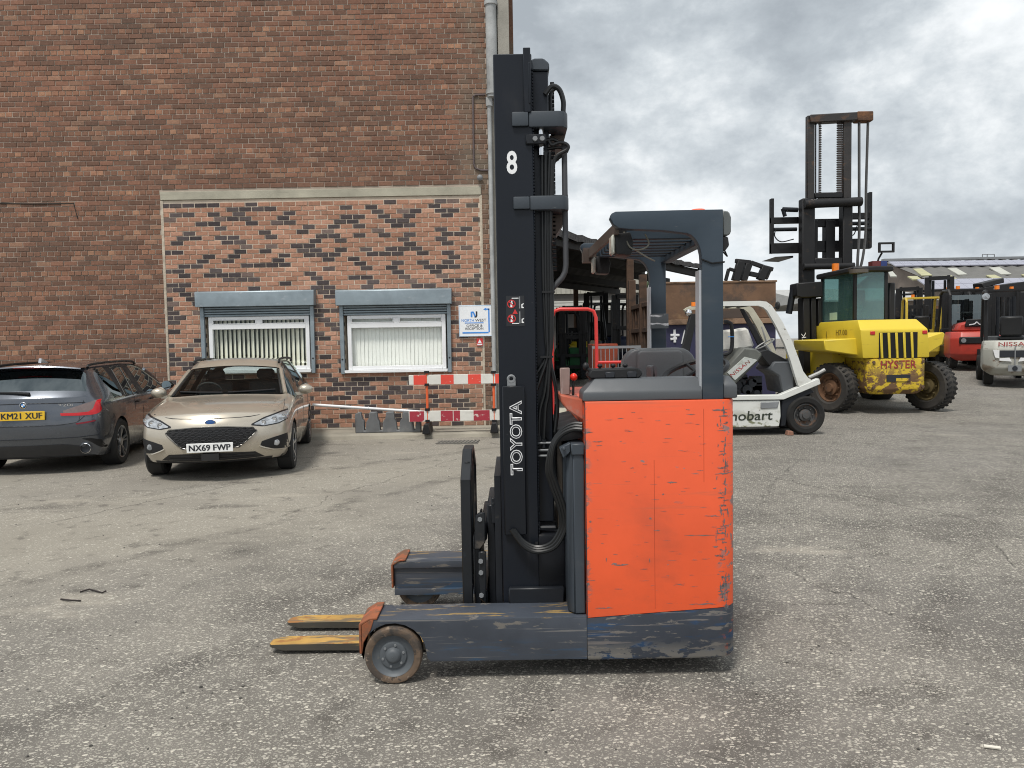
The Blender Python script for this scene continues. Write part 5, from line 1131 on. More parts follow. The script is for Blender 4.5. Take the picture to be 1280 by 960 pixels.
m = MB(); hp = [bvh.ray_cast(Vector((x, -3, z)), Vector((0, 1, 0)))[0] + Vector((0, -.02, .01)) for x, z in ((.06, 1.06), (-.1, 1.075), (-.5, 1.085))]; m.tube(hp, [.020, .014, .008], 6); m.build('wiper', black_plast, car)
m = MB(); m.prism([(.62, 1.46), (.66, 1.46), (.86, 1.455), (.90, 1.452), (.68, 1.52), (.64, 1.525)], 'x', -.018, .018); m.build('roof_aerial', M('aerial_silver', (.5, .51, .53), .25, .5), car, bev=.01)
m = MB(); m.box(-.7, .7, .7, 3.0, .3, .5)
for x in (-.36, .36): m.box(x - .24, x + .24, 2.0, 2.15, .5, 1.1); m.box(x - .13, x + .13, 2.02, 2.1, 1.12, 1.27)
m.build('seats', cab, car, bev=.04)
bm.free()
# ---------------------------------------------------------------- yellow heavy forklift seen from behind
y_paint = M('yellow_paint', (.64, .48, .035), .42, var=.06, vs=2, layers=[((.30, .19, .03), (2, 2, 9), .62, .15, .5), ((.12, .08, .04), (9, 9, 14), .69, .04, .7)])
y_worn = M('yellow_worn', (.60, .42, .025), .55, var=.1, layers=[((.12, .062, .036), (4.5, 4.5, 6), .47, .05, .95, 2, 1.15, .70), ((.14, .07, .036), (9, 9, 15), .545, .03, .9), ((.10, .05, .03), (20, 20, 9), .60, .04, .8), ((.34, .21, .04), (3, 3, 12), .55, .1, .5)])
blk_paint = M('black_paint', (.012, .012, .013), .5, spec=.35, var=.2, layers=[((.09, .06, .04), (4, 4, 6), .60, .15, .7)])
rust_hub = M('rusty_hub', (.13, .065, .032), .85, var=.3, vs=8, layers=[((.04, .03, .025), (6, 6, 6), .5, .2, .7)])
def fl_wheel(par, c, s, r, w, hubm, tyre=None, axis='x'):
    t = MB(); rr = r * .60
    t.lathe([(rr, .36 * w * s), (rr + .03, .48 * w * s), (r * .90, .50 * w * s), (r * .97, .42 * w * s), (r, .25 * w * s), (r, -.25 * w * s), (r * .97, -.42 * w * s), (r * .9, -.5 * w * s), (rr, -.4 * w * s)], c, axis, 36); wh = t.build('wheel', tyre or black_rub, par)
    t = MB(); t.lathe([(rr + .004, .36 * w * s), (rr * .93, .38 * w * s), (rr * .85, .16 * w * s), (rr * .55, .10 * w * s), (rr * .5, .30 * w * s), (rr * .32, .34 * w * s), (rr * .28, .46 * w * s), (.001, .47 * w * s)], c, axis, 28); h = t.build('hub', hubm, wh)
    t = MB(); ax = {'x': 0, 'y': 1}[axis]
    for k in range(8):
        a = k * math.pi / 4; q = list(c); q[ax] += .22 * w * s; o1, o2 = [i for i in range(3) if i != ax]; q[o1] += rr * .66 * math.cos(a); q[o2] += rr * .66 * math.sin(a); t.ball(q, rr * .075, 6, 4)
    tag(t.build('wheel_nut', hubm, h), kind='stuff'); return wh
HX, HY = at(1102, 480, 16.3).x, 16.3; HG = gz(16.5)
hy = thing('heavy_forklift', 'large yellow forklift with dark cab and raised mast, rusty worn counterweight facing the camera', 'forklift', (HX, HY, HG), world=False)
for s in (-1, 1):
    wq = fl_wheel(hy, (1.02 * s, .0, .52), -1, .52, .34, rust_hub if s < 0 else M('yellow_hub', (.10, .075, .03), .7, var=.4, vs=6), M('grey_tyre', (.035, .032, .029), .85, var=.3, bump=.4, bs=20, layers=[((.075, .066, .055), (3, 3, 3), .5, .2, .6)]))
    m = MB()
    for k in range(30):
        a = k * 2 * math.pi / 30; ca, sa = math.cos(a), math.sin(a)
        for e in (-1, 1): m.beam((1.02 * s + e * .02, .512 * ca, .52 + .512 * sa), (1.02 * s + e * .155, .512 * math.cos(a + .10), .52 + .512 * math.sin(a + .10)), .045, .022, up=(0, ca, sa))
    tag(m.build('tread', black_rub, wq), kind='stuff')
    wq.matrix_local = Matrix.Translation((1.02 * s, 0, .52)) @ Matrix.Rotation(rad(26), 4, 'Z') @ Matrix.Translation((-1.02 * s, 0, -.52))
    fl_wheel(hy, (1.0 * s, 2.35, .55), s, .55, .5, rust_hub)
m = MB(); m.box(-.85, .85, -.08, .08, .42, .60); m.build('axle', y_paint, hy, bev=.02)
def ringbody(rings, name, mat, par, bev=0, seg=1):
    m = MB(); R = [[m.bm.verts.new(p) for p in r] for r in rings]; n = len(R[0])
    for a, b in zip(R, R[1:]):
        for k in range(n): m.bm.faces.new([a[k], a[(k + 1) % n], b[(k + 1) % n], b[k]])
    m.bm.faces.new(R[0][::-1]); m.bm.faces.new(R[-1]); return m.build(name, mat, par, bev=bev, seg=seg)
def rr_ring(w, y0, y1, z, c=.12): return [(-w + c, y0, z), (w - c, y0, z), (w, y0 + c, z), (w, y1, z), (-w, y1, z), (-w, y0 + c, z)]
cw = ringbody([rr_ring(.50, -.62, .5, .40), rr_ring(.60, -.70, .5, .50), rr_ring(.60, -.70, .5, 1.13)], 'counterweight', y_worn, hy, .03, 2)
lettering('HYSTER', (-.36, -.703, .93), (1, 0, 0), (0, 0, 1), .72, .16, M('faded_red', (.30, .03, .03), .7, var=.3, layers=[((.13, .062, .032), (6, 6, 9), .5, .08, .8)]), cw, .012, .004)
m = MB(); m.box(-.24, .24, -.712, -.66, .66, .80); sl_ = m.build('tow_slot', letter_k, cw); m = MB(); m.box(-.05, .22, -.716, -.68, .665, .73); m.build('tow_pin', y_worn, cw)
hood = ringbody([[(-.70, -.66, 1.14), (.66, -.66, 1.14), (.66, 2.1, 1.14), (-.70, 2.1, 1.14)], [(-.76, -.66, 1.72), (.62, -.66, 1.72), (.62, 2.1, 1.72), (-.76, 2.1, 1.72)], [(-.70, -.40, 1.93), (.52, -.40, 1.93), (.52, 2.1, 1.93), (-.70, 2.1, 1.93)]], 'hood', y_paint, hy, .035, 2)
m = MB(); m.box(-.38, .40, -.672, -.60, 1.13, 1.66); gr = m.build('grille', M('grille_void', (.006, .006, .006), .9), hood)
for k in range(5):
    x = -.33 + k * .155; m = MB(); m.prism([(x - .02, 1.135), (x + .03, 1.135), (x + .005, 1.655), (x - .045, 1.655)], 'y', -.70, -.676); m.build('grille_bar', y_paint, gr, bev=.008)
m = MB(); m.prism([(-.58, 1.02), (-.62, 1.14), (-.70, 1.20), (-1.38, 1.31), (-1.40, 1.53), (-.60, 1.56)], 'y', -.42, 1.3); m.build('fender', y_paint, hy, bev=.03)
m = MB(); m.prism([(.605, 1.06), (.64, 1.14), (1.05, 1.40), (1.10, 1.62), (1.05, 1.65), (.62, 1.52)], 'y', -.42, .9); m.build('fender', y_paint, hy, bev=.03)
m = MB(); m.box(-.90, -.62, .35, 3.2, .55, 1.28); m.box(.62, .86, .35, 3.2, .55, 1.28); m.build('chassis', y_paint, hy, bev=.02)
lettering('H7.00', (-.763, .5, 1.62), (0, -1, 0), (0, 0, 1), .55, .12, M('yellow_dark', (.20, .13, .02), .6), hood, .01, .003)
m = MB(); m.box(-.7625, -.758, 1.02, 1.035, 1.15, 1.72); m.build('hood_seam', M('seam_dark', (.08, .06, .01), .7), hood)
for x in (-.56, .50): m = MB(); m.box(x, x + .10, -.675, -.655, 1.62, 1.69); m.build('tail_light', M('lamp_red', ()), hood, bev=.008)
for x, z in ((-.50, .55), (.50, .55), (-.50, 1.06), (.50, 1.06)): m = MB(); m.lathe([(.001, -.02), (.03, -.02), (.034, 0)], (x, -.70, z), 'y', 8); m.build('bolt', M('rust_bolt', (.10, .06, .035), .8), cw)
for pts in ([(-.58, .5, 1.10), (-.75, .2, .95), (-.9, .05, .75)], [(-.60, .8, 1.1), (-.78, .5, .85), (-.85, .15, .62)]): m = MB(); m.tube(pts, .022, 6, 4); m.build('hose', hose_m, hy)
m = MB(); m.box(-.772, -.76, .3, .75, 1.20, 1.36); m.build('plate', M('side_plate', (.15, .05, .03), .6, var=.4, vs=9), hood)
# cab
cabp = MB(); cx0, cx1, cy0, cy1, cz0, cz1 = -.40, .34, .45, 2.25, 1.95, 2.98
for x in (cx0, cx1 - .07):
    for y in (cy0, cy1 - .07): cabp.box(x, x + .07, y, y + .07, cz0, cz1)
cabp.box(cx0 - .02, cx1 + .02, cy0 - .03, cy1, cz0 - .12, cz0)
cb = cabp.build('cab', blk_paint, hy, bev=.008)
m = MB(); m.box(cx0 - .06, cx1 + .08, cy0 - .10, cy1 + .15, cz1, cz1 + .12); m.build('cab_roof', blk_paint, cb, bev=.03)
teal = glass('cab_glass', (.55, .74, .72), .10, sheen_mix=.22, sheen_col=(.16, .30, .30))  # teal diffuse painted in so the panes look brighter, as if reflecting
m = MB(); m.box(cx0 + .072, cx1 - .072, cy0 + .02, cy0 + .03, cz0 + .003, cz1 - .003); m.build('pane', teal, cb)
m = MB(); m.box(cx0 + .02, cx0 + .03, cy0 + .073, cy1 - .073, cz0 + .003, cz1 - .003); m.build('pane', teal, cb)
m = MB(); m.box(cx1 - .03, cx1 - .02, cy0 + .073, cy1 - .073, cz0 + .003, cz1 - .003); m.build('pane', teal, cb)
m = MB(); m.box(-.24, .20, 1.3, 1.75, cz0, cz0 + .25); m.box(-.24, .20, 1.2, 1.32, cz0 + .26, cz0 + .70); m.build('seat', M('seat_green', (.03, .07, .065), .7), cb, bev=.03)
m = MB(); m.box(cx0 + .012, cx0 + .018, 1.35, 1.75, cz0 + .03, cz0 + .20); m.build('sticker', M('sticker', (.45, .62, .50), .6), cb)
m = MB(); m.prism([(.42, 1.0), (.55, 1.0), (.55, 2.75), (.42, 2.75)], 'y', .55, .75); m.build('exhaust_stack', blk_paint, hy, bev=.02)
m = MB(); m.cyl((cx0 + .05, cy0 - .12, cz1 - .03), (cx0 + .05, cy0 - .12, cz1 + .05), .19); m.build('work_lamp', M('lamp_body', (.10, .085, .07), .5), cb)
m = MB(); m.cyl((-.32, 1.6, cz1 + .12), (-.32, 1.6, cz1 + .30), .08); m.build('beacon', amber, cb)
m = MB(); m.box(.02, .20, .5, .7, cz1 + .121, cz1 + .24); m.build('beacon', M('beacon_red', (.12, .02, .02), .4), cb); m = MB(); m.box(.205, .34, .5, .7, cz1 + .121, cz1 + .24); m.build('beacon', M('beacon_blue', (.02, .04, .16), .4), cb)
m = MB(); m.tube([(.15, .6, cz1 + .12), (.20, .6, cz1 + .30), (.25, .55, cz1 + .42)], .022, 6); mm_ = m.build('mirror_arm', blk_paint, cb); m = MB()
for a, b_, c, d in ((.16, .50, .42, .46), (.16, .50, .60, .64), (.16, .20, .461, .599), (.46, .50, .461, .599)): m.box(a, b_, .50, .55, cz1 + c, cz1 + d)
m.build('mirror', blk_paint, mm_)
# mast and carriage (mast stands 2.9 m in front of the rear axle)
MY = 2.95
def hx(px): return (at(px, 300, HY + MY).x - HX)
def hz(py): return (at(1040, py, HY + MY).z - HG)
mst = MB()
for a, b_ in ((1003, 1019), (1054, 1066)): mst.box(hx(a), hx(b_), MY, MY + .28, .25, hz(247))
mst = mst.build('mast', blk_paint, hy, bev=.02)
for a, b_ in ((1010, 1019), (1055, 1065)):
    m = MB(); m.box(hx(a), hx(b_), MY + .05, MY + .20, hz(247), hz(143)); m.build('inner_rail', M('rail_rusty', (.025, .022, .021), .55, var=.3, layers=[((.10, .055, .032), (3, 3, 7), .54, .12, .75)]), mst, bev=.01)
    m = MB(); q = hx(b_) + (.08 if a < 1030 else -.16); m.cyl((q, MY + .12, hz(250)), (q, MY + .12, hz(150)), .05); m.build('piston_rod', chrome, mst)
m = MB(); m.beam((hx(1012), MY + .1, hz(148)), (hx(1090), MY + .1, hz(145)), .25, .20); m.build('mast_head', M('rail_rusty', ()), mst, bev=.02)
m = MB(); m.box(hx(1070), hx(1090), MY - .04, MY + .24, hz(152), hz(140)); m.build('sheave_bracket', rust, mst, bev=.02)
for a in (1025, 1051):
    m = MB()
    for k in range(38):
        z = hz(152) - k * .056
        if z < hz(246): break
        m.box(hx(a) - .05, hx(a) + .05, MY + .09, MY + .13, z - .042, z); m.box(hx(a) - .07, hx(a) + .07, MY + .10, MY + .12, z - .034, z - .008)
    m.build('chain', M('chain_brown', (.035, .026, .022), .7), mst)
for a, r_ in ((1074, .035), (1085, .035)):
    m = MB(); m.tube([(hx(a), MY + .05, hz(153)), (hx(a) - (.05 if a > 1080 else .0), MY + .02, hz(240)), (hx(a - (3 if a > 1080 else 0)), MY, hz(290)), (hx(a - (9 if a > 1080 else 4)), MY - .1, hz(325)), (hx(1070), MY - .1, hz(345))], r_, 6, 4); m.build('hose', M('grey_hose', (.06, .06, .06), .5), mst)
m = MB(); m.cyl((hx(1004), MY - .06, hz(255)), (hx(1075), MY - .06, hz(253)), .11, n=16); m.build('cross_tube', blk_paint, mst); m = MB(); m.box(hx(1019), hx(1054), MY + .02, MY + .2, hz(247), hz(240)); m.box(hx(1019), hx(1054), MY + .02, MY + .2, hz(330), hz(322)); m.build('mast_crosshead', blk_paint, mst, bev=.02)
m = MB(); m.cyl((hx(1003), MY - .08, hz(333)), (hx(1066), MY - .08, hz(333)), .08, n=12); m.build('cross_tube', blk_paint, mst)
cf = MB(); CY = MY + .42
for a, b_, y0, y1 in ((971, 1010, 267, 275), (971, 1010, 300, 313), (1066, 1099, 263, 271), (1066, 1099, 296, 309), (1010, 1066, 270, 280), (1010, 1066, 298, 312)): cf.box(hx(a), hx(b_), CY, CY + .12, hz(y1), hz(y0))
cf = cf.build('carriage_frame', blk_paint, hy, bev=.01)
for a, y0, y1 in ((971, 243, 313), (1096, 237, 308)): m = MB(); m.box(hx(a), hx(a + 3.4), CY - .02, CY + .14, hz(y1), hz(y0)); m.build('frame_post', blk_paint, cf)
for a, b_, y in ((974, 1003, 283), (1066, 1098, 284), (1066, 1094, 277)): m = MB(); m.cyl((hx(a), CY - .03, hz(y)), (hx(b_), CY - .03, hz(y)), .05, n=10); m.build('cylinder', dark_steel, cf)
m = MB(); m.cyl((hx(984), CY - .1, hz(258)), (hx(1003), CY - .1, hz(259)), .06, n=10); m.cyl((hx(984), CY - .1, hz(257)), (hx(987), CY - .1, hz(267)), .05, n=8); m.build('cylinder', dark_steel, cf)
m = MB(); m.tube([(hx(975), CY - .1, hz(283)), (hx(974), CY - .1, hz(292)), (hx(982), CY - .1, hz(299)), (hx(998), CY - .1, hz(296))], .015, 5, 5); m.tube([(hx(1066), CY - .1, hz(288)), (hx(1074), CY - .1, hz(292)), (hx(1080), CY - .1, hz(276))], .015, 5, 5); m.build('hose', hose_m, cf)
for a, b_ in ((1020, 1030), (1040, 1052)): m = MB(); m.box(hx(a), hx(b_), CY - .05, CY + .2, hz(322), hz(272)); m.build('carriage_upright', blk_paint, cf, bev=.01)
m = MB(); m.prism([(hx(980), hz(316.5)), (hx(1003), hz(315.5)), (hx(1003), hz(318))], 'y', CY + .2, CY + 1.3); m.build('fork', dark_steel, cf)
# lower attachment in front of the cab, on the left
lx = lambda px, py, Y=18.1: (at(px, py, Y).x - HX, Y - HY, at(px, py, Y).z - HG)
q = MB(); q.prism([(lx(*p)[0], lx(*p)[2]) for p in [(990, 355), (1022, 353), (1023, 372), (996, 373), (989, 371)]], 'y', 1.5, 1.95); ta = q.build('tilt_frame', blk_paint, hy, bev=.02)
for a, b_, y1 in ((999, 1007, 466), (1009, 1015, 464), (1017.5, 1021.5, 440)): q = MB(); q.prism([(lx(x, y)[0], lx(x, y)[2]) for x, y in ((a, 373.5), (b_, 373.5), (b_ + 1, y1), (a + 1, y1))], 'y', 1.55, 1.9); q.build('frame_rail', blk_paint, ta, bev=.01)
for a, b_ in ((986, 993), (1001, 1007), (1010, 1015)): q = MB(); q.cyl(lx(a + 6, 360), lx(b_, 462) if a > 990 else lx(a, 392), .075, n=10); q.build('cylinder', dark_steel, ta)
lettering('NYK', tuple(Vector(lx(1009, 438, 17.85)) + Vector((0, -.01, 0))), (-.10, 0, 1), (-1, 0, -.10), .42, .10, letter_w, ta, .0, .0)

# ---------------------------------------------------------------- generic counterbalance forklift
def hullring(w, y0, y1, z, c): return [(-w + c, y0, z), (w - c, y0, z), (w, y0 + c, z), (w, y1, z), (-w, y1, z), (-w, y0 + c, z)]
def forklift(label, loc, rz, body, cwm, guardm, sc=1.0, mast_h=2.3, group=None, mastm=None, loaded=False, cabg=False, wide=.55):
    mastm = mastm or blk_paint
    r = thing('forklift', label, 'forklift', (loc[0], loc[1], gz(loc[1])), rz, group, world=False); r.scale = (sc,) * 3; w = wide
    c = ringbody([hullring(w * .82, -1.0, -.35, .22, .16), hullring(w, -1.18, -.35, .38, .2), hullring(w, -1.2, -.35, .80, .2), hullring(w * .95, -1.1, -.35, .98, .2)], 'counterweight', cwm, r, .035, 2)
    m = MB(); m.box(-w * .9, w * .9, -.345, .62, .30, .62); m.prism([(-.345, .622), (-.345, .95), (.10, .97), (.2, .622)], 'x', -w * .8, w * .8); m.prism([(.62, .3), (.62, .95), (.5, 1.08), (.42, 1.08), (.42, .625), (.2, .62), (.2, .3)], 'x', -w * .82, w * .82); m.build('chassis', body, r, bev=.02)
    m = MB(); m.box(-.24, .24, -.32, .10, .985, 1.08); m.prism([(-.36, 1.08), (-.24, 1.085), (-.31, 1.52), (-.41, 1.50)], 'x', -.22, .22); m.build('seat', black_plast, r, bev=.03)
    m = MB(); m.tube([(.17 * math.cos(a), .32 - .06 * math.sin(a), 1.22 + .16 * math.sin(a)) for a in [k * math.pi / 8 for k in range(17)]], .018, 6, cap=False); m.tube([(0, .32, 1.22), (0, .45, 1.05)], .025, 6); m.build('steering_wheel', black_plast, r)
    gs = []
    for s in (-1, 1):
        x = s * w * .86
        g = MB(); g.tube([(x, -.62, .96), (x, -.60, 1.95), (x, -.50, 2.08), (x, .15, 2.10), (x, .34, 2.02), (x, .66, .98)], .038, 6); gs.append(g.build('guard_frame', guardm, r))
    g = gs[0]
    for k in range(6): m = MB(); y = -.50 + k * .13; m.box(-w * .86, w * .86, y, y + .035, 2.075, 2.115); m.build('roof_bar', guardm, g)
    if cabg:
        m = MB(); m.box(-w * .80, w * .80, -.62, -.61, 1.05, 1.95); m.build('rear_screen', glass('cab_clear', (.62, .66, .66), .10), g)
    m = MB()
    ms = MB(); 
    for s in (-1, 1): ms.box(s * .34 - .06, s * .34 + .06, .98, 1.12, .12, mast_h)
    ms = ms.build('mast', mastm, r, bev=.01)
    for s in (-1, 1):
        m = MB(); m.box(s * .25 - .04, s * .25 + .04, 1.0, 1.10, .15, mast_h + .04); m.build('inner_rail', mastm, ms); m = MB(); m.cyl((s * .16, .97, .4), (s * .16, .97, mast_h - .1), .04, n=8); m.build('lift_cylinder', dark_steel, ms)
        m = MB(); m.box(s * .3 - .06, s * .3 + .06, 1.20, 2.15, .06, .10); m.box(s * .3 - .06, s * .3 + .06, 1.20, 1.25, .10, .7); m.build('fork', dark_steel, ms)
    for z in (mast_h - .10, mast_h * .55): m = MB(); m.box(-.28, .28, 1.121, 1.15, z, z + .12); m.build('mast_crosshead', mastm, ms)
    m = MB(); m.box(-.48, .48, 1.155, 1.195, .28, .38); m.box(-.48, .48, 1.155, 1.195, .62, .72)
    for x in (-.45, -.2, .2, .45): m.box(x - .02, x + .02, 1.16, 1.19, .72, 1.3)
    m.box(-.47, .47, 1.16, 1.19, 1.3, 1.34); m.build('carriage', mastm, ms)
    for s in (-1, 1):
        fl_wheel(r, (s * (w - .10), .72, .32), s, .32, .22, hub_metal); fl_wheel(r, (s * (w - .13), -.66, .25), s, .25, .18, hub_metal)
    m = MB(); m.cyl((-w * .5, -.42, 2.116), (-w * .5, -.42, 2.20), .05, n=12); m.build('beacon', amber, g); return r, c, g
def FX(px, Y, py=420): return (at(px, py, Y).x, Y)
red_p = M('red_paint', (.42, .045, .030), .4, var=.1, vs=3, layers=[((.16, .03, .025), (2, 2, 4), .56, .2, .6)])
ygrd = M('yellow_guard', (.58, .42, .05), .45, var=.1, layers=[((.2, .14, .05), (3, 3, 9), .6, .1, .6)])
wornw = M('worn_white', (.40, .40, .36), .6, var=.12, layers=[((.17, .125, .085), (1.6, 1.6, 4), .50, .12, .85), ((.13, .06, .03), (4, 4, 6), .60, .08, .8)])
navy = M('navy_paint', (.02, .03, .07), .5, var=.1); green_p = M('green_paint', (.02, .14, .05), .5, var=.15); grey_p = M('grey_paint', (.10, .105, .11), .5, var=.2)
# red forklift
r, c, g = forklift('red forklift with black guard and glazed cab back behind the yellow heavy truck', FX(1207, 25.6), rad(-16), M('black_paint', ()), red_p, blk_paint, 1.22, 2.1, cabg=True, wide=.62)
m = MB(); m.prism([(-.46, .985), (.46, .985), (.40, 1.18), (.2, 1.24), (-.2, 1.24), (-.40, 1.18)], 'y', -1.02, -.40); hd = m.build('engine_cover', red_p, r, bev=.04)
m = MB(); m.prism([(-.30, 1.10), (.30, 1.10), (.26, 1.30), (-.26, 1.30)], 'y', -1.06, -1.021); em = m.build('cover_badge', blk_paint, hd, bev=.02)
m = MB(); m.tube([(-.20, -1.067, 1.15), (-.08, -1.067, 1.17), (-.02, -1.067, 1.22), (.04, -1.067, 1.16), (.20, -1.067, 1.155)], .016, 5, 4); m.build('emblem', M('emblem', (.6, .6, .62), .4), em)
m = MB(); m.box(-.46, .46, -1.22, -1.18, .66, .84); gl = m.build('rear_grille', blk_paint, c, bev=.02); m = MB(); m.cyl((-.36, -1.225, .75), (-.36, -1.19, .75), .06); m.build('tail_light', M('lamp_inner', ()), gl)
m = MB(); m.box(-.04, .06, -1.215, -1.18, .36, .52); m.build('tow_pin', blk_paint, c)
# worn white forklift at the right edge
r, c, g = forklift('worn white forklift with rust streaks on its counterweight at the right edge of the yard', FX(1262, 21.3), rad(-28), grey_p, wornw, blk_paint, 1.22, 2.1, wide=.58)
lettering('NISSAN', (-.30, -1.185, .86), (1, 0, 0), (0, .1, 1), .60, .085, M('faded_red', ()), c, .01, .012)
m = MB(); m.prism([(-.28, .62), (.28, .62), (.28, .77), (-.28, .77)], 'y', -1.215, -1.18); m.build('vent', letter_k, c, bev=.01)
for s in (-1, 1): m = MB(); m.prism([(s * .28, .60), (s * .28, .55), (s * .06, .53), (s * .10, .615)][::1], 'y', -1.22, -1.19); m.prism([(s * .285, .60), (s * .285, .78), (s * .40, .78), (s * .36, .62)], 'y', -1.22, -1.18); m.build('vent_trim', white_paint, c)
m = MB(); m.box(-.12, .12, -1.23, -1.16, .32, .45); tp = m.build('tow_bracket', mid_grey, c); m = MB(); m.cyl((0, -1.24, .385), (0, -1.16, .385), .05); m.build('tow_pin', letter_k, tp)
m = MB(); m.box(-.01, .01, -1.235, -1.21, .45, .86); m.build('seam', mid_grey, c)
m = MB(); m.cyl((-.52, -.80, 1.95), (-.52, -.66, 1.95), .075); m.build('work_lamp', M('lamp_inner', ()), g)
# smaller yellow one and the dark crowd behind
GR = 'forklifts parked in the far row of the yard'
forklift('yellow guarded forklift with dark seat partly hidden by the yellow heavy truck', FX(1150, 27.5), rad(-20), ygrd, ygrd, ygrd, 1.1, 1.9)
forklift('black forklift whose tall dark mast rises between the yellow and red forklifts', FX(1170, 31), rad(155), blk_paint, grey_p, blk_paint, 1.25, 2.45)
forklift('black forklift with lowered mast furthest left beyond the yellow heavy truck', FX(1138, 32), rad(150), navy, blk_paint, blk_paint, 1.2, 2.25)
forklift('dark forklift with grey counterweight standing right behind the worn white one', FX(1232, 27.0), rad(-25), blk_paint, grey_p, blk_paint, 1.2, 2.0)
forklift('dark forklift with yellow body at the far right end of the back row', FX(1276, 26.0), rad(-28), y_paint, blk_paint, blk_paint, 1.2, 2.0)
forklift('dark green forklift at the back of the row under the warehouse eaves', FX(1214, 33.0), rad(150), green_p, blk_paint, blk_paint, 1.2, 2.1)
forklift('dark blue forklift with tall mast against the warehouse wall, far right', FX(1252, 33.0), rad(152), navy, blk_paint, blk_paint, 1.2, 2.1)
# raised booms / masts lying across the back row
m = MB(); a, b_ = at(1212, 366, 29), at(1275, 357, 29.5)
m.beam(a, b_, .5, .28); m.beam(a + Vector((.3, 0, .25)), b_ + Vector((-.8, 0, .2)), .4, .18); m.beam(a + Vector((.6, 0, -.35)), b_ + Vector((-.2, 0, -.45)), .35, .14)
q = m.build('stacked_masts', blk_paint, bev=.02); tag(q, 'dark spare masts laid across the tops of the back row machines', 'spare masts')
# under the canopy
forklift('yellow forklift with upright mast in the shade under the canopy', FX(716, 25), rad(175), y_paint, blk_paint, blk_paint, 1.05, 2.1)
forklift('green forklift with pale wheels at the left edge under the canopy', FX(700, 24.5), rad(80), green_p, green_p, blk_paint, 1.0, 2.2)
forklift('dark grey forklift with black guard deepest under the canopy', FX(748, 29), rad(170), grey_p, grey_p, blk_paint, 1.1, 2.4)
forklift('dark blue forklift beside the rusty skip under the canopy', FX(768, 26.5), rad(190), navy, y_paint, blk_paint, 1.1, 2.3)
m = MB(); a = at(742, 430, 19); m.prism([(a.x, .05), (a.x + .55, .05), (a.x + .60, a.z), (a.x - .03, a.z)], 'y', 19, 20.2); o = m.build('orange_bin', M('bin_orange', (.32, .06, .025), .6, var=.2, layers=[((.1, .06, .04), (3, 3, 3), .55, .1, .7)]), bev=.02); tag(o, 'orange steel bin standing on the ground under the canopy', 'bin')

# ---------------------------------------------------------------- white forklift, bonnet open, in side view
WY_ = 12.8
wp = M('white_truck_paint', (.62, .63, .60), .45, var=.06, layers=[((.36, .34, .28), (1.5, 1.5, 4), .52, .2, .6), ((.12, .125, .045), (5, 5, 9), .50, .08, .9, 2, .50, .20), ((.10, .075, .05), (6, 6, 8), .66, .06, .7)])
cream_p = M('cream_paint', (.45, .43, .34), .6, var=.2, vs=4)
O = at(930, 540, WY_); wf = thing('forklift', 'white forklift in side view with its bonnet tipped open behind the orange reach truck', 'forklift', (O.x, 13.35, 0))
def pxp(pts, Y): return [(at(x, y, Y).x, at(x, y, Y).z) for x, y in pts]
def pp(name, pts, Y0, Y1, mat, par, bev=.008): m = MB(); m.prism(pxp(pts, Y0), 'y', Y0, Y1); return m.build(name, mat, par, bev=bev)
outer = [(872, 384), (876, 381), (882, 378.5), (905, 376.8), (950, 376), (958, 377), (965, 382), (978, 402), (990, 426), (998, 447), (1004, 464), (1010, 472), (1016, 476)]
inner = [(875, 388), (879, 386), (884, 384), (905, 382.5), (948, 382), (954, 384), (959, 388), (970, 407), (981, 430), (988, 450), (994, 470), (998, 482), (1006, 486)]
def ribbon(name, Y0, Y1, mat, par, dx=0):
    m = MB()
    for k in range(len(outer) - 1): m.prism(pxp([outer[k], outer[k + 1], inner[k + 1], inner[k]], Y0), 'y', Y0, Y1)
    return m.build(name, mat, par, smooth=60)
fr = ribbon('guard_frame', WY_, WY_ + .09, wp, wf); 
m = MB(); D = 1.0
far = [(p[0], p[1]) for p in pxp(outer, WY_)]; farI = [(p[0], p[1]) for p in pxp(inner, WY_)]
for k in range(5, len(far) - 1): m.prism([far[k], far[k + 1], farI[k + 1], farI[k]], 'y', WY_ + D, WY_ + D + .09)
for k in range(0, 5): m.prism([far[k], far[k + 1], farI[k + 1], farI[k]], 'y', WY_ + D, WY_ + D + .09)
m.build('guard_frame', cream_p, wf, smooth=60)
z0 = far[4][1]
for x in (far[2][0] + .1, far[2][0] + .35, far[2][0] + .6, far[4][0] - .1): m = MB(); m.box(x, x + .05, WY_ + .091, WY_ + D - .001, z0 - .07, z0 - .03); m.build('roof_bar', blk_paint, fr)
pp('inner_trim', [(925, 386), (930, 386), (956, 430), (966, 462), (961, 464), (948, 432)], WY_ + .75, WY_ + .8, blk_paint, wf)
pp('rear_post', [(864, 392), (872, 392), (862, 440), (852, 442)], WY_ + .05, WY_ + .2, blk_paint, wf)
pp('floor_sill', [(870, 495), (975, 493.5), (1024, 473), (1026, 480), (980, 499.5), (870, 501)], WY_ - .02, WY_ + .12, wp, wf)
side = pp('side_panel', [(845, 502), (975, 500.5), (976, 520), (974, 533), (845, 536)], WY_, WY_ + .25, wp, wf)
pp('step', [(951, 503), (974, 502), (972, 510), (951, 511)], WY_ - .015, WY_ + .02, mid_grey, side)
lb = at(913, 526, WY_); lettering('hobart', (lb.x, WY_, lb.z), (1, 0, .01), (0, 0, 1), at(965, 520, WY_).x - lb.x, .155, M('dark_green', (.022, .03, .018), .6, var=.3), side, .008, .006, .12)
pp('front_fender', [(978, 501), (1012, 485), (1018, 490), (1000, 498), (985, 515), (982, 532), (976, 533)], WY_ + .02, WY_ + .5, dark_steel, wf)
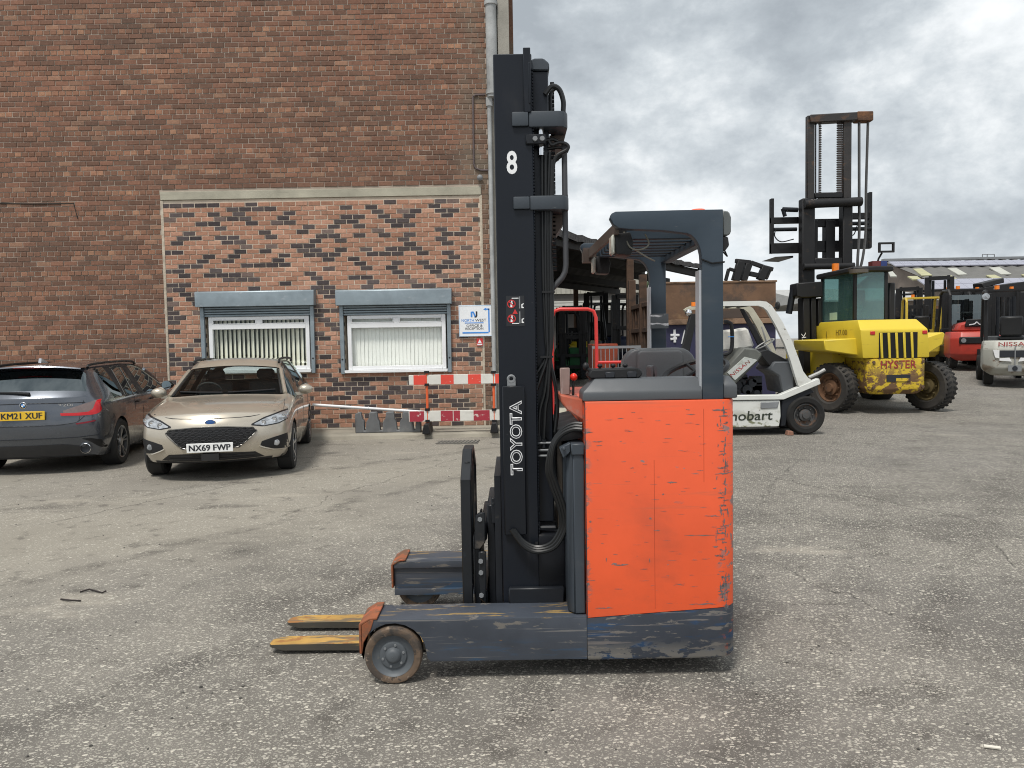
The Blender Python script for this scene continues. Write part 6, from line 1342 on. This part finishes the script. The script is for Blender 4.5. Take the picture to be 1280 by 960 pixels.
m = MB(); m.prism(pxp([(905, 500), (1000, 495), (1000, 530), (905, 533)], WY_ + .4), 'y', WY_ + .3, WY_ + 1.0); m.build('chassis', dark_steel, wf)
cowl = pp('front_cowl', [(968, 452), (990, 452), (993, 488), (978, 492), (974, 470), (962, 462)], WY_ + .12, WY_ + .9, t_plast, wf, .02)
pp('cowl_top', [(948, 440), (960, 437), (988, 452), (966, 462)], WY_ + .2, WY_ + .7, black_plast, wf, .01)
bon = pp('bonnet', [(903, 464), (930, 434), (946, 436), (954, 443), (948, 452), (920, 480), (910, 478)], WY_ + .15, WY_ + .85, M('bonnet_grey', (.10, .105, .095), .55, var=.3, vs=4, layers=[((.22, .22, .17), (3, 3, 3), .55, .2, .7)]), wf, .03)
lp = pp('label_panel', [(909, 465.5), (931, 446), (947, 450), (919, 475.5)], WY_ + .135, WY_ + .149, M('label_pale', (.45, .47, .45), .5, var=.15, layers=[((.2, .22, .15), (4, 4, 4), .55, .15, .7)]), bon, .004)
a, b_ = at(915, 471.5, WY_ + .13), at(938, 453.5, WY_ + .13); d = (b_ - a); d.y = 0
lettering('NISSAN', (a.x, WY_ + .134, a.z), d, (-d.z, 0, d.x), d.length, .062, M('faded_red', ()), lp, .003, .001)
eng = MB(); rr = random.Random(5)
for k in range(26):
    q = at(906 + rr.random() * 40, 470 + rr.random() * 22, WY_ + .45); s_ = .03 + rr.random() * .07
    if k % 3: eng.box(q.x - s_, q.x + s_, q.y - .1, q.y + .1, q.z - s_, q.z + s_ * .7)
    else: eng.cyl(q - Vector((0, .15, 0)), q + Vector((0, .15, 0)), s_, n=10)
tag(eng.build('engine', dark_steel, wf), kind='stuff')
m = MB(); m.tube([at(905, 402, WY_ + .3), at(911, 403, WY_ + .3), at(914.5, 408, WY_ + .3), at(915, 432, WY_ + .3), at(911, 441, WY_ + .3), at(900, 444, WY_ + .3)], .034, 8, 4); m.build('grab_handle', black_plast, wf)
q = at(914, 421, WY_ + .26); m = MB(); m.cyl(q - Vector((.05, 0, 0)), q + Vector((.05, 0, 0)), .008, n=6); m.build('blue_tie', M('blue_tie', (.03, .22, .6), .5), wf)
pp('seat', [(900, 413), (925, 411), (935, 409), (944, 434), (930, 437), (900, 440)], WY_ + .55, WY_ + .95, M('white_cover', (.55, .54, .50), .8, var=.12, vs=6, bump=.4, bs=14), wf, .04)
c_ = at(956, 430, WY_ + .45); m = MB(); u = Vector((.86, 0, .50)); v = Vector((0, 1, 0))
m.tube([c_ + (u * math.cos(t_) + v * math.sin(t_)) * .17 for t_ in [k * math.pi / 10 for k in range(21)]], .014, 6, cap=False); m.tube([c_, at(972, 452, WY_ + .45)], .025, 6); m.build('steering_wheel', M('light_grey', (.35, .35, .34), .5), wf)
for x0, y0, x1, y1 in ((958, 428, 952, 408), (972, 452, 955, 437), (976, 455, 962, 440)): m = MB(); m.tube([at(x0, y0, WY_ + .35), at(x1, y1, WY_ + .35)], .014, 6); m.build('lever', M('light_grey', ()) if y1 < 420 else black_plast, wf)
m = MB(); m.tube([at(1011, 472, WY_ + .4), at(1024, 466, WY_ + .4), at(1031, 462, WY_ + .4)], [.03, .028, .03], 8); m.build('tilt_rod', M('light_grey', ()), wf)
m = MB(); q = at(972, 382, WY_ + .05); m.ball(q, .07, 12, 8, (.55, 1, 1)); m.tube([q, at(963, 388, WY_ + .05)], .014, 6); m.build('side_mirror', black_plast, wf)
m = MB(); q = at(868, 383, WY_ + .2); m.cyl(q, q + Vector((0, 0, .07)), .055, n=12); m.build('beacon', amber, wf)
m = MB(); q = at(861, 391, WY_ + .1); m.ball(q, .06, 10, 8); m.build('work_lamp', chrome, wf)
q = at(1007.5, 520, WY_); fl_wheel(wf, (q.x, WY_ + .10, .325), -1, .325, .24, hub_metal, axis='y'); fl_wheel(wf, (q.x, WY_ + 1.0, .325), 1, .325, .24, hub_metal, axis='y')
q = at(850, 530, WY_); fl_wheel(wf, (q.x, WY_ + .15, .27), -1, .27, .2, hub_metal, axis='y')
m = MB(); q = at(988, 541, 12.75); m.prism([(q.x - .06, 0), (q.x + .05, 0), (q.x + .04, .07), (q.x - .04, .08)], 'y', 12.72, 12.86); tag(m.build('brick_chock', M('chock', (.24, .12, .08), .9, var=.2, bump=.5), bev=.01), 'small broken brick wedged by the front wheel of the white forklift', 'brick')
# ---------------------------------------------------------------- skip, canopy, sheds, warehouse, trees, handrail, debris
SK = 17.0
sk_blue = M('skip_blue', (.022, .021, .060), .6, var=.2, vs=2, layers=[((.10, .06, .05), (2, 2, 4), .62, .1, .7)])
rplate = M('rust_plate', (.15, .085, .05), .85, var=.3, vs=2.2, bump=.3, bs=25, layers=[((.055, .045, .04), (1.2, 1.2, 1.6), .46, .15, .85), ((.24, .15, .08), (2, 2, 3), .58, .1, .6)])
x0, x1 = at(832, 380, SK).x, at(970, 380, SK).x; zt, zl = at(900, 352, SK).z, at(900, 404, SK).z; xa = x0 - .15
skp = thing('skip', 'big rusty steel skip with dark blue lower panels and white paint marks', 'skip', (x0, SK + 1, 0))
m = MB(); m.box(x0, x1, SK, SK + .12, zl + .10, zt); m.build('headboard', rplate, skp, bev=.012)
m = MB(); m.box(x0 - .01, x1 + .02, SK - .08, SK + .12, zl - .02, zl + .097); m.box(x0 - .012, x1 + .022, SK - .02, SK + .122, zt - .03, zt + .012); m.build('ledge', M('rust_light', (.22, .14, .09), .85, var=.3, vs=5, layers=[((.08, .05, .03), (3, 3, 5), .5, .15, .8)]), skp, bev=.008)
m = MB(); m.box(x0 + .01, x1, SK + .02, SK + .12, .05, zl - .021); fp_ = m.build('front_panel', sk_blue, skp)
for pts in ([(838, 419), (849, 419)], [(843, 412), (843.5, 428)], [(838, 424), (846, 423)], [(853, 430), (856, 413), (861, 426), (863, 420)]):
    m = MB(); m.tube([at(x, y, SK + .015) for x, y in pts], .03, 5); m.build('paint_mark', white_paint, fp_)
rust_d = M('rust_dark', (.085, .05, .032), .9, var=.35, vs=5, bump=.4, bs=30, layers=[((.04, .028, .022), (3, 3, 5), .5, .15, .8)])
# ribbed left side running back from the corner
sideT = at(806, 376, SK + .2).z; L = 4.2
m = MB(); m.box(x0 - .06, x0 - .01, SK + .12, SK + L, .05, sideT - .06); m.build('side_panel', sk_blue, skp)
for z in (sideT, sideT - .62, sideT - 1.3): m = MB(); m.box(x0 - .16, x0, SK + .13, SK + L, z - .06, z + .05); m.build('side_rail', rust_d, skp, bev=.008)
for k in range(10): y = SK + .16 + k * .44; m = MB(); m.box(x0 - .14, x0 - .062, y, y + .14, .1, sideT - .062); m.build('rib', rust_d, skp, bev=.008)
for y in (SK + 3.9, SK + 2.2): m = MB(); m.box(x0 - .2, x0 - .02, y, y + .16, .1, sideT + .75); m.build('corner_post', rust_d, skp, bev=.01)
q = at(803, 372, 18.0); m = MB(); m.cyl((x0 - .08, 18.0, sideT + .051), (x0 - .08, 18.0, sideT + .17), .07, n=12); tag(m.build('hazard_lamp', M('hazard_amber', (.8, .2, .02), .4)), 'small orange hazard lamp on the rusty rail of the skip', 'lamp')
# spare carriage lying on top of the skip
sp = thing('spare_carriage', 'black fork carriage lying on top of the rusty skip headboard', 'fork carriage', at(933, 352, SK + .06))
def bar(pts, w, nm='bar', Y=SK + .06): 
    m = MB()
    for a, b_ in zip(pts, pts[1:]): m.beam(at(*a, Y), at(*b_, Y), w, w)
    m.build(nm, blk_paint, sp, bev=.01)
bar([(919, 351), (926, 327)], .16, 'upright'); bar([(929, 351), (936, 330)], .14, 'upright'); bar([(919, 326), (938, 328), (955, 334), (966, 337)], .09, 'crossbar'); bar([(950, 350), (957, 333)], .16, 'upright'); bar([(937, 342), (951, 345)], .10, 'crossbar'); bar([(907, 351), (911, 336), (921, 339)], .07, 'bracket'); bar([(957, 349), (962, 337)], .08, 'bracket')
# canopy: barrel roof carried on posts
can = thing('canopy', 'dark open-sided canopy with a curved sheet roof behind the reach truck', 'canopy', (3.5, 27, 0))
dks = M('canopy_sheet', (.022, .021, .020), .9, var=.3, vs=2, layers=[((.06, .05, .045), (2, 2, 2), .55, .2, .6)])
mesh_m = M('canopy_edge', (.085, .08, .078), .8, var=.5, vs=16, layers=[((.02, .02, .02), (14, 14, 14), .5, .1, .8)])
A0, A1 = at(648, 283, 17.5), at(880, 338, 26.0); B0, B1 = at(640, 346, 29), at(772, 362, 36)
rows, rows2 = [], []; NU, NV = 46, 16
for v in range(NV + 1):
    t_ = v / NV; r0, r1 = [], []
    for u in range(NU + 1):
        s_ = u / NU; p = A0.lerp(A1, s_).lerp(B0.lerp(B1, s_), t_); bulge = math.sin(math.pi * t_) * .5 - .30 * math.sin(math.pi * s_) * (1 - t_) * .3
        p = p + Vector((0, 0, bulge + .02 * math.sin(u * 2.2))); r0.append(p); r1.append(p + Vector((0, 0, .05)))
    rows.append(r0); rows2.append(r1)
m = MB(); m.grid(rows); m.grid(rows2); m.build('roof_sheet', dks, can, smooth=25)
m = MB(); m.grid([[p + Vector((0, -.02, .04)) for p in rows[0]], [p + Vector((0, -.03, .22 - .04 * i / NU)) for i, p in enumerate(rows[0])], [p + Vector((0, .35, .25 - .04 * i / NU)) for i, p in enumerate(rows[0])]]); m.build('edge_sheet', mesh_m, can)
for s_, t_ in ((.08, .0), (.5, .0), (.98, .0), (.1, 1), (.55, 1), (.99, 1), (.98, .5)):
    p = A0.lerp(A1, s_).lerp(B0.lerp(B1, s_), t_); m = MB(); m.box(p.x - .10, p.x + .10, p.y - .1, p.y + .1, 0, p.z + .1); m.build('post', rust_d, can, bev=.01)
for t_ in (0.02, .34, .67, .98): m = MB(); m.beam(A0.lerp(B0, t_) + Vector((0, 0, -.12)), A1.lerp(B1, t_) + Vector((0, 0, -.12)), .16, .22); m.build('roof_beam', dks, can)
# pale shed behind the canopy
sh = thing('metal_shed', 'pale corrugated metal shed with a white roller door seen under the canopy', 'shed', (4.5, 42, gz(42)))
SX0, SX1, SY = at(640, 380, 40).x, at(800, 380, 40).x, 40.0; st_, sb = at(720, 352, SY).z, .3
for k in range(26):
    xx = SX0 + (SX1 - SX0) * k / 26; m = MB(); m.box(xx + .01, xx + (SX1 - SX0) / 26 - .01, SY, SY + .10 + .03 * (k % 2), at(720, 367, SY).z, st_ + .8); m.build('wall_sheet', M('shed_sheet', (.42, .41, .36), .7, var=.15, layers=[((.22, .19, .15), (1, 1, .4), .55, .2, .6)]), sh)
m = MB(); m.box(SX0 - 4, SX1 + .3, SY + .14, SY + 6, .3, st_ + .8); m.box(SX0 - 4.2, SX1 + .5, SY - .3, SY + 6.3, st_ + .81, st_ + 1.0); m.build('shed_body', M('shed_body', (.10, .095, .09), .9), sh)
m = MB(); z1, z0 = at(720, 376, SY - .4).z, at(720, 388, SY - .4).z
for k in range(6): zz = z0 + (z1 - z0) * k / 6; m.box(SX0, SX1 - .6, SY - .4 - .02 * (k % 2), SY - .05, zz, zz + (z1 - z0) / 6 - .004)
m.build('roller_door', M('roller_white', (.62, .62, .58), .6, var=.08), sh)
# far warehouse with skylights and solar panels
RY, EY = 75.0, 60.0
rz_, ez_ = at(1200, 326, RY).z, at(1200, 376, EY).z
wx0 = at(1106, 326, RY).x; wx1 = 85.0
wh_ = thing('warehouse', 'long far warehouse with grey sheet roof, yellow skylights and solar panels', 'warehouse', (55, 68, gz(60)))
roofm = M('asbestos_roof', (.13, .127, .12), .9, var=.2, vs=.6, layers=[((.12, .115, .10), (.3, .3, .3), .5, .2, .6)])
def rp(px, py): # point on the roof plane seen at a pixel
    d = at(px, py, 1.0) - Vector((0, 0, CAM_H)); k = (rz_ - ez_) / (RY - EY); t_ = (ez_ - k * EY - CAM_H) / (d.z - k * d.y); return Vector((0, 0, CAM_H)) + d * t_
nrm = Vector((0, -(rz_ - ez_), (RY - EY))).normalized()
m = MB(); rowsr = []; n = 90
m.grid([[(wx0 + (wx1 - wx0) * i / n, EY, ez_ + (.12 if i % 2 else 0)) for i in range(n + 1)], [(wx0 + (wx1 - wx0) * i / n, RY, rz_ + (.12 if i % 2 else 0)) for i in range(n + 1)]])
m.grid([[(wx0, RY, rz_), (wx1, RY, rz_)], [(wx0, RY + 15, ez_), (wx1, RY + 15, ez_)]]); rf = m.build('roof', roofm, wh_)
m = MB(); m.box(wx0 - .2, wx1, RY - .3, RY + .3, rz_ + .08, rz_ + .3); m.build('ridge_cap', mid_grey, rf)
m = MB(); m.box(wx0 + .3, wx1 - .3, EY + .4, RY + 14, 0, ez_ - .1); m.prism([(EY + .4, ez_ - .1), (RY, rz_ - .15), (RY + 14.6, ez_ - .1)], 'x', wx0 + .3, wx0 + .6); m.build('wall', M('warehouse_wall', (.20, .165, .14), .9, var=.3, vs=.7), wh_)
def roof_patch(name, q, mat, h=.16):
    P = [rp(*p) + nrm * h for p in q]; m = MB(); B = [p - nrm * .1 for p in P]; m.poly(P)
    for k in range(4): m.poly([P[k], B[k], B[(k + 1) % 4], P[(k + 1) % 4]])
    return m.build(name, mat, rf)
sky_y = M('skylight_yellow', (.40, .385, .22), .5, var=.15, vs=.8); sky_w = M('skylight_white', (.42, .42, .37), .5, var=.15, vs=.8)
for q, mm in ((((1141, 338), (1152, 337.5), (1165, 346), (1152, 346.5)), sky_y), (((1184, 337.5), (1195, 337), (1209, 345), (1198, 345.5)), sky_w), (((1236, 336.5), (1249, 336), (1264, 344.5), (1251, 345)), sky_w), (((1134, 347.5), (1146, 347), (1151, 351), (1141, 351.5)), sky_y), (((1178, 347), (1189, 346.5), (1196, 350.5), (1184, 351)), sky_y), (((1232, 346), (1243, 345.5), (1252, 349.5), (1240, 350)), sky_y), (((1276, 345), (1290, 344.5), (1298, 348.5), (1284, 349)), sky_y), (((1108, 337.5), (1112, 337.5), (1121, 347.5), (1113, 347.5)), sky_w)): roof_patch('skylight', q, mm)
pv = M('solar_panel', (.30, .30, .36), .25, var=.05, spec=.8)
def pv_row(yt, yb, xa, xb, n, sh_):
    for k in range(n):
        for r in range(2):
            a = xa + (xb - xa) * k / n; b_ = xa + (xb - xa) * (k + 1) / n - .3; t0, t1 = r / 2, (r + .96) / 2
            f = lambda x, t_: (x + sh_ * t_, yt + (yb - yt) * t_ - (x - xa) * .012)
            roof_patch('solar_panel', (f(a, t0), f(b_, t0), f(b_, t1), f(a, t1)), pv, .25)
pv_row(330, 335.5, 1110, 1310, 17, 9); pv_row(352.5, 365, 1146, 1320, 11, 18)
m = MB(); 
for x in (1228, 1234, 1243): 
    a = at(x, 327, 76); m.beam(a, at(x, 318, 76), .06, .06)
for y in (318, 322): m.beam(at(1228, y, 76), at(1243, y, 76), .06, .06)
tag(m.build('roof_railing', mid_grey), 'thin guard railing standing on the ridge of the far warehouse', 'railing')
# low building between the skip and the warehouse
m = MB(); lbx0, lbx1 = at(960, 360, 55).x, at(1112, 360, 55).x; zt2, zb2 = at(1000, 363, 52).z, at(1000, 376, 48).z
lb = thing('low_shed', 'low far shed with pale sheet roof left of the warehouse', 'shed', (lbx0 + 3, 52, gz(52)))
m.prism([(48, zb2), (56, zt2 + .3), (64, zb2), (64, zb2 - .1), (48, zb2 - .1)], 'x', lbx0, lbx1); m.build('roof', M('pale_roof', (.38, .38, .37), .8, var=.15), lb)
for k in range(8): m = MB(); xx = lbx0 + .3 + (lbx1 - lbx0 - .6) * k / 8; m.box(xx, xx + (lbx1 - lbx0) / 8 - .15, 48.4, 48.6, .5, zb2 - .11); m.build('wall_sheet', M('warehouse_wall', ()), lb)
# row of pallets / clutter under the warehouse eaves
rr = random.Random(9)
for px, h, cn, mm in ((1128, 1.5, 'grey', grey_p), (1160, 1.9, 'pale', sky_w), (1196, 2.3, 'rusty brown', rust), (1226, 2.0, 'dark blue', navy), (1262, 2.4, 'yellow', y_paint)):
    Y = 37 + rr.random() * 2; a = at(px, 400, Y); w = .6 + rr.random() * .4; g0 = gz(Y)
    t_ = thing('pallet_stack', 'stack of ' + cn + ' pallets against the far warehouse wall behind the forklifts', 'pallets', (a.x, Y, g0), group='stacks of pallets along the far warehouse wall')
    for j in range(int(h / .17)):
        m = MB(); z = g0 + j * .17; m.box(a.x - w, a.x + w, Y - .5, Y + .5, z + .11, z + .145)
        for x in (-w, -.08, w - .16): m.box(a.x + x, a.x + x + .16, Y - .5, Y + .5, z, z + .108)
        m.build('pallet', mm, t_)
# trees beyond
leafm = M('leaf', (.055, .085, .03), .8, var=.4, vs=.9, isl=.35)
barkm = M('bark', (.09, .07, .05), .9, var=.3)
def tree(x, y, h, label, seed):
    r = random.Random(seed); t_ = thing('tree', label, 'tree', (x, y, gz(y)), group='trees beyond the yard'); g0 = gz(y)
    m = MB(); m.tube([(x, y, g0), (x + .1, y, g0 + h * .3), (x - .05, y, g0 + h * .6)], [.28, .2, .1], 8)
    for k in range(7): a = r.random() * 6.28; m.tube([(x, y, g0 + h * (.3 + .05 * k)), (x + math.cos(a) * h * .2, y + math.sin(a) * h * .2, g0 + h * (.5 + .05 * k))], [.09, .03], 5)
    m.build('trunk', barkm, t_)
    m = MB(); cl = [(x + r.gauss(0, h * .17), y + r.gauss(0, h * .17), g0 + h * (.35 + .6 * r.random()), h * r.uniform(.08, .16)) for _ in range(26)]
    for cx, cy, cz, rad_ in cl:
        for _ in range(90):
            d = Vector((r.gauss(0, 1), r.gauss(0, 1), r.gauss(0, 1))).normalized() * rad_ * r.random() ** .4; p = Vector((cx, cy, cz)) + d; s_ = h * r.uniform(.012, .026)
            u = Vector((r.gauss(0, 1), r.gauss(0, 1), r.gauss(0, 1))).normalized(); v = u.orthogonal().normalized(); m.poly([p - u * s_, p + v * s_ * .6, p + u * s_, p - v * s_ * .6])
    bmesh.ops.recalc_face_normals; o = m.build('crown', leafm, t_); o['kind'] = 'stuff'
for k, (px, py, Y, l) in enumerate(((783, 340, 66, 'bushy green tree seen between the canopy and the skip rail'), (796, 338, 72, 'taller green tree just right of the bushy one beyond the canopy'), (872, 372, 60, 'low green tree hidden behind the skip headboard'))):
    a = at(px, py, Y); tree(a.x, Y, a.z - gz(Y), l, 20 + k)
# red tubular handrail trolley behind the reach truck
RYY = 8.6; rd = M('red_tube', (.60, .035, .030), .4, var=.08)
tr = thing('trolley', 'red tubular steel trolley with wire mesh side behind the reach truck', 'trolley', (at(718, 450, RYY).x, RYY, 0))
m = MB(); P = [at(690, 470, RYY), at(690, 397, RYY), at(693, 389, RYY), at(700, 386.5, RYY), at(735, 386.5, RYY), at(742, 389, RYY), at(745, 397, RYY), at(747, 470, RYY)]
P[0].z = P[-1].z = .35; m.tube(P, .020, 10); m.build('handle', rd, tr)
m = MB(); a = at(747, 453, RYY); m.tube([a, a + Vector((.28, .0, 0))], .016, 8); m.tube([a + Vector((0, 0, -.25)), a + Vector((.30, 0, -.25))], .016, 8); m.build('rail', rd, tr)
m = MB(); m.box(P[0].x - .05, P[-1].x + .75, RYY + .02, RYY + .9, .30, .35); m.build('deck', rd, tr)
for xx in (P[0].x + .05, P[-1].x + .6): 
    for yy in (RYY + .12, RYY + .8): m = MB(); m.lathe([(.001, -.03), (.11, -.03), (.12, -.02), (.12, .02), (.11, .03), (.001, .03)], (xx, yy, .12), 'y', 18); w_ = m.build('castor', black_rub, tr); m = MB(); m.box(xx - .03, xx + .03, yy - .045, yy + .045, .22, .305); m.build('bracket', mid_grey, w_)
m = MB(); q0, q1 = at(740, 436, RYY + .5), at(778, 445, RYY + .5)
for k in range(12): x = q0.x + (q1.x - q0.x + .2) * k / 11; m.box(x, x + .008, RYY + .5, RYY + .508, .36, q0.z)
m.box(q0.x, q1.x + .22, RYY + .495, RYY + .517, q0.z, q0.z + .03); o = m.build('mesh_side', mid_grey, tr); o['kind'] = 'stuff'
# low concrete block / pale kerb glimpsed behind the hoses
m = MB(); a = at(700, 500, 11.5); m.prism([(a.x - .2, 0), (a.x + 1.0, 0), (a.x + 1.0, .55), (a.x - .2, .6)], 'y', 11.5, 12.1); tag(m.build('concrete_block', MATS['old_concrete'], bev=.03), 'low weathered concrete block behind the mast hoses', 'block')
# litter and loose stones
q = g2(1243, 937); m = MB(); m.cyl((q[0] - .035, q[1] + .012, .009), (q[0] + .020, q[1] - .006, .009), .0065, n=8); cg = tag(m.build('cigarette_butt', M('paper_white', (.65, .62, .54), .8)), 'white cigarette butt lying on the tarmac at bottom right', 'cigarette butt')
for P, l, mm in (([(76, 750), (88, 753), (101, 752)], 'short dark twig lying left of the longer one', 'dark'), ([(100, 741), (112, 739), (128, 742), (133, 741)], 'longer dark twig lying on the tarmac at left', 'dark')):
    m = MB(); m.tube([Vector((*g2(*p), .006 + .008 * (i % 2))) for i, p in enumerate(P)], .0055, 5); tag(m.build('twig', M('twig', (.03, .024, .022), .9)), l, 'twig')
rr = random.Random(21); m = MB()
def pebble(x, y, s_):
    g = bmesh.ops.create_icosphere(m.bm, subdivisions=1, radius=s_)
    for v in g['verts']: v.co = Vector((v.co.x * rr.uniform(.7, 1.3), v.co.y * rr.uniform(.7, 1.2), v.co.z * rr.uniform(.4, .8))) + Vector((x, y, gz(y) + s_ * .25))
for _ in range(420):
    y = 2.0 + rr.random() ** 1.6 * 11; x = (rr.random() - .5) * y * 1.5; pebble(x, y, rr.uniform(.003, .009))
for px, py in ((1052, 812), (900, 600), (270, 862)):
    x, y = g2(px, py)
    for _ in range(6): pebble(x + rr.gauss(0, .09), y + rr.gauss(0, .07), rr.uniform(.004, .010))
tag(m.build('loose_stones', M('loose_stone', (.10, .095, .085), .9, var=.4, isl=.6), org=(0, 5, 0)), kind='stuff')
x, y = g2(838, 850)
